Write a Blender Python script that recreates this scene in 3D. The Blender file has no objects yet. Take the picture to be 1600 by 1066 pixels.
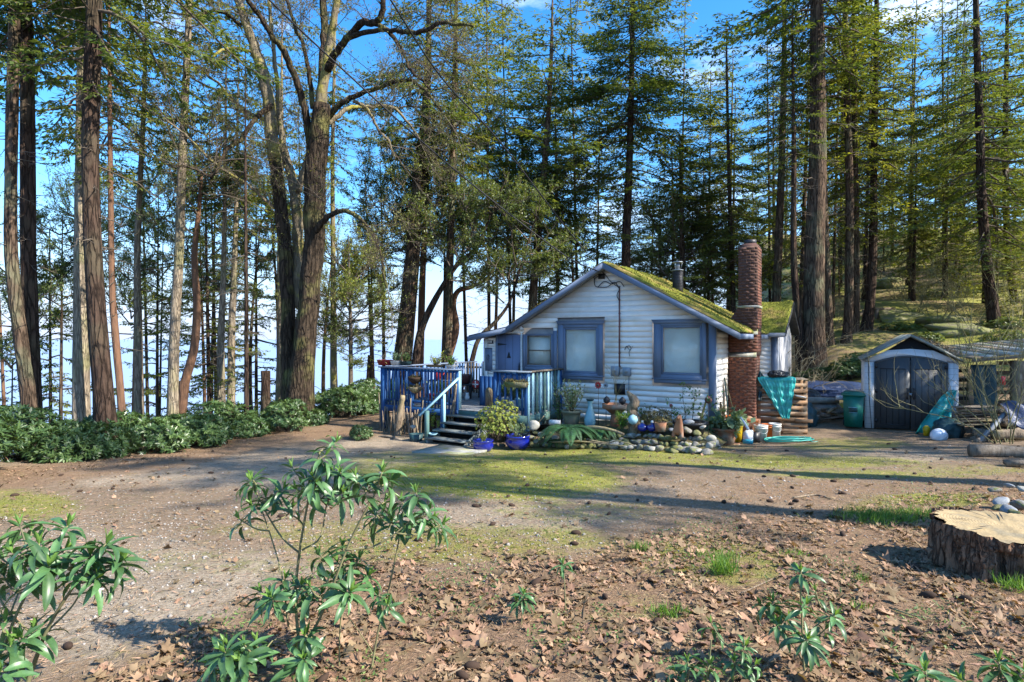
import bpy, math, random
import numpy as np
from mathutils import Vector, Matrix

random.seed(7)
rng = np.random.default_rng(7)
S = bpy.context.scene
COL = S.collection
PI = math.pi
R = math.radians

# ------------------------------------------------------------------ camera
EYE = 2.6
FX = 900.0                       # focal length in pixels of the 1600 px photograph
cam_d = bpy.data.cameras.new('camera')
cam = bpy.data.objects.new('camera', cam_d)
COL.objects.link(cam)
cam.location = (0, 0, EYE)
cam.rotation_euler = (R(90 - 0.19), 0, 0)
cam_d.sensor_width = 36
cam_d.lens = 36 * FX / 1600
cam_d.clip_end = 30000
cam_d.clip_start = 0.05
S.camera = cam

# ------------------------------------------------------------------ light
SUN_EL = R(38)
SUN_AZ = math.atan2(0.87, -0.40)           # compass style: clockwise from +Y
w = bpy.data.worlds.new('World')
S.world = w
w.use_nodes = True
nt = w.node_tree
nt.nodes.clear()
out = nt.nodes.new('ShaderNodeOutputWorld')
bg = nt.nodes.new('ShaderNodeBackground')
sky = nt.nodes.new('ShaderNodeTexSky')
sky.sky_type = 'NISHITA'
sky.sun_disc = False
sky.sun_elevation = SUN_EL
sky.sun_rotation = SUN_AZ
sky.air_density = 1.1
sky.dust_density = 0.5
sky.ozone_density = 4.0
# thin high cloud
tc = nt.nodes.new('ShaderNodeTexCoord')
mp = nt.nodes.new('ShaderNodeMapping')
mp.inputs['Scale'].default_value = (1.2, 1.2, 3.2)
mp.inputs['Rotation'].default_value = (0.2, 0.3, 0.5)
nz = nt.nodes.new('ShaderNodeTexNoise')
nz.inputs['Scale'].default_value = 2.2
nz.inputs['Detail'].default_value = 9
nz.inputs['Roughness'].default_value = 0.6
cr = nt.nodes.new('ShaderNodeValToRGB')
cr.color_ramp.elements[0].position = 0.56
cr.color_ramp.elements[1].position = 0.78
cr.color_ramp.elements[0].color = (0, 0, 0, 1)
cr.color_ramp.elements[1].color = (0.75, 0.75, 0.75, 1)
hs = nt.nodes.new('ShaderNodeHueSaturation')
hs.inputs['Saturation'].default_value = 1.32
hs.inputs['Value'].default_value = 0.6
mx = nt.nodes.new('ShaderNodeMixRGB')
mx.inputs['Color2'].default_value = (4.5, 4.8, 5.4, 1)
nt.links.new(tc.outputs['Generated'], mp.inputs['Vector'])
nt.links.new(mp.outputs['Vector'], nz.inputs['Vector'])
nt.links.new(nz.outputs['Fac'], cr.inputs['Fac'])
nt.links.new(cr.outputs['Color'], mx.inputs['Fac'])
nt.links.new(sky.outputs['Color'], hs.inputs['Color'])
nt.links.new(hs.outputs['Color'], mx.inputs['Color1'])
# pale haze band low over the sea and all round the horizon
sx = nt.nodes.new('ShaderNodeSeparateXYZ')
nt.links.new(tc.outputs['Generated'], sx.inputs['Vector'])
hzr = nt.nodes.new('ShaderNodeMapRange')
hzr.inputs['From Min'].default_value = 0.0
hzr.inputs['From Max'].default_value = 0.26
hzr.inputs['To Min'].default_value = 0.88
hzr.inputs['To Max'].default_value = 0.0
hzr.interpolation_type = 'SMOOTHSTEP'
nt.links.new(sx.outputs['Z'], hzr.inputs['Value'])
mh_ = nt.nodes.new('ShaderNodeMixRGB')
mh_.inputs['Color2'].default_value = (1.25, 1.6, 2.4, 1)
nt.links.new(hzr.outputs['Result'], mh_.inputs['Fac'])
nt.links.new(mx.outputs['Color'], mh_.inputs['Color1'])
nt.links.new(mh_.outputs['Color'], bg.inputs['Color'])
bg.inputs['Strength'].default_value = 0.15
nt.links.new(bg.outputs['Background'], out.inputs['Surface'])

sun_d = bpy.data.lights.new('sun', 'SUN')
sun_d.energy = 3.1
sun_d.angle = R(0.5)
sun_d.color = (1.0, 0.93, 0.82)
sun = bpy.data.objects.new('sun', sun_d)
COL.objects.link(sun)
SUNV = Vector((math.sin(SUN_AZ) * math.cos(SUN_EL), math.cos(SUN_AZ) * math.cos(SUN_EL), math.sin(SUN_EL)))
sun.rotation_euler = SUNV.to_track_quat('Z', 'Y').to_euler()
S.view_settings.view_transform = 'Standard'
S.view_settings.look = 'None'
S.view_settings.gamma = 1
S.view_settings.exposure = 2.05
S.view_settings.use_curve_mapping = False
S.cycles.max_bounces = 8
S.cycles.transparent_max_bounces = 12

# ------------------------------------------------------------------ materials
MATS = {}


def mat(name, c1, c2=None, scale=6.0, rough=0.8, bump=0.0, bscale=None, detail=6, stretch=(1, 1, 1), metal=0.0,
        spec=0.4, contrast=0.5, coord='Object', island=0.0, transl=0.0, c3=None, s3=1.0, coat=0.0, bdist=0.02, orand=0.04):
    """Noise-mixed principled material. c3 is a second, larger patchy colour (moss, grime). island: per-piece variation."""
    m = bpy.data.materials.new(name)
    m.use_nodes = True
    t = m.node_tree
    N, L = t.nodes, t.links
    b = N['Principled BSDF']
    b.inputs['Roughness'].default_value = rough
    b.inputs['Metallic'].default_value = metal
    b.inputs['Specular IOR Level'].default_value = spec
    b.inputs['Coat Weight'].default_value = coat
    co = N.new('ShaderNodeTexCoord')
    mpn = N.new('ShaderNodeMapping')
    mpn.inputs['Scale'].default_value = stretch
    L.new(co.outputs[coord], mpn.inputs['Vector'])
    c2 = c2 or tuple(v * 0.7 for v in c1)
    n1 = N.new('ShaderNodeTexNoise')
    n1.inputs['Scale'].default_value = scale
    n1.inputs['Detail'].default_value = detail
    n1.inputs['Roughness'].default_value = 0.62
    L.new(mpn.outputs['Vector'], n1.inputs['Vector'])
    rp = N.new('ShaderNodeMapRange')
    rp.inputs['From Min'].default_value = 0.5 - contrast * 0.3
    rp.inputs['From Max'].default_value = 0.5 + contrast * 0.3
    L.new(n1.outputs['Fac'], rp.inputs['Value'])
    mixn = N.new('ShaderNodeMixRGB')
    mixn.inputs['Color1'].default_value = (*c1, 1)
    mixn.inputs['Color2'].default_value = (*c2, 1)
    L.new(rp.outputs['Result'], mixn.inputs['Fac'])
    colr = mixn.outputs['Color']
    if c3:
        n3 = N.new('ShaderNodeTexNoise')
        n3.inputs['Scale'].default_value = s3
        n3.inputs['Detail'].default_value = 5
        L.new(co.outputs[coord], n3.inputs['Vector'])
        r3 = N.new('ShaderNodeMapRange')
        r3.inputs['From Min'].default_value = 0.5
        r3.inputs['From Max'].default_value = 0.66
        L.new(n3.outputs['Fac'], r3.inputs['Value'])
        m3 = N.new('ShaderNodeMixRGB')
        m3.inputs['Color2'].default_value = (*c3, 1)
        L.new(r3.outputs['Result'], m3.inputs['Fac'])
        L.new(colr, m3.inputs['Color1'])
        colr = m3.outputs['Color']
    if island > 0:
        g = N.new('ShaderNodeNewGeometry')
        h = N.new('ShaderNodeHueSaturation')
        mr = N.new('ShaderNodeMapRange')
        mr.inputs['To Min'].default_value = 1 - island
        mr.inputs['To Max'].default_value = 1 + island
        L.new(g.outputs['Random Per Island'], mr.inputs['Value'])
        L.new(mr.outputs['Result'], h.inputs['Value'])
        mh = N.new('ShaderNodeMapRange')
        mh.inputs['To Min'].default_value = 0.5 + island * 0.05
        mh.inputs['To Max'].default_value = 0.5 - island * 0.05
        L.new(g.outputs['Random Per Island'], mh.inputs['Value'])
        L.new(mh.outputs['Result'], h.inputs['Hue'])
        L.new(colr, h.inputs['Color'])
        colr = h.outputs['Color']
    oi = N.new('ShaderNodeObjectInfo')
    ho = N.new('ShaderNodeHueSaturation')
    mo = N.new('ShaderNodeMapRange')
    mo.inputs['To Min'].default_value = 1 - orand
    mo.inputs['To Max'].default_value = 1 + orand
    L.new(oi.outputs['Random'], mo.inputs['Value'])
    L.new(mo.outputs['Result'], ho.inputs['Value'])
    L.new(colr, ho.inputs['Color'])
    colr = ho.outputs['Color']
    L.new(colr, b.inputs['Base Color'])
    if bump > 0:
        n2 = N.new('ShaderNodeTexNoise')
        n2.inputs['Scale'].default_value = bscale or scale * 3
        n2.inputs['Detail'].default_value = 6
        L.new(mpn.outputs['Vector'], n2.inputs['Vector'])
        bp = N.new('ShaderNodeBump')
        bp.inputs['Strength'].default_value = bump
        bp.inputs['Distance'].default_value = bdist
        L.new(n2.outputs['Fac'], bp.inputs['Height'])
        L.new(bp.outputs['Normal'], b.inputs['Normal'])
    if transl > 0:
        tr = N.new('ShaderNodeBsdfTranslucent')
        ms = N.new('ShaderNodeMixShader')
        ms.inputs['Fac'].default_value = transl
        hb = N.new('ShaderNodeMixRGB')
        hb.blend_type = 'MULTIPLY'
        hb.inputs['Fac'].default_value = 1
        hb.inputs['Color2'].default_value = (1.9, 1.7, 0.6, 1)
        L.new(colr, hb.inputs['Color1'])
        L.new(hb.outputs['Color'], tr.inputs['Color'])
        L.new(b.outputs['BSDF'], ms.inputs[1])
        L.new(tr.outputs['BSDF'], ms.inputs[2])
        L.new(ms.outputs['Shader'], N['Material Output'].inputs['Surface'])
    MATS[name] = m
    return m


M = {}
M['white'] = mat('white_siding_paint', (0.86, 0.82, 0.76), (0.78, 0.74, 0.69), scale=3, rough=0.6, bump=0.15, bscale=60, stretch=(1, 1, 6), c3=(0.72, 0.68, 0.6), s3=1.6)
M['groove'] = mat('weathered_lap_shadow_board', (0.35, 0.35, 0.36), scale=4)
M['trim'] = mat('slate_blue_trim_paint', (0.145, 0.19, 0.27), (0.125, 0.165, 0.24), scale=3, rough=0.55, bump=0.1, bscale=50)
M['door'] = mat('blue_door_paint', (0.14, 0.18, 0.29), (0.12, 0.16, 0.26), scale=2, rough=0.5)
M['deckblue'] = mat('bright_blue_deck_paint', (0.014, 0.085, 0.25), (0.012, 0.06, 0.17), scale=5, rough=0.6, bump=0.2, bscale=50)
M['turq'] = mat('turquoise_and_sunlit_blue_paint', (0.27, 0.48, 0.56), (0.2, 0.36, 0.43), scale=8, rough=0.65)  # also the weathered deck blue with sunlight mixed into its colour
M['tealdeck'] = mat('weathered_teal_boards', (0.06, 0.15, 0.16), (0.08, 0.13, 0.10), scale=6, rough=0.8, bump=0.3, bscale=40)
M['tread'] = mat('weathered_dark_tread', (0.10, 0.13, 0.14), (0.19, 0.21, 0.2), scale=8, rough=0.85, bump=0.4, bscale=40, stretch=(1, 5, 5), c3=(0.16, 0.13, 0.09), s3=4)
M['deckfloor'] = mat('deck_floor_boards', (0.25, 0.27, 0.29), (0.16, 0.15, 0.14), scale=6, rough=0.8, bump=0.3, bscale=40)
M['greywood'] = mat('grey_weathered_wood', (0.24, 0.20, 0.155), (0.11, 0.085, 0.06), scale=6, rough=0.9, bump=0.6, bscale=30, stretch=(4, 4, 0.6))
M['drift'] = mat('driftwood', (0.27, 0.21, 0.145), (0.1, 0.07, 0.045), scale=7, rough=0.9, bump=0.8, bscale=22, stretch=(3, 3, 0.6), c3=(0.33, 0.27, 0.13), s3=2)
M['pallet'] = mat('brown_pallet_wood', (0.33, 0.19, 0.095), (0.2, 0.12, 0.07), scale=5, rough=0.85, bump=0.4, bscale=40, stretch=(0.7, 4, 4), c3=(0.3, 0.23, 0.16), s3=4)
M['brick'] = mat('red_brick', (0.19, 0.07, 0.04), (0.12, 0.05, 0.034), scale=9, rough=0.9, bump=0.5, bscale=60, c3=(0.08, 0.05, 0.035), s3=1.6, coord='Object', orand=.13)
M['brickdk'] = mat('weathered_stack_brick', (0.10, 0.048, 0.036), (0.07, 0.036, 0.028), scale=9, rough=0.9, bump=0.5, bscale=60, c3=(0.1, 0.05, 0.04), s3=1.2, orand=.12)
M['mortar'] = mat('mortar', (0.17, 0.10, 0.075), (0.11, 0.07, 0.05), scale=12, rough=0.95, bump=0.4)
M['concrete'] = mat('old_concrete', (0.36, 0.35, 0.32), (0.24, 0.235, 0.2), scale=8, rough=0.9, bump=0.5, bscale=50, c3=(0.2, 0.21, 0.08), s3=3)
M['moss'] = mat('roof_moss', (0.165, 0.17, 0.026), (0.10, 0.11, 0.02), scale=7, rough=0.95, bump=0.9, bscale=30, c3=(0.24, 0.17, 0.06), s3=1.4, island=0.25, spec=0.1)
M['shingle'] = mat('dark_asphalt_shingle', (0.055, 0.05, 0.045), (0.03, 0.03, 0.03), scale=20, rough=0.95, bump=0.5)
M['black'] = mat('black_plastic', (0.015, 0.016, 0.02), scale=6, rough=0.45)
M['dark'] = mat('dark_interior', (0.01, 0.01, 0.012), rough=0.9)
M['metal'] = mat('grey_galvanised_metal', (0.32, 0.34, 0.36), (0.24, 0.26, 0.28), rough=0.45, metal=0.6)
M['dmetal'] = mat('dark_metal', (0.05, 0.05, 0.055), rough=0.5, metal=0.5)
M['meter'] = mat('grey_meter_box_paint', (0.28, 0.33, 0.38), rough=0.5)
M['conduit'] = mat('reddish_conduit', (0.16, 0.06, 0.055), rough=0.6)
M['terra'] = mat('terracotta', (0.32, 0.14, 0.07), (0.2, 0.1, 0.06), scale=5, rough=0.85, bump=0.2, c3=(0.22, 0.2, 0.16), s3=4)
M['cobalt'] = mat('cobalt_glazed_ceramic', (0.008, 0.016, 0.25), (0.006, 0.012, 0.16), scale=3, rough=0.12, spec=0.7, coat=0.6)
M['urn'] = mat('pale_teal_glaze', (0.22, 0.40, 0.44), (0.16, 0.3, 0.35), scale=5, rough=0.35)
M['olivepot'] = mat('mossy_clay_pot', (0.17, 0.18, 0.12), (0.11, 0.12, 0.08), scale=6, rough=0.9, c3=(0.24, 0.19, 0.14), s3=3)
M['stone'] = mat('grey_rockery_stone', (0.24, 0.225, 0.2), (0.13, 0.12, 0.105), scale=4, rough=0.9, bump=0.6, bscale=18, c3=(0.16, 0.18, 0.05), s3=2.2)
M['palestone'] = mat('pale_stone', (0.36, 0.35, 0.31), (0.25, 0.24, 0.2), scale=5, rough=0.9, bump=0.5, bscale=20)
M['mosstone'] = mat('mossy_stone', (0.15, 0.17, 0.03), (0.19, 0.17, 0.11), scale=5, rough=0.95, bump=0.8, bscale=25)
M['bluestone'] = mat('blue_grey_slate', (0.17, 0.19, 0.22), (0.26, 0.28, 0.29), scale=4, rough=0.8, bump=0.5, bscale=18)
M['tarp'] = mat('turquoise_tarp', (0.02, 0.33, 0.30), (0.02, 0.26, 0.25), scale=3, rough=0.4, bump=0.5, bscale=14, spec=0.5, bdist=0.03)
M['btarp'] = mat('blue_tarp', (0.02, 0.035, 0.085), (0.028, 0.05, 0.12), scale=3, rough=0.45, bump=0.7, bscale=10, bdist=0.04)
M['dtarp'] = mat('dark_green_tarp', (0.02, 0.06, 0.065), (0.015, 0.04, 0.05), scale=3, rough=0.5, bump=0.6, bscale=8, bdist=0.04)
M['bin'] = mat('green_bin_plastic', (0.008, 0.15, 0.11), (0.008, 0.12, 0.09), scale=4, rough=0.4, spec=0.5)
M['shedwall'] = mat('pale_resin_wall', (0.6, 0.63, 0.66), (0.55, 0.58, 0.61), scale=4, rough=0.5, bump=0.1, bscale=70)
M['sheddoor'] = mat('slate_resin_door', (0.062, 0.07, 0.075), (0.054, 0.06, 0.066), scale=3, rough=0.45, bump=0.1, bscale=70)
M['shedroof'] = mat('grey_green_resin_roof', (0.17, 0.2, 0.19), (0.12, 0.15, 0.14), scale=8, rough=0.6, c3=(0.3, 0.29, 0.24), s3=3)
M['orange'] = mat('orange_plastic', (0.62, 0.15, 0.02), rough=0.45)
M['yellow'] = mat('yellow_plastic', (0.55, 0.38, 0.015), rough=0.45)
M['bucketw'] = mat('white_plastic_bucket', (0.7, 0.68, 0.6), (0.5, 0.48, 0.4), scale=4, rough=0.4)
M['jug'] = mat('translucent_white_jug', (0.68, 0.74, 0.82), rough=0.3)
M['jugfluid'] = mat('blue_washer_fluid', (0.05, 0.42, 0.55), rough=0.3)
M['hose'] = mat('teal_garden_hose', (0.03, 0.30, 0.24), (0.05, 0.38, 0.32), scale=4, rough=0.4)
M['red'] = mat('red_painted_metal', (0.42, 0.03, 0.03), rough=0.5)
M['redbox'] = mat('red_planter_plastic', (0.30, 0.02, 0.03), rough=0.5)
M['whitep'] = mat('white_paint', (0.75, 0.75, 0.73), rough=0.5)
M['green'] = mat('green_plastic', (0.06, 0.2, 0.1), rough=0.5)
M['bag'] = mat('crumpled_black_bag', (0.02, 0.022, 0.026), rough=0.25, bump=1.0, bscale=14, bdist=0.06)
M['cut'] = mat('sawn_wood_top', (0.46, 0.35, 0.19), (0.31, 0.23, 0.12), scale=5, rough=0.85, bump=0.4, bscale=30, c3=(0.3, 0.25, 0.16), s3=5)
M['soil'] = mat('potting_soil', (0.035, 0.025, 0.018), rough=1, bump=0.8, bscale=40)
M['rope'] = mat('pale_rope', (0.4, 0.36, 0.27), rough=0.9)
M['cone'] = mat('dark_fir_cone', (0.045, 0.025, 0.015), rough=0.9)
M['wire'] = mat('overhead_wire_black', (0.012, 0.012, 0.014), rough=0.5)
# bark
BK = dict(rough=0.95, bump=1.0, stretch=(1, 1, 0.16), spec=0.15, bdist=0.05)
M['fir'] = mat('fir_bark_brown', (0.165, 0.112, 0.075), (0.055, 0.037, 0.026), scale=12, bscale=20, contrast=0.7, c3=(0.14, 0.14, 0.085), s3=1.0, **BK)
M['firdark'] = mat('fir_bark_dark', (0.095, 0.06, 0.042), (0.032, 0.022, 0.017), scale=12, bscale=20, contrast=0.8, c3=(0.085, 0.07, 0.045), s3=0.8, **BK)
M['pale'] = mat('pale_grey_bark', (0.36, 0.3, 0.22), (0.17, 0.13, 0.095), scale=12, bscale=20, contrast=0.8, c3=(0.24, 0.22, 0.12), s3=1.0, **BK)
M['redbark'] = mat('reddish_arbutus_bark', (0.2, 0.11, 0.065), (0.10, 0.058, 0.04), scale=8, bscale=14, contrast=0.7, **BK)
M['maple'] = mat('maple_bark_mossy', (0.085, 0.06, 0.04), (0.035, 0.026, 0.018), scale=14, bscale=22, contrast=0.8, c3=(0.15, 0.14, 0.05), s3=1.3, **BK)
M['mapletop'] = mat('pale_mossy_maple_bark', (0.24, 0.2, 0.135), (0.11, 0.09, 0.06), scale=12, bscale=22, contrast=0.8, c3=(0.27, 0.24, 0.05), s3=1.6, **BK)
def furrow(m, sc=7.0, zs=.2, dark=.34, wd=.16, dist=.05):
    """dark cracks between bark plates"""
    t = m.node_tree; N, L = t.nodes, t.links; b = N['Principled BSDF']
    co = N.new('ShaderNodeTexCoord'); mp_ = N.new('ShaderNodeMapping'); mp_.inputs['Scale'].default_value = (1, 1, zs); L.new(co.outputs['Object'], mp_.inputs['Vector'])
    nz_ = N.new('ShaderNodeTexNoise'); nz_.inputs['Scale'].default_value = 5; nz_.inputs['Detail'].default_value = 4; L.new(mp_.outputs['Vector'], nz_.inputs['Vector'])
    ad = N.new('ShaderNodeMixRGB'); ad.blend_type = 'ADD'; ad.inputs['Fac'].default_value = .25; L.new(mp_.outputs['Vector'], ad.inputs['Color1']); L.new(nz_.outputs['Color'], ad.inputs['Color2'])
    v = N.new('ShaderNodeTexVoronoi'); v.feature = 'DISTANCE_TO_EDGE'; v.inputs['Scale'].default_value = sc; L.new(ad.outputs['Color'], v.inputs['Vector'])
    r_ = N.new('ShaderNodeMapRange'); r_.inputs['From Max'].default_value = wd; r_.inputs['To Min'].default_value = dark; L.new(v.outputs['Distance'], r_.inputs['Value'])
    src = b.inputs['Base Color'].links[0].from_socket; mm = N.new('ShaderNodeMixRGB'); mm.blend_type = 'MULTIPLY'; mm.inputs['Fac'].default_value = 1
    L.new(src, mm.inputs['Color1']); L.new(r_.outputs['Result'], mm.inputs['Color2']); L.new(mm.outputs['Color'], b.inputs['Base Color'])
    bp = N.new('ShaderNodeBump'); bp.inputs['Strength'].default_value = 1; bp.inputs['Distance'].default_value = dist; L.new(r_.outputs['Result'], bp.inputs['Height'])
    if b.inputs['Normal'].links: L.new(b.inputs['Normal'].links[0].from_socket, bp.inputs['Normal'])
    L.new(bp.outputs['Normal'], b.inputs['Normal'])


for k_ in ('fir', 'firdark', 'maple', 'pale'): furrow(M[k_], 9.0 if k_ != 'pale' else 12.0, .16, .4 if k_ != 'pale' else .6)
M['twig'] = mat('twig_bark', (0.12, 0.095, 0.07), (0.07, 0.055, 0.04), scale=6, rough=0.9)
M['paletwig'] = mat('pale_dry_twig', (0.36, 0.3, 0.19), (0.22, 0.18, 0.1), scale=6, rough=0.9)
M['olivetwig'] = mat('olive_bare_twig', (0.2, 0.19, 0.09), (0.12, 0.11, 0.055), scale=6, rough=0.9)
M['stumpbark'] = mat('thick_reddish_stump_bark', (0.34, 0.19, 0.11), (0.13, 0.07, 0.045), scale=14, rough=0.95, bump=1.0, bscale=24, stretch=(1, 1, 0.35), contrast=0.8, c3=(0.2, 0.15, 0.11), s3=3, bdist=0.03)
furrow(M['stumpbark'], 19, .22, .38, .22, .03)
# foliage
M['fir_leaf'] = mat('fir_needles_dark', (0.115, 0.15, 0.04), (0.06, 0.1, 0.032), scale=0.8, rough=0.6, island=0.45, transl=0.38, spec=0.25)
M['fir_leaf2'] = mat('fir_needles_yellow_green', (0.17, 0.19, 0.04), (0.10, 0.135, 0.035), scale=0.7, rough=0.6, island=0.45, transl=0.42, spec=0.25)
M['arb_leaf'] = mat('broadleaf_evergreen', (0.13, 0.17, 0.04), (0.07, 0.105, 0.03), scale=0.9, rough=0.45, island=0.45, transl=0.3, spec=0.5)
M['bud_leaf'] = mat('spring_buds_olive', (0.16, 0.16, 0.045), (0.11, 0.12, 0.04), scale=1.2, rough=0.7, island=0.4, transl=0.3)
M['rhodo'] = mat('glossy_rhododendron_leaf', (0.08, 0.17, 0.055), (0.05, 0.12, 0.045), scale=6, rough=0.42, island=0.0, transl=0.18, spec=0.6, orand=.32)
M['rhodo_young'] = mat('young_pale_green_leaf', (0.15, 0.26, 0.05), (0.11, 0.21, 0.05), scale=6, rough=0.4, transl=0.3)
M['hedge_leaf'] = mat('hedge_leaf_green', (0.08, 0.135, 0.04), (0.04, 0.085, 0.032), scale=1.5, rough=0.4, island=0.4, transl=0.22, spec=0.5)
M['yshrub'] = mat('yellow_green_shrub_leaf', (0.26, 0.30, 0.045), (0.14, 0.18, 0.04), scale=3, rough=0.6, island=0.35, transl=0.3)
M['heather'] = mat('olive_heather_leaf', (0.16, 0.13, 0.035), (0.09, 0.085, 0.03), scale=6, rough=0.7, island=0.4, transl=0.2)
M['fern'] = mat('sword_fern_green', (0.045, 0.13, 0.045), (0.035, 0.09, 0.04), scale=4, rough=0.55, island=0.2, transl=0.25)
M['paleleaf'] = mat('silvery_green_leaf', (0.2, 0.27, 0.16), (0.1, 0.17, 0.09), scale=6, rough=0.6, island=0.3, transl=0.25)
M['gardleaf'] = mat('garden_leaf_green', (0.08, 0.18, 0.05), (0.05, 0.11, 0.04), scale=4, rough=0.5, island=0.35, transl=0.25)
M['grass'] = mat('bright_grass', (0.12, 0.24, 0.035), (0.08, 0.16, 0.03), scale=4, rough=0.6, island=0.35, transl=0.3)
M['litter'] = mat('dead_maple_leaves', (0.23, 0.15, 0.085), (0.13, 0.08, 0.048), scale=3, rough=0.85, island=0.4, transl=0.12)
M['litter2'] = mat('pale_dead_leaves', (0.34, 0.235, 0.14), (0.22, 0.14, 0.08), scale=3, rough=0.8, island=0.35, transl=0.12)
M['needlelit'] = mat('fallen_twigs_and_needles', (0.2, 0.13, 0.08), (0.3, 0.22, 0.13), scale=3, rough=0.9, island=0.5)
M['pebble'] = mat('gravel_pebbles', (0.3, 0.28, 0.25), (0.17, 0.15, 0.13), scale=3, rough=0.85, island=0.45)
M['clover'] = mat('low_ground_cover', (0.12, 0.2, 0.05), (0.06, 0.12, 0.035), scale=3, rough=0.6, island=0.4, transl=0.2)


# ------------------------------------------------------------------ mesh building
class MB:
    def __init__(s):
        s.v = []; s.f = []; s.n = 0

    def add(s, verts, faces):
        verts = np.asarray(verts, dtype=np.float64).reshape(-1, 3)
        o = s.n
        s.v.append(verts)
        s.f.append((o, faces))
        s.n += len(verts)
        return s

    def box(s, x0, x1, y0, y1, z0, z1, Mx=None):
        v = np.array([(x, y, z) for x in (x0, x1) for y in (y0, y1) for z in (z0, z1)], float)
        if Mx is not None:
            v = np.array([Mx @ Vector(p) for p in v])
        return s.add(v, [(0, 1, 3, 2), (4, 6, 7, 5), (0, 4, 5, 1), (2, 3, 7, 6), (0, 2, 6, 4), (1, 5, 7, 3)])

    def beam(s, a, b, w, h, up=(0, 0, 1)):
        """box from a to b with cross-section w (sideways) x h (along up)"""
        a = Vector(a); b = Vector(b)
        d = (b - a); L = d.length; d.normalize()
        side = d.cross(Vector(up))
        if side.length < 1e-4: side = d.cross(Vector((0, 1, 0)))
        side.normalize(); u = side.cross(d)
        v = []
        for t in (0, L):
            for i in (-.5, .5):
                for j in (-.5, .5):
                    v.append(a + d * t + side * (i * w) + u * (j * h))
        return s.add([tuple(p) for p in v], [(0, 1, 3, 2), (4, 6, 7, 5), (0, 4, 5, 1), (2, 3, 7, 6), (0, 2, 6, 4), (1, 5, 7, 3)])

    def lathe(s, prof, n=20, c=(0, 0, 0)):
        v = []
        for r, z in prof:
            for i in range(n):
                a = 2 * PI * i / n
                v.append((c[0] + r * math.cos(a), c[1] + r * math.sin(a), c[2] + z))
        f = []
        for k in range(len(prof) - 1):
            for i in range(n):
                j = (i + 1) % n
                f.append((k * n + i, k * n + j, (k + 1) * n + j, (k + 1) * n + i))
        f.append(tuple(range(n))[::-1])
        f.append(tuple((len(prof) - 1) * n + i for i in range(n)))
        return s.add(v, f)

    def prism(s, pts, y0, y1):
        """polygon in x,z extruded along y"""
        n = len(pts)
        v = [(p[0], y0, p[1]) for p in pts] + [(p[0], y1, p[1]) for p in pts]
        f = [tuple(range(n)), tuple(range(2 * n - 1, n - 1, -1))]
        for i in range(n):
            j = (i + 1) % n
            f.append((i, i + n, j + n, j))
        return s.add(v, f)

    def tubes(s, paths, rad, sides=5, noise=0.0, caps=True):
        """paths (N,K,3), rad (N,K)"""
        P_ = np.asarray(paths, float); r = np.asarray(rad, float)
        if P_.ndim == 2: P_ = P_[None]; r = r[None]
        N_, K, _ = P_.shape
        T = np.gradient(P_, axis=1)
        T /= np.linalg.norm(T, axis=2, keepdims=True) + 1e-9
        ref = np.tile(np.array([0.31, 0.95, 0.05]), (N_, K, 1))
        mean = T.mean(axis=1, keepdims=True)
        bad = np.abs((mean * ref).sum(-1))[:, :1] > 0.85
        ref[np.repeat(bad, K, axis=1)] = (0.95, -0.1, 0.3)
        U = np.cross(T, ref); U /= np.linalg.norm(U, axis=2, keepdims=True) + 1e-9
        W = np.cross(T, U)
        a = np.arange(sides) * 2 * PI / sides
        rr = r[:, :, None, None] * np.ones((1, 1, sides, 1))
        if noise > 0:
            ridge = rng.normal(0, 1, (N_, 1, sides, 1)) * 0.5 + rng.normal(0, 1, (N_, K, sides, 1)) * 0.5
            rr = rr * (1 + noise * ridge)
        V = P_[:, :, None, :] + rr * (np.cos(a)[None, None, :, None] * U[:, :, None, :] + np.sin(a)[None, None, :, None] * W[:, :, None, :])
        V = V.reshape(-1, 3)
        i = np.arange(sides); j = (i + 1) % sides
        k = np.arange(K - 1)
        q = np.stack([(k[:, None] * sides + i), (k[:, None] * sides + j), ((k[:, None] + 1) * sides + j), ((k[:, None] + 1) * sides + i)], -1).reshape(-1, 4)
        F = (np.arange(N_)[:, None, None] * (K * sides) + q[None]).reshape(-1, 4)
        s.add(V, F)
        if caps and N_ == 1:
            o = s.n - len(V)
            s.f.append((o, [tuple(range(sides))[::-1], tuple((K - 1) * sides + x for x in range(sides))]))
        return s

    def tube(s, pts, r0, r1=None, sides=8, noise=0.0, sub=1):
        p = np.array([tuple(q) for q in pts], float)
        if sub > 1:
            p = smooth_path(p, sub)
        r1 = r0 if r1 is None else r1
        return s.tubes(p, np.linspace(r0, r1, len(p)), sides, noise)

    def leaves(s, C, D, Nn, Lg, Wd, bend=0.0):
        """diamond leaf quads: C base, D direction, Nn normal"""
        C = np.asarray(C); D = D / (np.linalg.norm(D, axis=1, keepdims=True) + 1e-9)
        sd = np.cross(D, Nn); sd /= np.linalg.norm(sd, axis=1, keepdims=True) + 1e-9
        nn = np.cross(sd, D)
        Lg = np.asarray(Lg).reshape(-1, 1) * np.ones((len(C), 1)); Wd = np.asarray(Wd).reshape(-1, 1) * np.ones((len(C), 1))
        mid = C + D * Lg * 0.5 + nn * bend * Lg
        V = np.stack([C, mid + sd * Wd * .5, C + D * Lg, mid - sd * Wd * .5], 1).reshape(-1, 3)
        F = np.arange(len(C) * 4).reshape(-1, 4)
        return s.add(V, F)

    def merge(s, verts, faces):
        return s.add(verts, faces)

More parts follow.
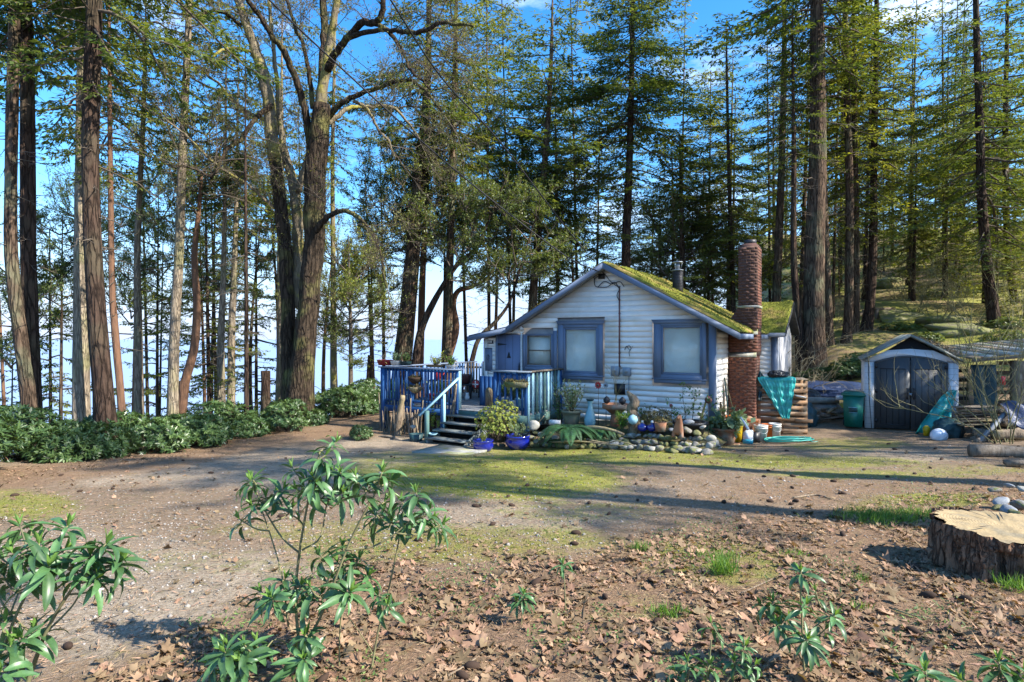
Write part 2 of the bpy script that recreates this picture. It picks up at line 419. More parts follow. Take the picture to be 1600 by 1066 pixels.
    def mesh(s, name, m, smooth=False):
        V = np.concatenate(s.v) if s.v else np.zeros((0, 3))
        loops = []; counts = []
        for o, F in s.f:
            if isinstance(F, np.ndarray):
                loops.append((F + o).ravel()); counts.append(np.full(len(F), F.shape[1]))
            else:
                loops.append(np.array([i + o for f in F for i in f], dtype=np.int64)); counts.append(np.array([len(f) for f in F]))
        Lp = np.concatenate(loops); C = np.concatenate(counts)
        me = bpy.data.meshes.new(name)
        me.vertices.add(len(V)); me.vertices.foreach_set('co', V.ravel().astype(np.float32))
        me.loops.add(len(Lp)); me.loops.foreach_set('vertex_index', Lp.astype(np.int32))
        me.polygons.add(len(C))
        st = np.concatenate([[0], np.cumsum(C)[:-1]])
        me.polygons.foreach_set('loop_start', st.astype(np.int32))
        me.polygons.foreach_set('loop_total', C.astype(np.int32))
        if smooth:
            me.polygons.foreach_set('use_smooth', np.ones(len(C), dtype=bool))
        me.materials.append(m)
        me.update(calc_edges=True)
        return me

    def build(s, name, m, parent=None, smooth=False, label=None, loc=None, rotz=None):
        if isinstance(m, str): m = M[m]
        o = bpy.data.objects.new(name, s.mesh(name, m, smooth))
        COL.objects.link(o)
        if parent is not None: o.parent = parent
        if label: o['label'] = label
        if loc is not None: o.location = loc
        if rotz is not None: o.rotation_euler[2] = rotz
        return o


def smooth_path(p, sub=4):
    """Catmull-Rom resample"""
    p = np.asarray(p, float)
    if len(p) < 3:
        t = np.linspace(0, 1, sub + 1)[:, None]
        return p[0] * (1 - t) + p[-1] * t
    q = np.vstack([2 * p[0] - p[1], p, 2 * p[-1] - p[-2]])
    o = []
    for i in range(1, len(q) - 2):
        for t in np.arange(sub) / sub:
            a, b, c, d = q[i - 1], q[i], q[i + 1], q[i + 2]
            o.append(0.5 * (2 * b + (c - a) * t + (2 * a - 5 * b + 4 * c - d) * t * t + (3 * b - a - 3 * c + d) * t ** 3))
    o.append(p[-1])
    return np.array(o)


def empty(name, loc=(0, 0, 0), rotz=0.0):
    o = bpy.data.objects.new(name, None)
    COL.objects.link(o)
    o.location = loc
    o.rotation_euler = (0, 0, rotz)
    o.empty_display_size = 0.1
    return o


def tag(o, label, cat, group=None):
    o['label'] = label; o['category'] = cat
    if group: o['group'] = group
    return o


def kind(o, k):
    o['kind'] = k
    return o


def obj(name, me, parent=None, loc=(0, 0, 0), mtx=None):
    o = bpy.data.objects.new(name, me)
    COL.objects.link(o)
    if parent is not None: o.parent = parent
    if mtx is not None: o.matrix_local = mtx
    else: o.location = loc
    return o


def copy_tree(o, parent=None):
    c = o.copy(); COL.objects.link(c); c.parent = parent
    for ch in list(o.children): copy_tree(ch, c)
    return c


# ------------------------------------------------------------------ terrain
def sstep(x, a, b):
    t = np.clip((x - a) / (b - a), 0, 1)
    return t * t * (3 - 2 * t)


_K = rng.normal(0, 1, (40, 2)); _PH = rng.uniform(0, 6.28, 40)


def fnoise(x, y, sc, n=10, seed=0):
    s = 0
    for i in range(n):
        k = _K[(i + seed) % 40] * (1 + (i % 4) * 0.8) / sc
        s = s + np.sin(x * k[0] + y * k[1] + _PH[(i * 3 + seed) % 40]) / (1 + (i % 4) * 0.7)
    return s / (n * 0.5)


def bluff_x(y):
    return np.interp(y, [-20, 0, 5, 8.7, 11, 13.8, 16.1, 18.7, 20.3, 26, 34, 45, 70], [-15, -13.5, -11.2, -10.2, -9.7, -9.1, -8.2, -7.2, -6.6, -5.6, -1, 6, 22])


def gz(x, y):
    x = np.asarray(x, float); y = np.asarray(y, float)
    h = EYE - (1.374 + 0.087 * y)
    h = np.where(y < 13.4, h, h * np.exp(-np.clip(y - 13.4, 0, 50)))
    h = np.where(h > 0.0, h, 0.0) + np.where(h < 0, h, 0)
    h = h - 0.1 * sstep(y, 10.5, 14) * (1 - sstep(x, -0.5, 3))
    h = h + 0.035 * np.clip(x - 5, 0, 8) * sstep(y, 7, 12)
    u = 0.5 * (x - 8.5) + 0.86 * (y - 16.5)
    hill = 0.235 * np.clip(u, 0, 90) * sstep(x - 0.36 * y, 0.2, 5)
    hill = np.minimum(hill, 15 + 0 * hill)
    h = h + hill * (1 + 0.12 * fnoise(x, y, 3.0)) + 0.25 * fnoise(x, y, 1.8, seed=5) * np.clip(hill, 0, 1)
    d = bluff_x(y) - x
    drop = np.clip(d, 0, 100)
    h = h - np.minimum(drop * 0.55 + drop ** 2 * 0.05, 26.0)
    h = h + 0.035 * fnoise(x, y, 0.9, seed=3) + 0.012 * fnoise(x, y, 0.25, seed=9)
    # ruts of the gravel track
    return h


def GZ(x, y):
    return float(gz(x, y))


def P(px, py, y):
    """point on the ray of a photo pixel at depth y (authoring helper)"""
    return Vector(((px - 800) / FX * y, y, EYE + (530 - py) / FX * y))


def G(px, py, y0=1.5, y1=60):
    """where the ray of a photo pixel meets the ground"""
    ys = np.arange(y0, y1, 0.02)
    x = (px - 800) / FX * ys; z = EYE + (530 - py) / FX * ys
    g = gz(x, ys)
    i = np.argmax(z < g)
    return Vector((x[i], ys[i], g[i]))


# house frame
HO = Vector((5.03, 14.3, 0.0)); HR = -R(31.7)
HX = Vector((math.cos(HR), math.sin(HR), 0)); HY = Vector((-math.sin(HR), math.cos(HR), 0))


def Wp(px, py, off=0.0, O=HO, ex=HX, ey=HY):
    """photo pixel -> (x, z) on the plane y=off of a local frame"""
    dx = (px - 800) / FX
    d = Vector((dx, 1, 0))
    t = (O.dot(ey) + off) / d.dot(ey)
    a = (d * t - O).dot(ex)
    return a, EYE + (530 - py) / FX * t - O.z

# ================================================================== GROUND
def ground():
    xs = np.concatenate([np.arange(-90, -14, 1.6), np.arange(-14, 15, .085), np.arange(15, 45, .3), np.arange(45, 121, 3)])
    ys = np.concatenate([np.arange(-60, 1, 1.6), np.arange(1.0, 9, .05), np.arange(9, 20, .1), np.arange(20, 46, .3), np.arange(46, 161, 3)])
    X, Y = np.meshgrid(xs, ys)
    Z = gz(X, Y)
    V = np.stack([X, Y, Z], -1).reshape(-1, 3)
    nx, ny = len(xs), len(ys)
    i = np.arange(ny - 1)[:, None] * nx + np.arange(nx - 1)[None]
    F = np.stack([i, i + 1, i + 1 + nx, i + nx], -1).reshape(-1, 4)
    # cover masks, evaluated on the ground where the photo shows each kind of cover
    yy = np.maximum(V[:, 1], 0.5)
    px = 800 + FX * V[:, 0] / yy; py = 530 - FX * (V[:, 2] - EYE) / yy
    wob = fnoise(V[:, 0], V[:, 1], .8, seed=11); wob2 = fnoise(V[:, 0], V[:, 1], .35, seed=2)

    def ell(cx, cy, rx, ry, s=1.0):
        d = np.sqrt(((px - cx) / rx) ** 2 + ((py - cy) / ry) ** 2) + 0.28 * wob + 0.2 * wob2
        return s * (1 - sstep(d, 0.55, 1.1))
    moss = np.zeros(len(V))
    for e in [(790, 745, 250, 44, 1.0), (960, 712, 260, 22, .95), (1220, 722, 260, 13, .8), (1330, 742, 200, 10, .7), (1500, 735, 150, 10, .5),
              (700, 845, 330, 34, .55), (40, 790, 110, 26, .8), (480, 830, 240, 20, .45), (1480, 780, 120, 14, .8), (900, 800, 160, 20, .45),
              (1130, 880, 150, 50, .55), (1400, 800, 120, 30, .6), (1330, 695, 110, 14, .6), (980, 960, 140, 60, .22), (640, 715, 120, 10, .5), (300, 880, 260, 26, .25)]:
        moss = np.maximum(moss, ell(*e))
    moss = np.where((V[:, 1] > 17) & (V[:, 0] > 6), np.clip(0.62 + 0.6 * wob, 0, 1), moss)
    edge = np.interp(px, [0, 250, 420, 560, 700, 900, 1100, 1300, 1600], [1130, 1000, 930, 870, 862, 850, 810, 790, 720])
    lit = sstep(py - edge + 22 * wob, -25, 45) * (V[:, 1] < 12)
    hed = np.interp(px, [0, 300, 430, 590], [742, 702, 672, 652])
    lit = np.maximum(lit, (1 - sstep(np.abs(py - hed - 8) + 8 * wob, 8, 26)) * (px < 640) * .9)
    lit = np.maximum(lit, ell(1330, 770, 400, 30, .65)); lit = np.maximum(lit, ell(640, 862, 260, 30, .7))
    lit = np.where(V[:, 1] > 17, np.clip(0.55 - 0.5 * wob, 0, 1), lit)
    grav = np.zeros(len(V))
    for e in [(380, 730, 420, 40, 1), (300, 960, 420, 130, 1), (150, 870, 300, 60, .6), (900, 770, 330, 22, .55), (640, 700, 200, 22, .8), (800, 810, 260, 26, .7), (1380, 712, 160, 14, .8)]:
        grav = np.maximum(grav, ell(*e))
    me_ = MB(); me_.v = [V]; me_.n = len(V); me_.f = [(0, F)]
    m = bpy.data.materials.new('forest_ground')
    m.use_nodes = True
    t = m.node_tree; N, L = t.nodes, t.links
    b = N['Principled BSDF']; b.inputs['Roughness'].default_value = .95; b.inputs['Specular IOR Level'].default_value = .15
    at = N.new('ShaderNodeAttribute'); at.attribute_name = 'cover'
    sep = N.new('ShaderNodeSeparateColor'); L.new(at.outputs['Color'], sep.inputs['Color'])
    co = N.new('ShaderNodeTexCoord')

    def noise(sc, det=8, ro=.65):
        n = N.new('ShaderNodeTexNoise'); n.inputs['Scale'].default_value = sc; n.inputs['Detail'].default_value = det; n.inputs['Roughness'].default_value = ro
        L.new(co.outputs['Object'], n.inputs['Vector']); return n.outputs['Fac']

    def mr(v, a, b_, c=0.0, d=1.0):
        n = N.new('ShaderNodeMapRange'); n.inputs['From Min'].default_value = a; n.inputs['From Max'].default_value = b_
        n.inputs['To Min'].default_value = c; n.inputs['To Max'].default_value = d; L.new(v, n.inputs['Value']); return n.outputs['Result']

    def mixc(f, a, b_):
        n = N.new('ShaderNodeMixRGB')
        for k, v in (('Color1', a), ('Color2', b_)):
            if isinstance(v, tuple): n.inputs[k].default_value = (*v, 1)
            else: L.new(v, n.inputs[k])
        L.new(f, n.inputs['Fac']); return n.outputs['Color']

    def math_(op, a, b_):
        n = N.new('ShaderNodeMath'); n.operation = op
        for k, v in ((0, a), (1, b_)):
            if isinstance(v, (int, float)): n.inputs[k].default_value = v
            else: L.new(v, n.inputs[k])
        return n.outputs[0]
    fine = noise(42, 6); mid = noise(5.5); big = noise(1.1)
    dirt = mixc(mr(mid, .38, .64), (.255, .18, .115), (.145, .097, .06))
    dirt = mixc(mr(fine, .5, .7), dirt, (.30, .245, .19))
    gravel = mixc(mr(fine, .4, .62), (.255, .20, .14), (.41, .34, .255))
    gravel = mixc(mr(mid, .5, .7), gravel, (.145, .12, .1))
    litc = mixc(mr(fine, .4, .6), (.145, .085, .048), (.28, .18, .11))
    mossc = mixc(mr(mid, .36, .62), (.30, .31, .035), (.165, .185, .028))
    mossc = mixc(mr(fine, .52, .72), mossc, (.3, .26, .12))

    def edge_mask(chan, k=.5):
        s1 = math_('ADD', chan, math_('MULTIPLY', math_('SUBTRACT', mid, .5), 2.2))
        s1 = math_('ADD', s1, math_('MULTIPLY', math_('SUBTRACT', fine, .5), 1.6))
        return mr(s1, k - .32, k + .4)
    c = mixc(edge_mask(sep.outputs['Blue'], .45), dirt, gravel)
    c = mixc(edge_mask(sep.outputs['Green'], .5), c, litc)
    c = mixc(edge_mask(sep.outputs['Red'], .5), c, mossc)
    c = mixc(mr(big, .35, .7, 0, .35), c, mixc(mr(mid, .4, .6), (.12, .08, .055), (.22, .17, .12)))
    L.new(c, b.inputs['Base Color'])
    bp = N.new('ShaderNodeBump'); bp.inputs['Strength'].default_value = .9; bp.inputs['Distance'].default_value = .035
    hh = math_('ADD', math_('MULTIPLY', noise(70, 5), .6), math_('MULTIPLY', noise(14, 6), 1.0))
    L.new(hh, bp.inputs['Height']); L.new(bp.outputs['Normal'], b.inputs['Normal'])
    o = me_.build('ground', m, smooth=True)
    ca = o.data.color_attributes.new('cover', 'FLOAT_COLOR', 'POINT')
    ca.data.foreach_set('color', np.stack([moss, lit, grav, np.ones(len(V))], -1).ravel().astype(np.float32))
    kind(o, 'structure')


ground()


def sea():
    m = bpy.data.materials.new('sea_water'); m.use_nodes = True
    t = m.node_tree; N, L = t.nodes, t.links; b = N['Principled BSDF']
    b.inputs['Base Color'].default_value = (.25, .31, .43, 1); b.inputs['Roughness'].default_value = .3
    b.inputs['IOR'].default_value = 1.33
    co = N.new('ShaderNodeTexCoord'); n = N.new('ShaderNodeTexNoise'); n.inputs['Scale'].default_value = .5; n.inputs['Detail'].default_value = 6
    mp_ = N.new('ShaderNodeMapping'); mp_.inputs['Scale'].default_value = (.4, 1, 1)
    L.new(co.outputs['Object'], mp_.inputs['Vector']); L.new(mp_.outputs['Vector'], n.inputs['Vector'])
    bp = N.new('ShaderNodeBump'); bp.inputs['Strength'].default_value = .5; bp.inputs['Distance'].default_value = .3
    L.new(n.outputs['Fac'], bp.inputs['Height']); L.new(bp.outputs['Normal'], b.inputs['Normal'])
    mb = MB(); mb.add([(-15000, -8000, -14), (15000, -8000, -14), (15000, 16000, -14), (-15000, 16000, -14)], [(0, 1, 2, 3)])
    kind(mb.build('sea', m), 'structure')


sea()

# ================================================================== COTTAGE
house = empty('cottage', HO, HR)
tag(house, 'small white clapboard cottage with slate blue trim, blue door and mossy roof', 'cottage')
PK = (-2.82, 4.66)


def zroof(a):
    if a > PK[0]: return PK[1] - (a - PK[0]) * .548
    if a > -5.89: return PK[1] - (PK[0] - a) * .556
    return 2.953 - (-5.89 - a) * .185


XL, XR = -6.92, 0.0
# wall cores
mb = MB(); mb.prism([(XL + .02, 0.0), (XR - .02, 0.0), (XR - .02, zroof(0) - .1), (PK[0], PK[1] - .12), (-5.89, 2.82), (XL + .02, zroof(XL) - .1)], .07, 4.9)
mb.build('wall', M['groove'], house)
# openings in the front wall: x0,x1,z0,z1
OPEN = [(-6.48, -5.53, .6, 2.78), (-5.50, -4.50, 1.66, 2.84), (-4.37, -2.91, 1.48, 3.12), (-1.57, -0.15, 1.48, 3.09)]
CB = .2   # corner board


def clip_board(z0, z1, x0, x1, cuts):
    segs = [(x0, x1)]
    for (a, b, c, d) in cuts:
        if z1 > c + .02 and z0 < d - .02:
            n = []
            for s in segs:
                if b <= s[0] or a >= s[1]: n.append(s); continue
                if a > s[0]: n.append((s[0], a))
                if b < s[1]: n.append((b, s[1]))
            segs = n
    return [s for s in segs if s[1] - s[0] > .04]


def board(name, x0, x1, z0, z1, parent, m, slope=None):
    """lapped siding board on a front wall, proud at its lower edge"""
    j = random.uniform(-.0015, .0015)
    def topx(z): return z
    v = []
    xl0, xr0, xl1, xr1 = x0, x1, x0, x1
    if slope: xl0, xr0, xl1, xr1 = slope
    for (y, z, xa, xb) in ((-.025 + j, z0, xl0, xr0), (-.0195 + j, z1, xl1, xr1), (.012, z1, xl1, xr1), (.012, z0, xl0, xr0)):
        v += [(xa, y, z), (xb, y, z)]
    b = MB().add(v, [(0, 1, 3, 2), (2, 3, 5, 4), (4, 5, 7, 6), (6, 7, 1, 0), (0, 2, 4, 6), (1, 7, 5, 3)])
    return b.build(name, m, parent)


def inv_roof(z):
    """x extents of the gable at height z"""
    zz = z + .1
    xr = min(XR - CB * .55, PK[0] + (PK[1] - zz) / .548) if zz < PK[1] else PK[0]
    if zz > 2.953: xl = PK[0] - (PK[1] - zz) / .556
    else: xl = max(XL, -5.89 - (2.953 - zz) / .185)
    return max(xl, XL), xr


dz = .1415
k = 0
z = .1
while z < PK[1] - .15:
    z1 = z + dz - .004
    a0, b0 = inv_roof(z); a1, b1 = inv_roof(min(z1, PK[1] - .12))
    for (s0, s1) in clip_board(z, z1, a0, b0, OPEN):
        sl = (s0, s1, max(s0, a1) if s0 <= a0 + .001 else s0, min(s1, b1) if s1 >= b0 - .001 else s1)
        if sl[3] > sl[2]:
            # butt joint now and then
            if s1 - s0 > 2.5 and s0 > a0 - 1 and z < 3:
                c = random.uniform(s0 + .8, s1 - .8)
                board('siding_board', s0, c, z, z1, house, M['white'], (sl[0], c - .002, sl[2], c - .002))
                board('siding_board', c, s1, z, z1, house, M['white'], (c + .002, sl[1], c + .002, sl[3]))
            else:
                board('siding_board', s0, s1, z, z1, house, M['white'], sl)
    z += dz
    k += 1
# right side wall: shake courses between the corner board and the chimney, and behind it
z = .1
while z < 2.72:
    for (y0, y1) in ((.02, 1.5), (2.36, 4.6)):
        b = MB(); b.add([(-.004, y0, z), (.030, y0, z), (.012, y0, z + dz - .004), (-.004, y0, z + dz - .004), (-.004, y1, z), (.030, y1, z), (.012, y1, z + dz - .004), (-.004, y1, z + dz - .004)],
                        [(0, 3, 2, 1), (4, 5, 6, 7), (1, 2, 6, 5), (0, 1, 5, 4), (3, 7, 6, 2), (0, 4, 7, 3)])
        b.build('siding_board', M['white'], house)
    z += dz
# corner boards and downspout
MB().box(-.13, .045, -.05, -.0345, .05, zroof(0) - .12).build('corner_board', M['trim'], house)
MB().box(.0305, .045, -.0345, .08, .05, zroof(0) - .14).build('corner_board', M['whitep'], house, label='white edge of the right corner board')
MB().box(XL, XL + .14, -.05, -.0345, .3, 2.62).build('corner_board', M['whitep'], house)


def window(x0, x1, z0, z1, gx0, gx1, gz0, gz1, hood=True, sash=False, blinds=True):
    wn = empty('window'); wn.parent = house; wn.location = ((x0 + x1) / 2, -.03, z0)
    ox, oz = (x0 + x1) / 2, z0
    def B(n, a, b, c, d, e, f, m, par=wn): return MB().box(a - ox, b - ox, c, d, e - oz, f - oz).build(n, M[m], par)
    e = .04 if hood else 0
    zb = z0 + (.10 if hood else .02); zt = z1 - (.09 if hood else .10)
    # casing
    B('casing', x0 + e, gx0 - .055, -.03, .0, zb, zt, 'trim'); B('casing', gx1 + .055, x1 - e, -.03, .0, zb, zt, 'trim')
    B('casing', gx0 - .055, gx1 + .055, -.03, .0, gz1 + .055, zt, 'trim'); B('casing', gx0 - .055, gx1 + .055, -.03, .0, zb, gz0 - .055, 'trim')
    if hood:
        MB().add([(x0 + e - ox, -.045, zt - oz), (x1 - e - ox, -.045, zt - oz), (x1 - ox, -.045, z1 - oz), (x0 - ox, -.045, z1 - oz),
                  (x0 + e - ox, 0, zt - oz), (x1 - e - ox, 0, zt - oz), (x1 - ox, 0, z1 - oz), (x0 - ox, 0, z1 - oz)],
                 [(0, 1, 2, 3), (7, 6, 5, 4), (0, 4, 5, 1), (1, 5, 6, 2), (2, 6, 7, 3), (3, 7, 4, 0)]).build('hood', M['trim'], wn)
        B('hood_cap', x0 - .01, x1 + .01, -.06, .0, z1, z1 + .018, 'trim')
        B('sill', x0 + .01, x1 - .01, -.075, .0, zb, zb + .03, 'trim')
        B('apron', x0 + .05, x1 - .05, -.038, -.001, z0, zb, 'trim')
    # frame (four members) round the glass
    fm = 'trim' if not sash else 'dmetal'
    f = .055
    mbf = MB()
    for (a, b, c, d) in ((gx0 - f, gx0, gz0 - f, gz1 + f), (gx1, gx1 + f, gz0 - f, gz1 + f), (gx0, gx1, gz1, gz1 + f), (gx0, gx1, gz0 - f, gz0)):
        mbf.box(a - ox, b - ox, -.018, .03, c - oz, d - oz)
    mbf.build('frame', M['trim'], wn)
    if sash:
        zm = (gz0 + gz1) / 2
        ms = MB()
        for (a, b, c, d) in ((gx0, gx0 + .03, gz0, gz1), (gx1 - .02, gx1, gz0, gz1), (gx0 + .03, gx1 - .02, gz1 - .02, gz1), (gx0 + .03, gx1 - .02, gz0, gz0 + .03), (gx0 + .03, gx1 - .02, zm - .015, zm + .015)):
            ms.box(a - ox, b - ox, -.012, .02, c - oz, d - oz)
        ms.build('sash', M['greywood'], wn)
    MB().box(gx0 - ox, gx1 - ox, .012, .016, gz0 - oz, gz1 - oz).build('pane', GLASS, wn)
    if blinds:
        bl = MB(); zz = gz0 + .01
        while zz < gz1 - .01:
            bl.add([(gx0 + .01 - ox, .028, zz - oz), (gx1 - .01 - ox, .028, zz - oz), (gx1 - .01 - ox, .046, zz + .026 - oz), (gx0 + .01 - ox, .046, zz + .026 - oz)], [(0, 1, 2, 3)])
            zz += .03
        kind(bl.build('blind', M['blind'], wn), 'stuff')
    B('backing', gx0, gx1, .05, .06, gz0, gz1, 'curtain')


def glass_mat():
    m = bpy.data.materials.new('window_glass'); m.use_nodes = True
    t = m.node_tree; N, L = t.nodes, t.links; N.remove(N['Principled BSDF'])
    g = N.new('ShaderNodeBsdfGlossy'); g.inputs['Roughness'].default_value = .03
    tr = N.new('ShaderNodeBsdfTransparent'); tr.inputs['Color'].default_value = (.96, .98, .97, 1)
    fr = N.new('ShaderNodeLayerWeight'); fr.inputs['Blend'].default_value = .35
    mr_ = N.new('ShaderNodeMapRange'); mr_.inputs['To Min'].default_value = .03; mr_.inputs['To Max'].default_value = .3
    L.new(fr.outputs['Facing'], mr_.inputs['Value'])
    mx_ = N.new('ShaderNodeMixShader'); L.new(mr_.outputs[0], mx_.inputs[0]); L.new(tr.outputs[0], mx_.inputs[1]); L.new(g.outputs[0], mx_.inputs[2])
    L.new(mx_.outputs[0], N['Material Output'].inputs['Surface'])
    return m


GLASS = glass_mat()
M['blind'] = mat('white_blind_slats', (0.88, 0.87, 0.82), (0.8, 0.79, 0.75), scale=2, rough=.5)
M['curtain'] = mat('pale_grey_curtain', (0.72, 0.71, 0.66), (0.6, 0.6, 0.56), scale=2, rough=.9)
window(-5.50, -4.50, 1.66, 2.84, -5.36, -4.56, 1.84, 2.70, hood=False, sash=True, blinds=False)
window(-4.37, -2.91, 1.46, 3.10, -4.10, -3.16, 1.70, 2.86)
window(-1.57, -0.15, 1.46, 3.09, -1.28, -0.35, 1.74, 2.89)
# mural panel trim between door and window
MB().box(-4.50, -4.37, -.045, -.0345, 1.55, 2.84).build('trim_board', M['trim'], house)

# door
dr = empty('door', (-6.0, -.02, .68)); dr.parent = house
MB().box(-.40, .41, -.02, .02, 0, 2.05).build('door_leaf', M['door'], dr)
for x in (-.13, .14): MB().box(x - .004, x + .004, -.0225, -.0195, .02, 2.03).build('plank_groove', M['dmetal'], dr)
MB().box(-.47, -.405, -.035, .02, 0, 2.09).build('jamb', M['trim'], dr)
MB().box(.415, .47, -.035, .02, 0, 2.09).build('jamb', M['whitep'], dr)
MB().box(-.47, .47, -.036, .02, 2.092, 2.12).build('head', M['whitep'], dr)
MB().prism([(-.40, 1.72), (-.40, 1.80), (-.08, 1.765), (-.08, 1.755)], -.03, -.0205).build('strap_hinge', M['black'], dr)
MB().prism([(-.06, 1.36), (.08, 1.36), (.05, 1.42), (.02, 1.52), (0, 1.52), (-.03, 1.42)], -.04, -.0205).build('knocker', M['black'], dr)
MB().prism([(.34, .92), (.41, .92), (.4, 1.05), (.375, 1.22), (.36, 1.05)], -.05, -.0205).build('handle', M['black'], dr)
# plaque with the house number
sgn = empty('address_plaque', (-6.71, -.036, 2.46)); sgn.parent = house
MB().box(-.15, .15, -.012, 0, 0, .105).build('plate', M['dmetal'], sgn)
cu = bpy.data.curves.new('address_numbers', 'FONT'); cu.body = '4808'; cu.size = .105; cu.extrude = .002; cu.align_x = 'CENTER'; cu.align_y = 'CENTER'
tmp = bpy.data.objects.new('tmp', cu); COL.objects.link(tmp)
dg = bpy.context.evaluated_depsgraph_get(); me = bpy.data.meshes.new_from_object(tmp.evaluated_get(dg)); bpy.data.objects.remove(tmp)
me.materials.clear(); me.materials.append(M['whitep'])
obj('numerals', me, sgn, mtx=Matrix.Translation((0, -.0145, .052)) @ Matrix.Rotation(PI / 2, 4, 'X'))
# painted panel beside the door
pn = empty('wall_panel', (-6.73, -.036, 1.62)); pn.parent = house
MB().box(-.13, .13, -.02, 0, 0, .7).build('panel', M['trim'], pn)
b = MB()
for a in np.linspace(0, 2 * PI, 9)[:-1]:
    c = Vector((-.01 + .045 * math.cos(a), -.03, .42 + .06 * math.sin(a)))
    b.tube([c, c + Vector((.03 * math.cos(a + 1), -.005, .05 * math.sin(a + 1)))], .012, .004, 5)
b.tube([(-.01, -.03, .5), (.0, -.03, .25)], .008, .006, 5)
b.build('iron_ornament', M['black'], pn)
MB().box(-.14, .14, -.028, -.0205, .69, .71).build('panel_rail', M['dmetal'], pn)

# roof slabs
def slope_slab(name, pts, y0, y1, th, m, up=0.0):
    top = [(a, zroof(a) + up) for a in pts]
    poly = top + [(a, z - th) for a, z in top[::-1]]
    return MB().prism(poly, y0, y1).build(name, m, house)


slope_slab('roof', [.62, PK[0], -5.89, -7.27], -.36, 5.0, .09, M['shingle'], up=.02)
# barge boards
def barge(a0, a1):
    z0, z1 = zroof(a0), zroof(a1)
    MB().prism([(a0, z0 - .012), (a1, z1 - .012), (a1, z1 - .165), (a0, z0 - .165)], -.4, -.362).build('barge_board', M['trim'], house)
barge(.66, PK[0] + .001); barge(PK[0] - .001, -5.889); barge(-5.891, -7.3)
MB().beam((.64, -.36, zroof(.64) - .1), (.64, 4.3, zroof(.64) - .1), .03, .13).build('eave_board', M['trim'], house)
# soffit underside in pale boards
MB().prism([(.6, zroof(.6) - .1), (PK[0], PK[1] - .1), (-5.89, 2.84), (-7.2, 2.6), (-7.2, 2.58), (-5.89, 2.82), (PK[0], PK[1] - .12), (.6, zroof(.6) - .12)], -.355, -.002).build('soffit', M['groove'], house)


def moss_sheet(name, fx, nu, nv, parent, lump=.05, m='moss', thick=.05):
    """bumpy moss blanket: fx(u,v)->point,normal ; u,v in 0..1, closed down at its edges"""
    U, V = np.meshgrid(np.linspace(0, 1, nu), np.linspace(0, 1, nv))
    pts, nrm = fx(U, V)
    q = rng.uniform(0, 9)
    ex_ = np.linalg.norm(pts[0, -1] - pts[0, 0]); ey_ = np.linalg.norm(pts[-1, 0] - pts[0, 0])
    n = np.zeros_like(U)
    for i in range(26):
        s = rng.uniform(.12, .6); c = rng.uniform(0, 1, 2)
        n += np.sin((U * ex_ * math.cos(i * 2.4 + q) + V * ey_ * math.sin(i * 2.4 + q)) / s * 2.2 + i) * s
    n = n / (np.abs(n).max() + 1e-6)
    n += rng.normal(0, .2, U.shape)
    edge = np.minimum(np.minimum(U, 1 - U) * ex_, np.minimum(V, 1 - V) * ey_)
    h = thick * np.clip(edge / .06, 0, 1) ** .6 * (1 + .9 * n) - .01 * (edge <= 0)
    p = pts + nrm * h[..., None]
    i = np.arange(nv - 1)[:, None] * nu + np.arange(nu - 1)[None]
    F = np.stack([i, i + 1, i + 1 + nu, i + nu], -1).reshape(-1, 4)
    b = MB(); b.add(p.reshape(-1, 3), F)
    o = b.build(name, M[m], parent, smooth=True)
    # tufts standing out of the blanket
    ii = rng.integers(0, nu * nv, int(nu * nv * .35))
    C = p.reshape(-1, 3)[ii] - nrm * .004
    D = rng.normal(0, .6, (len(ii), 3)) + nrm
    t = MB(); t.leaves(C, D, rng.normal(0, 1, (len(ii), 3)), rng.uniform(.02, .06, len(ii)), .018)
    kind(t.build('moss_tufts', M[m], parent), 'stuff')
    return o


def right_slope(U, V):
    a = PK[0] - .05 + U * (.66 - PK[0] + .05); y = -.38 + V * 5.3
    z = PK[1] + .025 - np.abs(a - PK[0]) * .548
    n = np.array([.48, 0, .877])
    return np.stack([a, y, z], -1), n


moss_sheet('roof_moss', right_slope, 90, 130, house, thick=.032)


def left_edge(U, V):
    a = PK[0] + .02 - U * 3.0; y = -.38 + V * 5.3
    z = PK[1] + .022 - np.abs(a - PK[0]) * .556
    return np.stack([a, y, z], -1), np.array([-.48, 0, .877])


moss_sheet('roof_moss', left_edge, 50, 90, house, thick=.02)

# addition behind the chimney (cross wing)
wing = empty('side_wing', (0, 4.65, 0)); wing.parent = house
MB().prism([(-.1, .1), (.86, .1), (.86, 2.8), (-.1, 2.8)], .01, 3.8).build('wing_wall', M['groove'], wing)
MB().add([(.855, .01, 2.8), (.855, 3.8, 2.8), (.855, 1.95, 3.7), (.80, .01, 2.8), (.80, 3.8, 2.8), (.80, 1.95, 3.7)], [(0, 1, 2), (5, 4, 3), (0, 3, 4, 1), (1, 4, 5, 2), (2, 5, 3, 0)]).build('gable', M['whitep'], wing)
z = .1
while z < 2.7:
    board('siding_board', .035, .69, z, z + dz - .004, wing, M['white']); z += dz
MB().box(.69, .862, -.05, -.0, .05, 2.82).build('corner_board', M['trim'], wing)
MB().box(.8625, .885, -.045, .1, .05, 2.78).build('corner_board', M['whitep'], wing)


def wing_roof(U, V):
    a = .02 + U * 1.1; y = -.33 + V * 2.3
    z = 2.80 + (V * 2.3) * .46
    return np.stack([a, y, z], -1), np.array([0, -.42, .908])


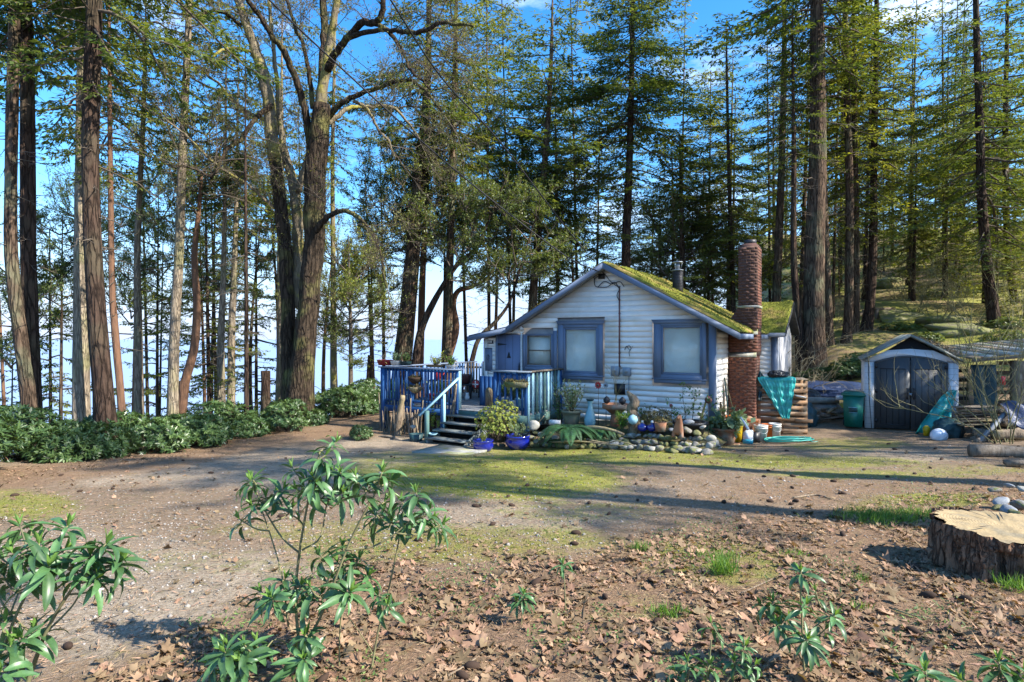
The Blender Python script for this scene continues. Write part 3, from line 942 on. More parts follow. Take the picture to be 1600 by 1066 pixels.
b = MB(); b.add([(-.6, -.3, 2.71), (1.1, -.3, 2.71), (1.1, 1.97, 3.76), (-.6, 1.97, 3.76), (-.6, -.3, 2.79), (1.1, -.3, 2.79), (1.1, 1.97, 3.84), (-.6, 1.97, 3.84)],
                [(3, 2, 1, 0), (4, 5, 6, 7), (0, 1, 5, 4), (1, 2, 6, 5), (2, 3, 7, 6), (3, 0, 4, 7)])
b.add([(-.6, 1.98, 3.76), (1.1, 1.98, 3.76), (1.1, 4.2, 2.74), (-.6, 4.2, 2.74), (-.6, 1.98, 3.84), (1.1, 1.98, 3.84), (1.1, 4.2, 2.82), (-.6, 4.2, 2.82)],
      [(3, 2, 1, 0), (4, 5, 6, 7), (0, 1, 5, 4), (1, 2, 6, 5), (2, 3, 7, 6), (3, 0, 4, 7)])
b.build('roof', M['shingle'], wing)
MB().box(-.1, 1.12, -.345, -.305, 2.66, 2.79).build('eave_board', M['groove'], wing)
MB().beam((1.12, -.33, 2.74), (1.12, 1.97, 3.8), .03, .12).build('barge_board', M['dmetal'], wing)
moss_sheet('roof_moss', wing_roof, 45, 80, wing, thick=.05)

# chimney
CY = 1.53
ch = empty('chimney', (0, CY, 0)); ch.parent = house
BH, BL, G_ = .070, .200, .008
core = MB()
core.box(.014, .696, .005, .8, 0, 2.17); core.box(.014, .736, .095, .8, 2.17, 2.8)
core.prism([(.02, 2.8), (.73, 2.8), (.73, 3.46), (.27, 3.46), (.02, 3.1)], .10, .8); core.box(.264, .736, .095, .8, 3.5, 5.08)
core.build('mortar_core', M['mortar'], ch)
brick_me = {}
def brick_mesh(w, d, key):
    if key not in brick_me:
        c = .006
        b = MB(); b.box(0, w, 0, d, 0, BH)
        brick_me[key] = b.mesh('brick', M['brick'] if key[0] == 'L' else M['brickdk'])
    return brick_me[key]


nb = 0
side = MB()
zc = .15; row = 0
while zc < 5.05:
    if zc < 2.12: x0, x1, yf, kk = 0.01, .70, 0.0, 'L'
    elif zc < 2.74: x0, x1, yf, kk = 0.01, .74, .09, 'L'
    elif zc < 3.42: x0, x1, yf, kk = 0.01 + max(0, (zc - 3.02) * .62), .74, .09, 'U'
    else: x0, x1, yf, kk = .26, .74, .09, 'U'
    if not (3.42 < zc < 3.50) and not (2.12 < zc < 2.2) and not (2.74 < zc < 2.82):
        xx = x0 - (BL + G_) * .5 * (row % 2)
        while xx < x1 - .03:
            a = max(xx, x0); b_ = min(xx + BL, x1)
            if b_ - a > .03:
                wq = round(b_ - a, 2)
                o = obj('brick', brick_mesh(wq, .09, (kk, wq)), ch, loc=(a, yf + random.uniform(-.004, .004), zc)); nb += 1
            xx += BL + G_
        yy = yf + .1 - (BL + G_) * .5 * (row % 2)
        while yy < .78:
            a = max(yy, yf + .095); b_ = min(yy + BL, .81)
            if b_ - a > .03:
                side.box(x1 - .02, x1 + random.uniform(-.003, .003), a, b_, zc, zc + BH)
                side.box(x0 + random.uniform(-.003, .003), x0 + .02, a, b_, zc, zc + BH)
            yy += BL + G_
    zc += BH + G_; row += 1
kind(side.build('side_bricks', M['brick'], ch), 'stuff')
MB().add([(-.0, -.02, 2.15), (.715, -.02, 2.15), (.72, .12, 2.27), (-.0, .12, 2.27), (-.0, -.02, 2.12), (.715, -.02, 2.12), (.72, .12, 2.12), (0, .12, 2.12)],
         [(0, 1, 2, 3), (7, 6, 5, 4), (0, 4, 5, 1), (1, 5, 6, 2), (2, 6, 7, 3), (3, 7, 4, 0)]).build('ledge', M['concrete'], ch)
MB().add([(.3, .06, 2.74), (.755, .06, 2.74), (.75, .12, 2.86), (.3, .12, 2.86), (.3, .06, 2.72), (.755, .06, 2.72), (.75, .14, 2.72), (.3, .14, 2.72)],
         [(0, 1, 2, 3), (7, 6, 5, 4), (0, 4, 5, 1), (1, 5, 6, 2), (2, 6, 7, 3), (3, 7, 4, 0)]).build('ledge', M['concrete'], ch)
MB().box(.235, .76, .07, .83, 3.44, 3.50).build('band', M['concrete'], ch)
MB().lathe([(.34, 0), (.32, .05), (.24, .12)], 4).build('crown', M['brickdk'], ch, loc=(.5, .45, 5.07), rotz=PI / 4)
b = MB(); b.lathe([(.16, 0), (.16, .13), (.13, .13), (.13, .02)], 14); b.build('flue_cap', M['dmetal'], ch, loc=(.5, .45, 5.17), smooth=True)
# metal stove pipe
sp = empty('stove_pipe', (-1.7, 2.8, 0)); sp.parent = house
zt = 4.68
b = MB(); b.lathe([(.155, 3.9), (.155, zt), (.12, zt), (.12, zt - .05)], 18)
for q in np.arange(4.1, zt, .045): b.lathe([(.158, q), (.163, q + .012), (.158, q + .024)], 18)
b.build('pipe', M['dmetal'], sp, smooth=False)
MB().lathe([(.17, zt), (.175, zt + .03), (.08, zt + .05)], 18).build('collar', M['metal'], sp)
MB().lathe([(.065, zt + .05), (.065, zt + .25)], 12).build('inner_pipe', M['metal'], sp)
MB().lathe([(.17, zt + .25), (.15, zt + .28), (.02, zt + .30)], 14).build('cap', M['metal'], sp)
for q in range(3):
    a = q * 2.1; MB().tube([(.09 * math.cos(a), .09 * math.sin(a), zt + .03), (.14 * math.cos(a), .14 * math.sin(a), zt + .26)], .008, .008, 4).build('bracket', M['metal'], sp)

# utilities on the front wall
def WB(px, py, off=-.04): return Wp(px, py, off)
for (x0, y0, x1, y1) in ((956, 573, 967, 587), (974, 575, 985, 587)):
    a, c = WB(x0, y1, -.1), WB(x1, y0, -.1)
    e = empty('meter_box', (a[0], -.035, a[1])); e.parent = house
    wd, hg = c[0] - a[0], c[1] - a[1]
    MB().box(0, wd, -.1, 0, 0, hg).build('box', M['meter'], e)
    MB().box(-.01, wd + .01, -.112, -.101, -.01, hg + .012).build('lid', M['meter'], e)
    MB().lathe([(.045, 0), (.045, .02), (.03, .03)], 12).build('dial', M['metal'], e).matrix_local = Matrix.Translation((wd / 2, -.113, hg * .6)) @ Matrix.Rotation(PI / 2, 4, 'X')
a, c = WB(968, 448), WB(968, 573)
b = MB(); b.tube([(a[0], -.055, a[1]), (c[0] + .0, -.055, c[1])], .018, .018, 8)
for q in np.linspace(a[1], c[1], 7): b.box(a[0] - .03, a[0] + .03, -.06, -.034, q - .008, q + .008)
b.build('conduit', M['conduit'], house)
a, c = WB(983, 588), WB(982, 617)
MB().tube([(a[0], -.05, a[1]), (c[0], -.05, c[1])], .014, .014, 6).build('lower_conduit', M['meter'], house)
# service cable loops under the gable
b = MB()
def wpts(l, off=-.07): return [(*WB(x, y, off)[:1], off, WB(x, y, off)[1]) for x, y in l]
for l in ([(968, 450), (962, 446), (954, 440), (946, 430), (940, 424)], [(968, 452), (960, 441), (950, 448), (938, 449), (930, 447), (929, 436), (936, 431)], [(975, 448), (968, 440), (956, 444), (944, 440), (934, 449)],
          [(968, 452), (964, 462), (968, 470)], [(928, 428), (929, 445)]):
    b.tube(wpts(l), .011, .011, 5, sub=4)
b.box(*[WB(935, 432)[0], WB(945, 430)[0]], -.06, -.035, WB(940, 436)[1], WB(940, 428)[1])
b.build('service_cable', M['wire'], house)
a = WB(961, 616); c = WB(976, 600)
vt = empty('crawl_vent', (a[0], -.036, a[1])); vt.parent = house
MB().box(0, c[0] - a[0], -.02, 0, 0, c[1] - a[1]).build('screen', M['black'], vt)
b = MB()
for q in (0, 1): b.box(-.015, .0, -.024, 0, 0, c[1] - a[1]) if q == 0 else b.box(c[0] - a[0], c[0] - a[0] + .015, -.024, 0, 0, c[1] - a[1])
b.build('frame', M['dmetal'], vt)
# small iron ornament on the wall
orn = tag(MB().tube(wpts([(978, 543), (983, 540), (986, 545), (983, 550), (984, 557)], -.05), .008, .008, 5, sub=3).tube(wpts([(976, 547), (979, 541), (984, 547), (989, 541)], -.05), .01, .004, 5, sub=3).build('wall_ornament', M['dmetal']),
          'small dark iron bird ornament on the white wall right of the conduit', 'ornament')
orn.location = HO; orn.rotation_euler = (0, 0, HR)
# porch lamp above the door
pl = empty('porch_light', (WB(815, 515, -.08)[0], -.036, WB(815, 515, -.08)[1])); pl.parent = house
MB().box(-.05, .05, -.03, 0, -.03, .03).build('plate', M['whitep'], pl)
MB().lathe([(.03, 0), (.055, .03), (.05, .09), (.02, .11)], 12).build('globe', M['whitep'], pl, loc=(-.01, -.07, -.02), smooth=True)

# ================================================================== DECK
deck = empty('deck', HO, HR)
tag(deck, 'raised blue wooden deck with slatted railings in front of the cottage door', 'deck')
FZ = .66
def DB(n, x0, x1, y0, y1, z0, z1, m, par=deck, **k): return MB().box(x0, x1, y0, y1, z0, z1).build(n, M[m], par, **k)
DL, DR = -9.31, -4.2
y = -2.0
while y < 2.9:
    xr = DR if y < -.16 else XL - .03
    DB('deck_board', DL, xr, y, y + .135, FZ - .035, FZ + random.uniform(-.003, .003), 'deckfloor'); y += .142
DB('rim_joist', DL, -6.42, -2.03, -2.001, FZ - .22, FZ - .036, 'deckblue'); DB('rim_joist', -6.42, -5.26, -2.03, -2.001, FZ - .2, FZ - .036, 'tealdeck'); DB('rim_joist', -5.26, DR, -2.03, -2.001, FZ - .26, FZ - .036, 'tealdeck')
DB('rim_joist', DR, DR + .03, -2.0, 0, FZ - .26, FZ - .036, 'tealdeck'); DB('rim_joist', DL - .03, DL, -2.0, 2.9, FZ - .22, FZ - .036, 'deckblue')
for x in (-9.2, -8.2, -7.2, -6.3, -5.3, -4.3):
    for yy in (-1.9, -.3): DB('footing_post', x - .05, x + .05, yy - .05, yy + .05, -.6, FZ - .22, 'greywood')
# railings
CAPZ = 1.75
def post(x, y, m='deckblue', w=.075, z0=-.3, z1=CAPZ - .02, lit=False):
    DB('post', x - w, x + w, y - w, y + w, z0, z1, m)
def cap(x0, x1, y0, y1, m='trim'): DB('rail_cap', x0, x1, y0, y1, CAPZ - .018, CAPZ + .022, m)
post(DL + .05, -1.97); post(-8.15, -1.97, w=.045); post(-6.46, -1.97, w=.06, z1=CAPZ + .0 - .02)
DB('sunlit_post_face', -6.398, -6.385, -2.03, -1.91, FZ + .0, CAPZ - .03, 'turq')  # pale strip paints the sun onto the weathered right side of the post
post(-5.2, -1.97, w=.05); post(DR - .05, -1.96, w=.055); post(DR - .05, -.08, w=.05, z0=.2)
DB('sunlit_post_face', DR + .006, DR + .04, -2.03, -1.97, .25, CAPZ - .12, 'turq')  # sunlit side of the corner post, given as a lighter colour
cap(DL - .1, -6.36, -2.07, -1.88, 'trim'); cap(-5.3, DR + .05, -2.07, -1.88, 'meter'); cap(DR - .1, DR + .05, -1.878, -.04, 'greywood')
cap(DL - .1, DL + .08, -1.878, 2.9, 'trim'); 
DB('rail', DL + .1, -6.52, -1.985, -1.945, CAPZ - .1, CAPZ - .02, 'deckblue'); DB('rail', DL + .1, -6.52, -1.985, -1.945, FZ + .08, FZ + .15, 'deckblue')
DB('rail', -5.15, DR - .1, -1.985, -1.945, CAPZ - .1, CAPZ - .02, 'deckblue'); DB('rail', -5.15, DR - .1, -1.985, -1.945, FZ + .08, FZ + .15, 'deckblue')
DB('rail', DR - .07, DR - .03, -1.9, -.13, CAPZ - .1, CAPZ - .02, 'deckblue'); DB('rail', DR - .07, DR - .03, -1.9, -.13, FZ + .05, FZ + .12, 'tealdeck')
x = DL + .19; i = 0
while x < -6.6:
    ln = FZ - .12 if random.random() < .7 else FZ - .02
    if not (-8.22 < x < -8.08) and i not in (9, 10): DB('baluster', x - .022, x + .022, -2.02, -1.988, ln, CAPZ - .025, 'deckblue', label=None)
    x += .125; i += 1
for x in (-5.05, -4.88, -4.70, -4.52, -4.36): DB('baluster', x - .03, x + .03, -2.02, -1.988, FZ - .05, CAPZ - .025, 'deckblue')
for j, yy in enumerate(np.linspace(-1.72, -.25, 8)): DB('baluster', DR - .028, DR + .012, yy - .045, yy + .045, FZ - .35 if j < 4 else FZ - .1, CAPZ - .03, 'turq' if j in (0, 2, 4, 5, 7) else 'tealdeck')  # lighter slats carry the sunlight of the right-facing side in their colour
yy = -1.75
while yy < 2.8: DB('baluster', DL + .01, DL + .05, yy - .02, yy + .02, FZ + .0, CAPZ - .03, 'deckblue'); yy += .2
# steps (own thing)
st = empty('steps', HO, HR); tag(st, 'four dark weathered wooden steps leading up to the deck', 'steps')
TR = [(.52, -2.28), (.36, -2.58), (.20, -2.88), (.03, -3.18)]
for k, (z, yf) in enumerate(TR):
    MB().box(-6.62 + random.uniform(-.01, .01), -5.34 + random.uniform(-.01, .01), yf, yf + .29, z - .045, z).build('tread', M['tread'], st)
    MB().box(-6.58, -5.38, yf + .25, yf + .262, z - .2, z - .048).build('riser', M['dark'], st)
for x in (-6.6, -5.39):
    v = [(-2.02, .44), (-3.16, -.05), (-3.16, -.35), (-2.02, -.3)]
    b = MB(); b.add([(x, a, c) for a, c in v] + [(x + .04, a, c) for a, c in v], [(0, 1, 2, 3), (7, 6, 5, 4), (0, 4, 5, 1), (1, 5, 6, 2), (2, 6, 7, 3), (3, 7, 4, 0)])
    b.build('stringer', M['tread'], st)
hb_ = Wp(655, 650, -3.15); ht = Wp(716, 591, -2.05)
hr = MB(); hr.beam((hb_[0], -3.15, hb_[1]), (ht[0], -2.05, ht[1]), .09, .045); hr.build('handrail', M['turq'], st)
def stpost(px0, pytop, pybot, off, m, w):
    a = Wp(px0, pytop, off); c = Wp(px0, pybot, off)
    MB().box(a[0] - w, a[0] + w, off - w, off + w, c[1], a[1]).build('handrail_post', M[m], st)
stpost(667, 642, 694, -3.08, 'tealdeck', .045); stpost(691, 622, 676, -2.5, 'deckblue', .04)
a = Wp(694, 616, -2.5); c = Wp(694, 676, -2.5); MB().box(a[0] - .012, a[0] + .02, -2.545, -2.46, c[1], a[1]).build('handrail_post', M['turq'], st)  # pale right face of the blue post, sunlight put into its colour
# concrete pad
pa = G(705, 708); pad = empty('paving_slab', (pa.x, pa.y, pa.z), HR); tag(pad, 'flat grey concrete slab on the ground before the steps', 'slab')
MB().box(-.75, .62, -.5, .55, -.06, .045).build('slab', M['concrete'], pad)

# ================================================================== VEGETATION GENERATORS
def unit(v): return v / (np.linalg.norm(v, axis=-1, keepdims=True) + 1e-9)


def fir_crown(seed, H, Rr, nb, dens=1.0, leafm='fir_leaf', droop=1.0, bottom=0.25):
    """crown of a conifer with its axis on +Z from 0 to H: returns (branch mesh, foliage mesh)"""
    g = np.random.default_rng(seed)
    wood = MB(); leaf = MB()
    C, D, Nn, Lg = [], [], [], []
    paths, rads = [], []
    tp, tr = [], []
    for i in range(nb):
        u = (i + g.uniform(0, 1)) / nb
        h = H * u
        az = i * 2.4 + g.uniform(-.6, .6)
        env = (1 - u) ** .75 * (bottom + (1 - bottom) * min(1, u / .22))
        L = Rr * env * g.choice([.45, .7, .95, 1.2]) * g.uniform(.8, 1.15) + .35
        s = np.linspace(0, 1, 7)
        rad = np.array([math.cos(az), math.sin(az), 0])
        sd = np.array([-rad[1], rad[0], 0])
        up0 = .35 - .75 * (1 - u) * droop + g.uniform(-.12, .12)
        path = rad[None] * (L * s)[:, None] + sd[None] * (L * .12 * g.normal() * s ** 2)[:, None]
        path[:, 2] = h + L * (up0 * s - (.15 + .25 * droop * g.random()) * s ** 2 + .22 * s ** 4)
        path[:, 2] += g.normal(0, .02, 7) * L
        paths.append(path); rads.append(np.linspace(.012 + .011 * L, .006, 7))
        m = max(3, int(L / .165 * dens))
        for k in range(m):
            ss = .22 + .78 * (k + g.random()) / m
            p0 = np.array([np.interp(ss, s, path[:, c]) for c in range(3)])
            for sg in (-1, 1):
                l = (L * .3 * (1.15 - .75 * ss) + .1) * g.uniform(.5, 1.2)
                d = rad * (.55 + .3 * ss) + sd * sg * .8 + np.array([0, 0, g.uniform(-.35, .12)])
                d /= np.linalg.norm(d)
                q = np.stack([p0, p0 + d * l * .5, p0 + d * l + np.array([0, 0, -.12 * l])])
                tp.append(q); tr.append([.008, .005, .003])
                n = max(1, int(l / .12))
                t = (np.arange(n) + g.random(n)) / n
                pos = p0 + d * l * t[:, None]
                for a in (-.75, 0, .75):
                    perp = np.cross(d, [0, 0, 1])
                    dd = d * math.cos(a) + perp * math.sin(a) + g.normal(0, .24, (n, 3)) + np.array([0, 0, g.uniform(-.6, 0)])
                    C.append(pos); D.append(dd); Nn.append(np.array([0, 0, 1.]) + g.normal(0, .35, (n, 3))); Lg.append(g.uniform(.11, .23, n))
    wood.tubes(np.array(paths), np.array(rads), 4)
    tp = np.array(tp); tr = np.array(tr)
    sel = g.random(len(tp)) < .45
    wood.tubes(tp[sel], tr[sel], 3)
    C = np.concatenate(C); D = np.concatenate(D); Nn = np.concatenate(Nn); Lg = np.concatenate(Lg)
    leaf.leaves(C, D, Nn, Lg, Lg * g.uniform(.2, .38, len(Lg)), bend=.05)
    return wood.mesh('fir_branches', M['twig']), leaf.mesh('fir_foliage', M[leafm])


def dead_branches(seed, H, Rr, nb, m='twig'):
    g = np.random.default_rng(seed)
    b = MB(); paths = []; rads = []; sp = []; sr = []
    for i in range(nb):
        h = H * g.random(); az = g.uniform(0, 2 * PI); L = Rr * g.uniform(.2, 1) * (.45 + .55 * h / H)
        rad = np.array([math.cos(az), math.sin(az), 0]); s = np.linspace(0, 1, 6)
        p = rad[None] * (L * s)[:, None] + g.normal(0, .035, (6, 3)) * L * s[:, None]
        p[:, 2] += h + L * (g.uniform(-.35, .25) * s - .2 * s ** 2)
        paths.append(p); rads.append(np.linspace(.010 + .006 * L, .004, 6))
        for k in range(int(3 + L * 4)):
            ss = g.uniform(.2, 1); p0 = np.array([np.interp(ss, s, p[:, c]) for c in range(3)])
            l = L * g.uniform(.1, .35)
            d = unit(rad * .6 + g.normal(0, .6, 3) + np.array([0, 0, -.15]))
            sp.append(np.stack([p0, p0 + d * l * .5 + g.normal(0, .03, 3), p0 + d * l])); sr.append([.006, .004, .002])
    b.tubes(np.array(paths), np.array(rads), 4); b.tubes(np.array(sp), np.array(sr), 3)
    return b.mesh('dead_branches', M[m])


def grow(g, P0, D0, L0, r0, levels, up=.15, spread=.7, K=5, kids=(5, 5, 4), lenf=(.5, .5, .5), wig=.12):
    """recursive twig growth; returns list of (paths, radii) per level and tip array"""
    out = []
    P_, D_, L_, r_ = np.atleast_2d(P0), unit(np.atleast_2d(D0)), np.atleast_1d(L0), np.atleast_1d(r0)
    for lv in range(levels):
        n = len(P_)
        pts = [P_]; d = D_.copy()
        for k in range(K - 1):
            d = unit(d + g.normal(0, wig, (n, 3)) + np.array([0, 0, up * .3]))
            pts.append(pts[-1] + d * (L_ / (K - 1))[:, None])
        path = np.stack(pts, 1)
        out.append((path, r_[:, None] * np.linspace(1, .4, K)[None]))
        if lv == levels - 1: break
        c = kids[lv]
        s = g.uniform(.2, 1, (n, c)); s[:, 0] = 1
        f = s * (K - 1); i0 = np.minimum(f.astype(int), K - 2); w = (f - i0)[..., None]
        ar = np.arange(n)[:, None]
        base = path[ar, i0] * (1 - w) + path[ar, i0 + 1] * w
        tang = unit(path[ar, i0 + 1] - path[ar, i0])
        nd = unit(tang + g.normal(0, spread, (n, c, 3)) + np.array([0, 0, up]))
        P_ = base.reshape(-1, 3); D_ = nd.reshape(-1, 3)
        L_ = (L_[:, None] * lenf[lv] * g.uniform(.5, 1.2, (n, c))).ravel()
        r_ = (r_[:, None] * .55 * np.ones((n, c))).ravel()
    return out


def twigs_to(b, levels, sides=(5, 4, 3, 3)):
    for i, (p, r) in enumerate(levels): b.tubes(p, np.maximum(r, .0022), sides[min(i, 3)])


def leaf_cloud(g, b, path, n_each, size, w=.45, jit=.06, droop=.0, along=(.3, 1)):
    """leaves scattered along the given twigs"""
    N_, K, _ = path.shape
    s = g.uniform(along[0], along[1], (N_, n_each)); f = s * (K - 1); i0 = np.minimum(f.astype(int), K - 2); ww = (f - i0)[..., None]
    ar = np.arange(N_)[:, None]
    base = (path[ar, i0] * (1 - ww) + path[ar, i0 + 1] * ww).reshape(-1, 3) + g.normal(0, jit, (N_ * n_each, 3)) * .5
    tang = unit(path[ar, i0 + 1] - path[ar, i0]).reshape(-1, 3)
    d = unit(tang * .6 + g.normal(0, .7, base.shape) + np.array([0, 0, -droop]))
    nn = np.array([0, 0, 1.]) + g.normal(0, .5, base.shape)
    l = size * g.uniform(.6, 1.3, len(base))
    b.leaves(base, d, nn, l, l * w, bend=.08)


# shared crown meshes
VAR = [fir_crown(11, 13, 3.0, 84), fir_crown(12, 13, 3.4, 74, droop=1.3), fir_crown(13, 13, 2.5, 80, leafm='fir_leaf2'), fir_crown(14, 13, 3.2, 60, dens=.8, leafm='fir_leaf2', droop=.6),
       fir_crown(15, 10, 2.2, 56, leafm='fir_leaf2', dens=.85), fir_crown(16, 12, 1.9, 62, dens=.9)]
DEAD = [dead_branches(21, 9, 1.9, 34), dead_branches(22, 9, 1.5, 26), dead_branches(23, 9, 2.3, 44)]


def arbutus_crown(seed, H, n0, lsize=.11, leafm='arb_leaf'):
    g = np.random.default_rng(seed); w_, l_ = MB(), MB()
    P0 = np.stack([np.zeros(n0), np.zeros(n0), g.uniform(0, H * .8, n0)], 1)
    az = np.arange(n0) * 2.4
    D0 = np.stack([np.cos(az), np.sin(az), g.uniform(.1, .7, n0)], 1)
    lv = grow(g, P0, D0, g.uniform(1.2, 2.6, n0), np.full(n0, .035), 4, up=.2, spread=.55, kids=(6, 5, 3), lenf=(.55, .5, .6))
    twigs_to(w_, lv)
    leaf_cloud(g, l_, lv[3][0], 7, lsize, w=.42, jit=.08, droop=.15)
    leaf_cloud(g, l_, lv[2][0], 5, lsize, w=.42, jit=.08)
    return w_.mesh('leafy_branches', M['twig']), l_.mesh('leafy_foliage', M[leafm])


ARB = [arbutus_crown(31, 5, 15), arbutus_crown(32, 6, 13, leafm='arb_leaf'), arbutus_crown(33, 4, 14, leafm='yshrub', lsize=.09)]


def trunk_mesh(pts, r, m, sides=12, name='trunk', rough=.05):
    b = MB(); p = smooth_path(np.array([tuple(q) for q in pts]), 5)
    rr = np.interp(np.linspace(0, 1, len(p)), np.linspace(0, 1, len(r)), r)
    z0 = p[0, 2]
    rr = rr * (1 + .3 * np.exp(-(p[:, 2] - z0) / (.55 * rr[0] * 4)))
    b.tubes(p, rr, sides, noise=rough)
    return b, p


def tree(label, pxs, depth, wpx, bark='fir', H=24, crowns=(), dead=None, group=None, cat='tree', name='fir_tree', leanout=True, sides=12):
    """pxs: photo pixels up the trunk (base first), wpx: trunk widths in photo pixels; crowns: (kind, z0, scale_xy, scale_z)"""
    pts = [P(x, y, depth) for x, y in pxs]
    x0, y0 = pts[0].x, pts[0].y
    zb = GZ(x0, y0) - .15
    base = Vector((x0, y0, zb))
    if pts[0].z > zb + .3:
        d = (pts[0] - pts[1]); k = (pts[0].z - zb) / max(1e-3, -d.z)
        q = pts[0] + d * min(k, 6) * .5; q.y = y0; q.z = zb; pts = [q] + pts; base = q
    else: pts[0].z = zb; 
    d = (pts[-1] - pts[-2]).normalized() * .5 + Vector((0, 0, .5)); d.normalize()
    top = zb + H
    if top > pts[-1].z + .5:
        k = (top - pts[-1].z) / d.z
        pts += [pts[-1] + d * k * .5, pts[-1] + d * k]
        wl = list(wpx) + [wpx[-1] * .55, wpx[-1] * .12]
    else: wl = list(wpx)
    r = [q * .5 / FX * depth for q in wl]
    r = [max(q, .015) for q in r]
    e = empty(name, base)
    tag(e, label, cat, group)
    b, path = trunk_mesh([p - base for p in pts], r, bark, sides)
    b.build('trunk', M[bark], e, smooth=True)
    def at(z):
        zz = z - base.z
        return Vector([float(np.interp(zz, path[:, 2], path[:, c])) for c in range(3)])
    for (kd, z0, sxy, sz) in crowns:
        src = {'f': VAR, 'a': ARB}[kd[0]][int(kd[1])]
        a = at(z0); c = at(min(z0 + 8, top)); ax = (c - a).normalized() if (c - a).length > .1 else Vector((0, 0, 1))
        q = Vector((0, 0, 1)).rotation_difference(ax).to_matrix().to_4x4()
        mt = Matrix.Translation(a) @ q @ Matrix.Rotation(random.uniform(0, 6.28), 4, 'Z') @ Matrix.Diagonal((sxy, sxy, sz, 1))
        kind(obj('branches', src[0], e, mtx=mt), 'stuff'); kind(obj('foliage', src[1], e, mtx=mt), 'stuff')
    if dead is not None:
        k_, z0, s = dead
        a = at(z0); c = at(z0 + 6); ax = (c - a).normalized()
        q = Vector((0, 0, 1)).rotation_difference(ax).to_matrix().to_4x4()
        q_ = obj('dead_branches', DEAD[k_], e, mtx=Matrix.Translation(a) @ q @ Matrix.Rotation(random.uniform(0, 6), 4, 'Z') @ Matrix.Diagonal((s, s, s, 1)))
        kind(q_, 'stuff')
    return e


# ------------------------------------------------------------------ trees one can tell apart (left of the cottage)
tree('slim fir trunk with pale upper bark at the far left edge, leaning left', [(45, 640), (36, 560), (18, 400), (19, 200), (24, 0)], 13.5, [24, 20, 18, 16, 15], 'fir', 24, [('f1', 9.5, .95, 1.1)], (0, 4.5, .9))
tree('dark straight fir trunk second from the left edge', [(52, 640), (45, 430), (44, 200), (42, 0)], 14, [26, 22, 20, 18], 'firdark', 24, [('f0', 9, .9, 1.1)], (1, 4, 1))
tree('pale sunlit fir trunk just behind the thick dark trunk on the left', [(127, 650), (127, 440), (128, 250), (130, 60)], 19, [30, 24, 18, 15], 'pale', 25, [('f2', 8.5, 1.0, 1.1)], (1, 3, 1))
tree('thickest dark fir trunk on the left, flaring at its foot above the hedge', [(163, 645), (149, 450), (142, 250), (147, 60), (150, -60)], 13, [36, 27, 24, 23, 21], 'firdark', 24, [('f1', 8.2, 1.05, 1.1)], (2, 3.5, 1))
tree('thin reddish fir trunk close to the right of the thick dark trunk', [(190, 645), (180, 520), (175, 440), (173, 250), (172, 100)], 18, [13, 11, 10, 8, 6], 'redbark', 20, [('f4', 7.5, .9, 1.2)], (0, 2, .9))
tree('slim sunlit trunk standing alone against the water on the left', [(217, 650), (216, 520), (215, 380), (224, 200), (228, 80)], 20, [17, 14, 11, 8, 6], 'pale', 20, [('f3', 8, .8, 1.1)], (1, 2, 1.1))
tree('tall smooth pale trunk leaning right, bluish at the top, left of the maple', [(270, 640), (273, 520), (280, 400), (285, 260), (292, 120), (297, 0)], 19, [19, 16, 14, 13, 11, 9], 'pale', 24, [('f3', 9.5, .8, 1.0)], (0, 5, 1))
tree('curving red barked arbutus behind the hedge', [(285, 625), (291, 590), (303, 545), (308, 480), (304, 400), (311, 330), (316, 270)], 20, [15, 15, 13, 12, 10, 7, 4], 'redbark', 11, [('a1', 5.5, .8, .9)], None, name='arbutus_tree', cat='tree')
tree('reddish double trunk left member left of the thin dead fir', [(346, 625), (345, 540), (349, 440), (352, 300)], 21, [13, 12, 10, 7], 'pale', 17, [('f5', 7, .9, 1.0)], (0, 2, 1))
tree('sunlit slim trunk between the double trunk and the thin dead fir', [(361, 625), (362, 520), (366, 420), (370, 300)], 22, [15, 12, 10, 7], 'pale', 17, [('f4', 6.5, .9, 1.0)], (1, 2, 1))
tree('thin straight dead looking dark fir left of the maple', [(385, 632), (385, 450), (384, 280), (384, 150)], 17, [8.5, 7, 5, 2.5], 'firdark', 11.5, [], (2, 1.2, .85))
tree('brown trunk with stringy bark just left of the maple base', [(437, 615), (440, 520), (438, 400), (440, 250)], 24, [15, 13, 11, 8], 'pale', 20, [('f3', 7, .8, 1.0)], (2, 2, .9))
tree('pale mossy slender trunk just right of the maple', [(522, 612), (521, 520), (521, 420), (520, 250), (523, 100)], 24, [13, 11, 9, 7, 5], 'mapletop', 20, [('a2', 4.0, .8, 1.0), ('f4', 9, .6, 1)], (0, 4, .9))
tree('small leafy evergreen tree with yellow green top between the maple and the deck', [(548, 600), (548, 520), (546, 440), (545, 400)], 23, [9, 7, 5, 3], 'twig', 7.2, [('a2', 2.6, .8, .9), ('a1', 1.0, .8, .6)], None, name='young_evergreen_tree')
tree('broken dark dead stub left of the deck railing', [(576, 600), (577, 575), (578, 555)], 24, [9, 8, 7], 'firdark', 2.4, [], None, name='dead_stub', cat='dead stub')
tree('big rugged light brown fir behind the left deck railing', [(627, 590), (636, 500), (645, 400), (652, 300), (664, 200), (668, 120), (670, 60)], 25, [33, 28, 25, 22, 17, 13, 10], 'fir', 23, [('f0', 9.5, 1.1, 1.0), ('a0', 7, .9, 1.0), ('a1', 5, .7, .7)], (2, 4, 1))
tree('slim reddish trunk directly right of the big rugged fir', [(655, 590), (657, 540), (660, 440), (665, 330), (666, 240)], 27, [16, 13, 11, 9, 7], 'redbark', 20, [('a0', 6, .8, 1.0)], (0, 6, 1))
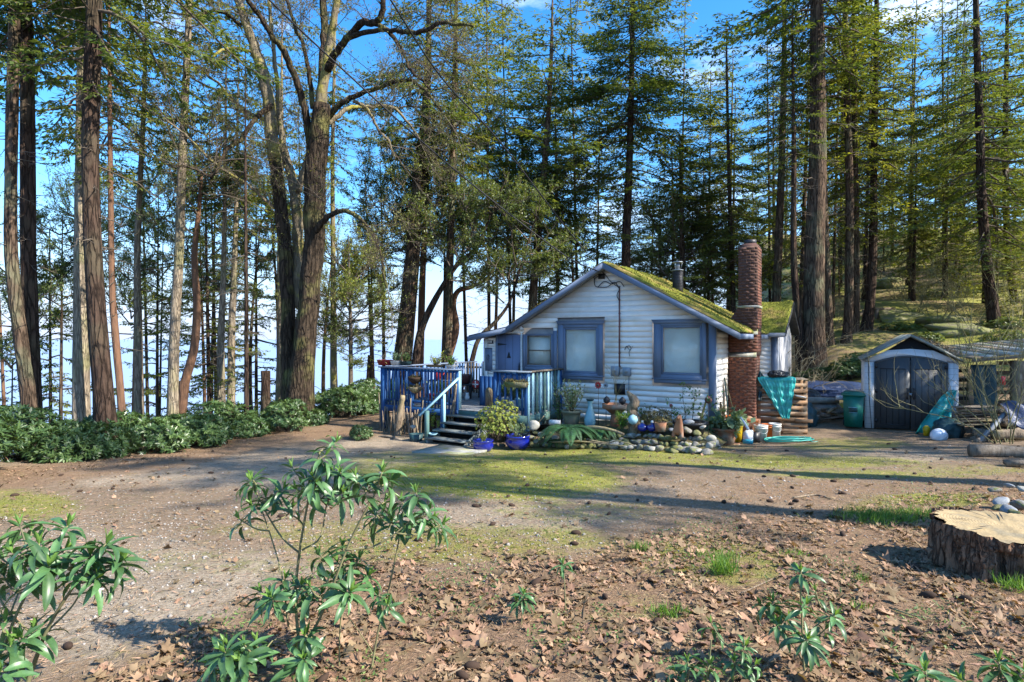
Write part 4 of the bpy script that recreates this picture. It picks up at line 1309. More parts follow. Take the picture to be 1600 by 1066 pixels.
tree('straight smooth grey brown fir trunk left of the cottage gable', [(698, 590), (701, 480), (705, 330), (709, 180), (712, 60)], 25, [17, 15, 13, 11, 8], 'fir', 23, [('f3', 9.5, 1.0, 1.0), ('a1', 7, .8, 1.0)], (0, 6, 1))
tree('dark leaning arbutus with an arching stem, in front of the straight grey brown trunk', [(648, 588), (652, 545), (662, 505), (690, 450), (718, 410), (745, 385)], 23, [14, 13, 12, 10, 7, 5], 'firdark', 9.5, [('a0', 4.8, .9, .9)], None, name='arbutus_tree')
tree('dark leaning arbutus rising from behind the picket fence', [(722, 600), (735, 572), (748, 530), (775, 502), (797, 470)], 22, [9, 9, 8, 7, 5], 'firdark', 7.5, [('a1', 3.4, .9, .8)], None, name='arbutus_tree')
tree('crooked arbutus stem with pale patches right of the straight grey brown trunk', [(690, 590), (712, 520), (708, 478), (716, 455), (738, 448), (765, 430)], 26, [11, 11, 11, 9, 7, 4], 'redbark', 9, [('a0', 5, 1.0, .9)], None, name='arbutus_tree')
# behind and right of the cottage
tree('bushy fir with a leaning trunk and dry vine tangle behind the left roof slope', [(832, 480), (838, 400), (848, 290), (858, 160), (862, 60)], 27, [16, 14, 12, 9, 6], 'fir', 20, [('f0', 6.0, 1.45, .95), ('a0', 5.5, 1.1, 1.0)], (2, 3, .8))
tree('tall full fir with dark straight trunk directly behind the roof ridge', [(978, 430), (978, 380), (982, 280), (986, 150), (988, 0)], 27, [15, 14, 13, 10, 7], 'firdark', 23, [('f1', 9, 1.45, .95), ('f0', 12, 1.1, .7)], (0, 6, 1.3))
tree('low dense evergreen behind the stove pipe', [(1066, 470), (1066, 400), (1064, 300), (1062, 240)], 29, [12, 10, 8, 4], 'fir', 13, [('f0', 3.0, 1.25, .8), ('a0', 3.5, 1.1, 1.2)], None)
tree('very thin straight dark fir left of the brick stack', [(1146, 480), (1142, 380), (1138, 250), (1135, 100)], 28, [8, 7, 6, 4], 'firdark', 18, [('f5', 7, 1.2, .95), ('f4', 4.5, .9, .8)], (1, 3, 1))
tree('sunlit brown trunk just right of the brick stack, leaning right', [(1212, 490), (1216, 380), (1221, 250), (1224, 100)], 27, [15, 13, 11, 9], 'fir', 22, [('f5', 10, 1.0, 1.0)], (2, 5, 1))
tree('thin bare crooked tree with drooping twigs between the brick stack and the big fir', [(1252, 590), (1247, 500), (1240, 400), (1240, 250), (1238, 110)], 22, [14, 12, 9, 7, 4], 'firdark', 15, [('f5', 9, .7, .6)], (2, 4, 1))
tree('biggest fir of the wood with thick furrowed bark, behind the pallets', [(1270, 605), (1271, 500), (1273, 380), (1277, 250), (1277, 100), (1275, 0)], 22, [36, 30, 28, 24, 21, 18], 'fir', 25, [('f1', 12.2, 1.3, .95)], (2, 7, 1.3), sides=18)
tree('reddish trunk half hidden behind the biggest fir', [(1297, 590), (1294, 480), (1289, 360), (1285, 200)], 24, [13, 12, 11, 9], 'fir', 22, [('f3', 11, 1.0, 1.0)], (1, 5, 1))
tree('dark straight twin trunk, the left one, left of the shed roof', [(1322, 585), (1326, 480), (1327, 300), (1321, 100)], 24, [15, 13, 12, 9], 'fir', 21, [('f3', 9, 1.0, 1.0)], (0, 4, 1.2))
tree('slightly thinner twin trunk, the right one, left of the shed roof', [(1334, 585), (1337, 480), (1337, 330), (1334, 150)], 25, [13, 11, 9, 7], 'fir', 20, [('f4', 7, 1.0, 1.2)], (1, 4, 1))
tree('dark fir trunk with pale peeled streak left of the hillside stairs', [(1352, 575), (1359, 480), (1364, 380), (1365, 250), (1368, 80)], 25, [17, 14, 12, 10, 8], 'firdark', 22, [('f2', 8.5, 1.1, 1.0)], (2, 4, 1.2))
tree('slender fir with layered branches, rising from the slope behind the lean-to shelter', [(1556, 520), (1545, 440), (1534, 320), (1530, 200), (1525, 60), (1522, -60)], 23, [17, 15, 13, 11, 9, 7], 'firdark', 20, [('f1', 5.6, 1.25, .95)], (2, 3.5, 1.1))
tree('thin dark fir near the right edge of the wood', [(1585, 470), (1575, 400), (1571, 300), (1570, 180), (1572, 60)], 27, [11, 10, 9, 8, 6], 'firdark', 19, [('f1', 7.5, 1.2, 1.0)], (0, 4, 1.1))
tree('young fir with low green boughs above the shed roof', [(1475, 520), (1477, 440), (1478, 380)], 30, [9, 7, 5], 'firdark', 14, [('f2', 3.4, .9, .75)], (1, 1.5, 1))
tree('slight bare sapling on the mossy slope above the shed', [(1426, 505), (1427, 450), (1428, 400), (1430, 330)], 30, [7, 6, 5, 3], 'firdark', 11, [('f4', 7.5, .6, .5)], (1, 2, .8))

# ------------------------------------------------------------------ the wood beyond: background trees
def wood_tree(x, y, H, v, s, bark, group, label, cstart, name='fir_tree', dead=True, w=.16):
    zb = GZ(x, y) - .2
    e = empty(name, (x, y, zb)); tag(e, label, 'tree', group)
    lean = (random.uniform(-.03, .03) * H, random.uniform(-.02, .02) * H)
    b, path = trunk_mesh([Vector((0, 0, 0)), Vector((lean[0] * .4, lean[1] * .4, H * .4)), Vector((lean[0], lean[1], H))], [w, w * .75, .02], bark, 8)
    b.build('trunk', M[bark], e, smooth=True)
    cl = H - cstart
    mt = Matrix.Translation((lean[0] * cstart / H, lean[1] * cstart / H, cstart)) @ Matrix.Rotation(random.uniform(0, 6.28), 4, 'Z') @ Matrix.Diagonal((s, s, cl / 13.0, 1))
    kind(obj('branches', VAR[v][0], e, mtx=mt), 'stuff'); kind(obj('foliage', VAR[v][1], e, mtx=mt), 'stuff')
    if dead: kind(obj('dead_branches', DEAD[v % 3], e, mtx=Matrix.Translation((0, 0, max(.8, cstart - 7))) @ Matrix.Rotation(random.uniform(0, 6), 4, 'Z')), 'stuff')
    return e


rr = random.Random(5)
n = 0; pts = []
while n < 38:
    y = rr.uniform(27, 62); x = y * rr.uniform(.40, 1.02)
    if min([9] + [math.hypot(x - a, y - b) for a, b in pts]) < 1.7: continue
    pts.append((x, y)); n += 1
    q = 800 + FX * x / y; v = rr.choice([0, 1, 2, 2, 3, 3, 3, 4, 4, 5])
    where = 'left of the twin trunks' if q < 1320 else ('behind the hillside stairs' if q < 1400 else ('above the shed roof' if q < 1500 else ('above the lean-to roof' if q < 1580 else 'at the right edge')))
    far = 'far back' if y > 48 else ('mid' if y > 37 else 'low')
    wood_tree(x, y, rr.uniform(12, 21), v, rr.uniform(.8, 1.1), rr.choice(['fir', 'firdark', 'fir']), 'background firs on the slope', f"{'pale' if v in (2, 3, 4) else 'dark'} fir {far} on slope {where}", rr.uniform(1.5, 6), w=rr.uniform(.08, .14))
for k in range(30):
    y = rr.uniform(24, 50); x = y * rr.uniform(.5, 1.0); q = 800 + FX * x / y
    if y < 30 and 1340 < q < 1420: continue
    where = 'left of the stairs' if q < 1340 else ('above the shed' if q < 1490 else 'above the lean-to')
    wood_tree(x, y, rr.uniform(3, 8), rr.choice([4, 3, 2]), rr.uniform(.4, .75), 'fir', 'young firs on the slope', f"short yellow green young fir {'higher' if y > 36 else 'lower'} on the slope {where}", .3, name='young_fir', w=.05, dead=False)
pts = []; n = 0
while n < 8:
    y = rr.uniform(30, 42); x = y * rr.uniform(-.22, .42)
    if x < float(bluff_x(y)) - 1 or min([9] + [math.hypot(x - a, y - b) for a, b in pts]) < 2.2: continue
    pts.append((x, y)); n += 1
    q = 800 + FX * x / y
    where = 'left of the gable peak' if q < 940 else ('between gable peak and stack' if q < 1150 else 'right of the brick stack')
    wood_tree(x, y, rr.uniform(11, 21), rr.choice([0, 1, 3, 4, 5]), rr.uniform(.8, 1.15), rr.choice(['fir', 'firdark']), 'background firs beyond the cottage', f"{'distant' if y > 36 else 'nearer'} fir in the loose row beyond the cottage, {where}", rr.uniform(2, 6), w=rr.uniform(.09, .15))
for (px_, y, H, v, s, cs) in [(80, 21, 18, 2, .9, 5), (240, 27, 21, 3, 1.0, 7), (325, 26, 19, 3, .9, 6), (400, 28, 20, 3, 1.0, 6), (330, 22, 14, 4, .9, 5), (478, 30, 22, 3, .8, 9), (585, 30, 15, 3, 1.0, 5), (5, 22, 18, 2, .9, 5), (765, 29, 22, 3, 1.0, 9), (800, 33, 25, 0, 1.2, 9), (905, 32, 24, 3, 1.2, 9), (1060, 33, 22, 3, 1.2, 8), (1105, 31, 17, 2, 1.1, 5), (930, 36, 19, 3, 1.2, 5), (730, 31, 20, 3, 1.1, 8)]:
    wood_tree((px_ - 800) / FX * y, y, H, v, s, 'fir' if v % 2 else 'firdark', 'background firs on the bluff', 'thin fir on the bluff edge, ' + ('left of the smooth leaning trunk' if px_ < 270 else ('between the leaning trunk and the maple' if px_ < 450 else ('right of the maple' if px_ < 700 else 'above the cottage roof'))), cs, w=.1)
for i, (px_, y, z0, v, s_, lb) in enumerate([(18, 19, 1.5, 0, .8, 'low down at the left edge'), (95, 20, 2.5, 1, .8, 'between the dark trunk and the pale one'), (205, 22, 2.5, 2, .8, 'behind the slim sunlit trunk'), (250, 24, 4, 0, .9, 'left of the smooth leaning trunk'),
                                        (325, 25, 3.5, 2, .9, 'right of the curving arbutus'), (400, 25, 3.5, 1, .9, 'left of the maple stems'), (340, 27, 7.5, 2, .9, 'high between the arbutus and the maple'), (235, 26, 8, 2, .9, 'high left of the leaning trunk'), (150, 24, 6, 2, .8, 'behind the thickest dark trunk'),
                                        (430, 26, 7, 2, .8, 'high behind the maple stems'), (585, 27, 3, 1, .9, 'between the maple and the rugged fir'), (600, 28, 6.5, 0, .9, 'high left of the rugged fir'), (505, 25, 2.5, 2, .7, 'directly right of the maple base'),
                                        (690, 29, 5.5, 1, 1.0, 'right of the rugged fir'), (770, 28, 5.0, 0, 1.0, 'above the lower left roof'), (800, 30, 8, 1, 1.1, 'high above the left roof slope'), (890, 30, 5, 1, 1.0, 'just above the left roof slope'), (1040, 31, 5.5, 2, 1.0, 'behind the right roof slope'), (1110, 30, 5, 0, 1.0, 'left of the brick stack'), (1180, 32, 5, 2, .9, 'right of the brick stack')]):
    x = (px_ - 800) / FX * y; zb = GZ(x, y) - .2; e = empty('leafy_tree', (x, y, zb)); tag(e, 'slender leafy evergreen ' + lb, 'tree')
    top = z0 + 5.5 * s_ + (0 - zb)
    b, pth = trunk_mesh([Vector((0, 0, 0)), Vector((rr.uniform(-.3, .3), 0, top * .5)), Vector((rr.uniform(-.5, .5), 0, top))], [.10, .07, .015], 'twig', 7)
    b.build('trunk', M['fir' if i % 2 else 'redbark'], e, smooth=True)
    mt = Matrix.Translation((0, 0, z0 - zb)) @ Matrix.Rotation(rr.uniform(0, 6.28), 4, 'Z') @ Matrix.Diagonal((s_, s_, s_, 1))
    kind(obj('branches', ARB[v][0], e, mtx=mt), 'stuff'); kind(obj('foliage', ARB[v][1], e, mtx=mt), 'stuff')
# the wood goes on to the right of and behind the viewer; it throws the dappled shade
for (x, y, H, v, s, cs) in [(13.5, 5.5, 21, 3, .8, 11), (22, 5, 23, 4, 1.2, 9), (11, -4.5, 22, 3, .9, 12), (20, 11, 21, 3, 1.0, 7), (27, 13, 22, 2, 1.2, 7), (32, 6, 23, 3, 1.3, 8), (17, -9, 23, 5, 1.0, 10), (14.5, 1.5, 23, 5, 1.0, 13), (17, 3.5, 24, 4, 1.1, 13), (16, 0.5, 25, 3, .85, 11.5), (19, 7.5, 24, 5, 1.0, 10)]:
    wood_tree(x, y, H, v, s, 'fir', 'firs beside and behind the viewer', 'tall fir standing to the right of the yard', cs, w=.22, dead=False)

# ------------------------------------------------------------------ big maple
DM = 18.5
mb_ = P(470, 622, DM); mz = GZ(mb_.x, DM) - .1
maple = empty('maple_tree', (mb_.x, DM, mz)); tag(maple, 'big forked mossy maple with bare spreading limbs in the left middle', 'tree')
LIMBS = [  # name, material, [(px,py,extra depth)], widths px
    ('trunk', 'maple', [(463, 640, 0), (470, 600, 0), (476, 540, 0), (484, 450, 0), (491, 380, 0), (491, 300, 0), (497, 230, 0), (503, 165, 0)], [50, 40, 33, 30, 31, 32, 31, 26]),
    ('stem', 'maple', [(452, 630, .3), (452, 560, .3), (449, 470, .4), (446, 390, .5), (437, 310, .6), (429, 245, .7)], [26, 23, 21, 21, 20, 19]),
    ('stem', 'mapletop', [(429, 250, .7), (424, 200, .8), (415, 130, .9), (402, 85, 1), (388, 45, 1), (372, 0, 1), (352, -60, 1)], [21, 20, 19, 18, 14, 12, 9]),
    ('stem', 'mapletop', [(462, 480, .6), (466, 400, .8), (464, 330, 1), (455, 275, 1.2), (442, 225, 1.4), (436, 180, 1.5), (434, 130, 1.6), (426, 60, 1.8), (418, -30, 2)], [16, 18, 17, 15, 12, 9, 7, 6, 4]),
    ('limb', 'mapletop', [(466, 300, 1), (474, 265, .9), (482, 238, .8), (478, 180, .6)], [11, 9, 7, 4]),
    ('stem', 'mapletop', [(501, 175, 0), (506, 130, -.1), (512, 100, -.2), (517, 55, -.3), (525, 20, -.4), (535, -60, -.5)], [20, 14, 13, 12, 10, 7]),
    ('stem', 'maple', [(500, 180, 0), (504, 120, .3), (507, 60, .5), (506, 0, .7), (508, -70, .9)], [17, 14, 12, 11, 8]),
    ('limb', 'maple', [(512, 110, -.2), (524, 85, -.6), (545, 58, -1), (566, 37, -1.4), (587, 36, -1.8), (598, 15, -2), (596, -20, -2.2), (588, -60, -2.4)], [13, 11, 10, 10, 10, 8, 7, 5]),
    ('limb', 'maple', [(540, 62, -1), (570, 52, -1.6), (610, 48, -2.2), (650, 52, -2.8), (690, 38, -3.2), (740, 42, -3.6)], [8, 7, 6, 6, 5, 3]),
    ('limb', 'maple', [(590, 38, -1.8), (612, 55, -2), (628, 80, -2.2), (645, 112, -2.4), (672, 140, -2.6)], [7, 6, 5, 4, 3]),
    ('limb', 'maple', [(512, 185, .2), (530, 165, 0), (560, 148, -.2), (590, 138, -.5), (618, 128, -.8), (645, 128, -1), (668, 145, -1.3), (690, 175, -1.6)], [10, 9, 8, 7, 6, 5, 4, 3]),
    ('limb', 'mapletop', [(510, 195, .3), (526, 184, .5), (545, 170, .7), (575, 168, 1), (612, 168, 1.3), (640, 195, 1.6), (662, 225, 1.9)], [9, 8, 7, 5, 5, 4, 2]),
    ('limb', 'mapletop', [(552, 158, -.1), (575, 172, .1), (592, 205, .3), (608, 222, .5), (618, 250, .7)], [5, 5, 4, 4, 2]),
    ('limb', 'maple', [(494, 362, -.2), (508, 342, -.5), (524, 333, -.8), (545, 331, -1.1), (566, 345, -1.4), (585, 372, -1.7), (598, 410, -2), (604, 450, -2.1)], [11, 9, 8, 7, 6, 5, 4, 3]),
    ('limb', 'maple', [(485, 226, .1), (476, 170, 0), (462, 125, -.3), (446, 82, -.6), (431, 64, -.8), (408, 30, -1), (385, -5, -1.3), (360, -60, -1.6)], [12, 11, 10, 10, 9, 8, 7, 5]),
    ('limb', 'maple', [(489, 170, .4), (484, 120, .4), (474, 72, .4), (462, 45, .4), (452, 10, .4), (440, -50, .4)], [8, 7, 6, 6, 5, 4]),
    ('limb', 'maple', [(426, 165, .7), (408, 177, .4), (395, 192, .1), (378, 218, -.2), (356, 232, -.5), (345, 255, -.7), (330, 275, -1), (300, 262, -1.3), (262, 258, -1.6)], [9, 8, 7, 7, 6, 5, 5, 4, 2]),
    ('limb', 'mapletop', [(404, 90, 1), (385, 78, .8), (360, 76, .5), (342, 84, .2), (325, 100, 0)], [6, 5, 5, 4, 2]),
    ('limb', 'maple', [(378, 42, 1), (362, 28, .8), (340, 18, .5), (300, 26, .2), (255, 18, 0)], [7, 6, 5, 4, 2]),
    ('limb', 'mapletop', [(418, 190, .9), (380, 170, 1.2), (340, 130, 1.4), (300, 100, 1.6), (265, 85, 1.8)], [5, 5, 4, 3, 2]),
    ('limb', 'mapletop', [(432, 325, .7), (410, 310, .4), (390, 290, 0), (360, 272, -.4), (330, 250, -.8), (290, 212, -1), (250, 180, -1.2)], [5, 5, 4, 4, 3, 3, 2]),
]
gm = np.random.default_rng(77)
twP, twD, twL, twR = [], [], [], []
for nm, m_, pp, ww in LIMBS:
    p = np.array([tuple(P(x, y, DM + dy) - Vector(maple.location)) for x, y, dy in pp])
    ww = np.array(ww, float)
    if nm == 'trunk' or (nm == 'stem' and pp[0][1] > 600): p[0, 2] = min(p[0, 2], 0)
    sp_ = smooth_path(p, 5)
    sp_[3:-1] += gm.normal(0, .016, sp_[3:-1].shape)
    r_ = np.interp(np.linspace(0, 1, len(sp_)), np.linspace(0, 1, len(ww)), ww) * .5 / FX * DM
    if ww[-1] < 8: r_ = r_ * 1.0
    b = MB(); b.tubes(sp_, r_, 12 if ww[0] > 20 else 8, noise=.06)
    b.build(nm, M[m_], maple, smooth=True)
    if nm != 'trunk':
        ln = np.linalg.norm(np.diff(sp_, axis=0), axis=1).sum()
        st_ = .35 if ww[0] < 12 else .5
        for k in range(int(ln * 3.0 * (1 - st_) + 2)):
            s = gm.uniform(st_, 1) * (len(sp_) - 1); i0 = min(int(s), len(sp_) - 2)
            twP.append(sp_[i0] + (sp_[i0 + 1] - sp_[i0]) * (s - i0)); t_ = unit(sp_[i0 + 1] - sp_[i0])
            twD.append(t_ + gm.normal(0, .75, 3) + np.array([0, 0, .25])); twL.append(gm.uniform(.7, 1.9)); twR.append(.014)
lv = grow(gm, np.array(twP), np.array(twD), np.array(twL), np.array(twR), 4, up=.12, spread=.6, kids=(6, 5, 3), lenf=(.55, .5, .55), wig=.17)
b = MB(); twigs_to(b, lv); kind(b.build('twigs', M['twig'], maple), 'stuff')
b = MB(); leaf_cloud(gm, b, lv[3][0], 1, .06, w=.6, along=(.8, 1), jit=.02); leaf_cloud(gm, b, lv[2][0], 1, .06, w=.6, along=(.7, 1), jit=.02)
kind(b.build('buds', M['bud_leaf'], maple), 'stuff')

# ------------------------------------------------------------------ bushes
def bush_mesh(seed, w, h, nw, leaf, m='hedge_leaf', per=8, lw=.3):
    g = np.random.default_rng(seed)
    # points on a lumpy shell
    lob = g.normal(0, 1, (7, 3)); lob[:, 2] = np.abs(lob[:, 2]) * .6; lob = unit(lob)
    d = g.normal(0, 1, (nw, 3)); d[:, 2] = np.abs(d[:, 2]) - .25; d = unit(d)
    r = .72 + .28 * np.maximum(0, (d @ lob.T).max(1)) ** 4 + g.normal(0, .05, nw)
    r *= np.where(g.random(nw) < .35, g.uniform(.45, .9, nw), 1)
    c = d * r[:, None] * np.array([w / 2, w / 2, h * .62]) + np.array([0, 0, h * .38])
    c[:, 2] = np.maximum(c[:, 2], .05)
    C = np.repeat(c, per, 0); ax = unit(d + np.array([0, 0, .7]) + g.normal(0, .3, d.shape)); A = np.repeat(ax, per, 0)
    a1 = unit(np.cross(A, np.array([.3, .2, 1.0]) + 0 * A)); a2 = np.cross(A, a1)
    th = np.tile(np.arange(per) * 2 * PI / per, nw) + np.repeat(g.uniform(0, 6, nw), per)
    D = a1 * np.cos(th)[:, None] + a2 * np.sin(th)[:, None] + A * g.uniform(-.1, .9, len(C))[:, None]
    l = leaf * g.uniform(.6, 1.2, len(C))
    b = MB(); b.leaves(C, D, A + g.normal(0, .2, A.shape), l, l * lw, bend=.08)
    s = MB(); k = nw // 5
    q = c[:k]; o = np.stack([g.uniform(-w / 8, w / 8, k), g.uniform(-w / 8, w / 8, k), np.zeros(k)], 1)
    s.tubes(np.stack([o, o * .3 + q * .6 + np.array([0, 0, -.02]), q], 1), np.tile([.012, .008, .004], (k, 1)), 3)
    return b.mesh('bush_leaves', M[m]), s.mesh('bush_stems', M['twig'])


HB = [bush_mesh(41, 1.7, 1.15, 520, .13), bush_mesh(42, 1.5, 1.3, 480, .12), bush_mesh(43, 1.3, .8, 380, .11)]


def place_bush(src, loc, s, rot, label, group=None, cat='bush', name='bush', sz=None):
    e = empty(name, loc, rot); tag(e, label, cat, group)
    mt = Matrix.Diagonal((s, s, sz or s, 1))
    obj('foliage', src[0], e, mtx=mt); obj('stems', src[1], e, mtx=mt)
    return e


HL = [(8.2, -8.7), (9.4, -8.9), (10.8, -8.7), (12.2, -8.6), (13.4, -8.3), (14.7, -7.9), (16, -7.3), (17.3, -6.8), (18.6, -6.3), (19.8, -5.8), (21, -5.3), (22.2, -4.8)]
for i, (y, x) in enumerate(HL):
    for q in range(2):
        xx = x - q * 1.1 + rr.uniform(-.15, .15); yy = y + rr.uniform(-.4, .4) + q * .6
        v = rr.choice([0, 1, 0]) if q else rr.choice([0, 2, 1])
        s = rr.uniform(.82, 1.2) * (1.15 if y < 12 else .95)
        place_bush(HB[v], (xx, yy, GZ(xx, yy) - .08 - (.1 if q == 0 else 0)), s, rr.uniform(0, 6), ('front' if q == 0 else 'back') + ' row hedge bush, number ' + ['one', 'two', 'three', 'four', 'five', 'six', 'seven', 'eight', 'nine', 'ten', 'eleven', 'twelve'][i] + ' from the left', 'bushes of the hedge along the bluff', cat='bush', name='hedge_bush')

# ================================================================== SHED
def frame_from(px0, y0_, px1, ang):
    pass


SR = -R(29)
SX = Vector((math.cos(SR), math.sin(SR), 0)); SY = Vector((-math.sin(SR), math.cos(SR), 0))
s0 = P(1498, 677, 14.8); SW = 2.06
SO = Vector((s0.x, s0.y, 0)) - SX * SW
SO.z = .17
shed = empty('garden_shed', SO, SR); tag(shed, 'pale resin garden shed with arched dark grey double doors', 'shed')
def SB(n, *a, m='shedwall', par=shed, **k): return MB().box(*a).build(n, M[m], par, **k)
EH = 1.86; PKH = 2.56
def arch(x): return 1.80 + .17 * (1 - ((x - SW / 2) / .78) ** 2)
SB('side_wall', 0, .03, 0.03, 2.1, 0, EH); SB('side_wall', SW - .03, SW, 0.03, 2.1, 0, EH); SB('back_wall', 0.03, SW - .03, 2.07, 2.1, 0, EH)
SB('front_panel', 0, SW / 2 - .78, 0, .029, 0, EH); SB('front_panel', SW / 2 + .78, SW, 0, .029, 0, EH)
xs = np.linspace(SW / 2 - .78, SW / 2 + .78, 13)
MB().prism([(x, arch(x)) for x in xs] + [(SW, 1.80), (SW, EH), (SW / 2 + .5, 2.13), (SW / 2, 2.17), (SW / 2 - .5, 2.13), (0, EH), (0, 1.80)], 0, .028).build('front_header', M['shedwall'], shed)
MB().prism([(.12, EH), (SW / 2, PKH - .08), (SW - .12, EH)], .031, .06).build('gable_vent_panel', M['dark'], shed)
b = MB()
for z in np.arange(.12, 1.85, .155):
    b.box(.004, SW / 2 - .79, -.003, .0, z, z + .006); b.box(SW / 2 + .79, SW - .004, -.003, 0, z, z + .006)
for x in (.10, SW - .1): b.box(x, x + .005, -.003, 0, .02, 1.8)
b.build('panel_joints', M['groove'], shed)
for s in (-1, 1):
    d = empty('door', (SW / 2 + s * .77, -.02, .03)); d.parent = shed
    xx = np.linspace(0, .76, 8)
    MB().prism([(-s * x, 0) for x in (0, .76)] + [(-s * x, arch(SW / 2 + s * (.77 - x)) - .06) for x in xx[::-1]], -.02, .02).build('door_panel', M['sheddoor'], d)
    fr = MB(); fr.box(min(-s * .10, -s * .66), max(-s * .10, -s * .66), -.03, -.0205, 1.60, 1.615); fr.box(min(-s * .10, -s * .66), max(-s * .10, -s * .66), -.03, -.0205, .1, .115)
    fr.build('moulding', M['dmetal'], d)
    for x in (.10, .24, .38, .52, .655): MB().box(-s * x - .005, -s * x + .005, -.027, -.0205, .12, 1.6).build('plank_groove', M['black'], d)
    MB().tube([(-s * .70, -.03, .82), (-s * .70, -.075, .85), (-s * .70, -.075, 1.06), (-s * .70, -.03, 1.09)], .022, .022, 8, sub=3).build('handle', M['black'], d)
    for z in (.15, .95, 1.62): MB().box(-.03, .03, -.035, -.0205, z, z + .09).build('hinge', M['black'], d)
MB().box(SW / 2 - .035, SW / 2 + .035, -.1, -.06, .93, 1.0).build('padlock', M['metal'], shed)
b = MB()
top = [(SW / 2 - .79, 0)] + [(SW / 2 - .79, arch(SW / 2 - .78) - .0)]
xs = np.linspace(SW / 2 - .79, SW / 2 + .79, 14)
b.tube([(x, -.012, arch(min(max(x, SW / 2 - .78), SW / 2 + .78)) - .005) for x in xs], .03, .03, 6)
b.box(SW / 2 - .81, SW / 2 - .775, -.03, 0, 0, 1.8); b.box(SW / 2 + .775, SW / 2 + .81, -.03, 0, 0, 1.8)
b.build('door_frame', M['sheddoor'], shed)
for s in (-1, 1):
    x0 = -.09 if s < 0 else SW + .09
    pts = [(x0, EH - .02), (x0, EH + .03), (SW / 2 + s * .28, PKH - .15), (SW / 2 + s * .004, PKH), (SW / 2 + s * .004, PKH - .07), (SW / 2 + s * .28, PKH - .22)]
    if s > 0: pts = pts[::-1]
    MB().prism(pts, -.14, 2.2).build('roof_panel', M['shedroof'], shed)
MB().tube([(.16, -.012, 0), (.10, -.02, 1.0), (.08, -.02, 1.9)], .008, .008, 5).build('hanging_cord', M['dmetal'], shed)
# moss and debris lying on the right hand roof panel
g = np.random.default_rng(3)
C = np.stack([g.uniform(SW / 2 + .1, SW + .08, 500), g.uniform(-.14, .8, 500), np.zeros(500)], 1); C[:, 2] = PKH - (C[:, 0] - SW / 2) * .46 + .01
b = MB(); b.leaves(C, g.normal(0, 1, (500, 3)), np.array([.2, 0, 1]) + g.normal(0, .4, (500, 3)), g.uniform(.04, .1, 500), .03)
kind(b.build('fallen_leaves', M['litter2'], shed), 'stuff')

# ================================================================== HELPERS FOR LOOSE THINGS
def rock_mesh(seed, m, sx=1, sy=1, sz=1, nf=None):
    g = np.random.default_rng(seed)
    bm = bmesh_ico(2)
    v = bm[0].copy()
    for i in range(7):
        n = unit(g.normal(0, 1, 3)); d = g.uniform(.45, .85)
        k = v @ n; v = v - np.where(k > d, k - d, 0)[:, None] * n[None]
    v += g.normal(0, .025, v.shape)
    v *= np.array([sx, sy, sz])
    b = MB(); b.add(v, bm[1]); return b.mesh('rock', M[m])


import bmesh as _bm
_ICO = {}
def bmesh_ico(sub):
    if sub not in _ICO:
        bm = _bm.new(); _bm.ops.create_icosphere(bm, subdivisions=sub, radius=1)
        bm.verts.ensure_lookup_table()
        _ICO[sub] = (np.array([v.co[:] for v in bm.verts]), np.array([[q.index for q in f.verts] for f in bm.faces])); bm.free()
    return _ICO[sub]


ROCKS = {k: [rock_mesh(100 + i * 7 + j, k, 1, g_, h_) for i, (g_, h_) in enumerate([(.8, .6), (.7, .45), (.9, .75), (.6, .5)])] for j, k in enumerate(['stone', 'palestone', 'mosstone', 'bluestone'])}


def rock(loc, r, label, m='stone', v=None, group=None, rot=None, sc=(1, 1, 1), cat='rock', name='rock'):
    o = obj(name, random.choice(ROCKS[m]) if v is None else ROCKS[m][v], loc=loc)
    o.scale = (r * sc[0], r * sc[1], r * sc[2]); o.rotation_euler = (random.uniform(-.2, .2), random.uniform(-.2, .2), random.uniform(0, 6) if rot is None else rot)
    tag(o, label, cat, group); return o


def on(px, py, dz=0.0):
    g_ = G(px, py); g_.z += dz; return g_


def hp(px, py, off, dz=0):
    """photo pixel on the plane parallel to the cottage front at distance -off before it -> world point"""
    a, z = Wp(px, py, off)
    return HO + HX * a + HY * off + Vector((0, 0, z + dz))


BED = lambda off: .05 + .30 * float(np.clip((off + 2.1) / 1.4, 0, 1))
# raised soil of the flower bed along the front wall
def bed():
    U, V = np.meshgrid(np.linspace(-3.9, .35, 60), np.linspace(-2.35, -.03, 34))
    w0 = HO.x + HX.x * U + HY.x * V; w1 = HO.y + HX.y * U + HY.y * V
    h = .05 + .33 * np.clip((V + 2.3) / 1.0, 0, 1) - .25 * np.clip((U + .1) / .4, 0, 1) - .2 * np.clip((-3.6 - U) / .3, 0, 1)
    h = h + .03 * fnoise(U * 3, V * 3, .6) + gz(w0, w1) * 0
    h = np.where((V < -2.3), -.1, h)
    i = np.arange(33)[:, None] * 60 + np.arange(59)[None]
    b = MB(); b.add(np.stack([w0, w1, h], -1).reshape(-1, 3), np.stack([i, i + 1, i + 61, i + 60], -1).reshape(-1, 4))
    kind(b.build('flower_bed_soil', mat('bed_soil', (.09, .06, .04), (.11, .11, .03), scale=5, bump=.9, bscale=30, rough=1), smooth=True), 'structure')


bed()


def bedz(p):
    q = p - HO; U = q.dot(HX); V = q.dot(HY)
    return float(.05 + .33 * np.clip((V + 2.3) / 1.0, 0, 1) - .25 * np.clip((U + .1) / .4, 0, 1) - .2 * np.clip((-3.6 - U) / .3, 0, 1))


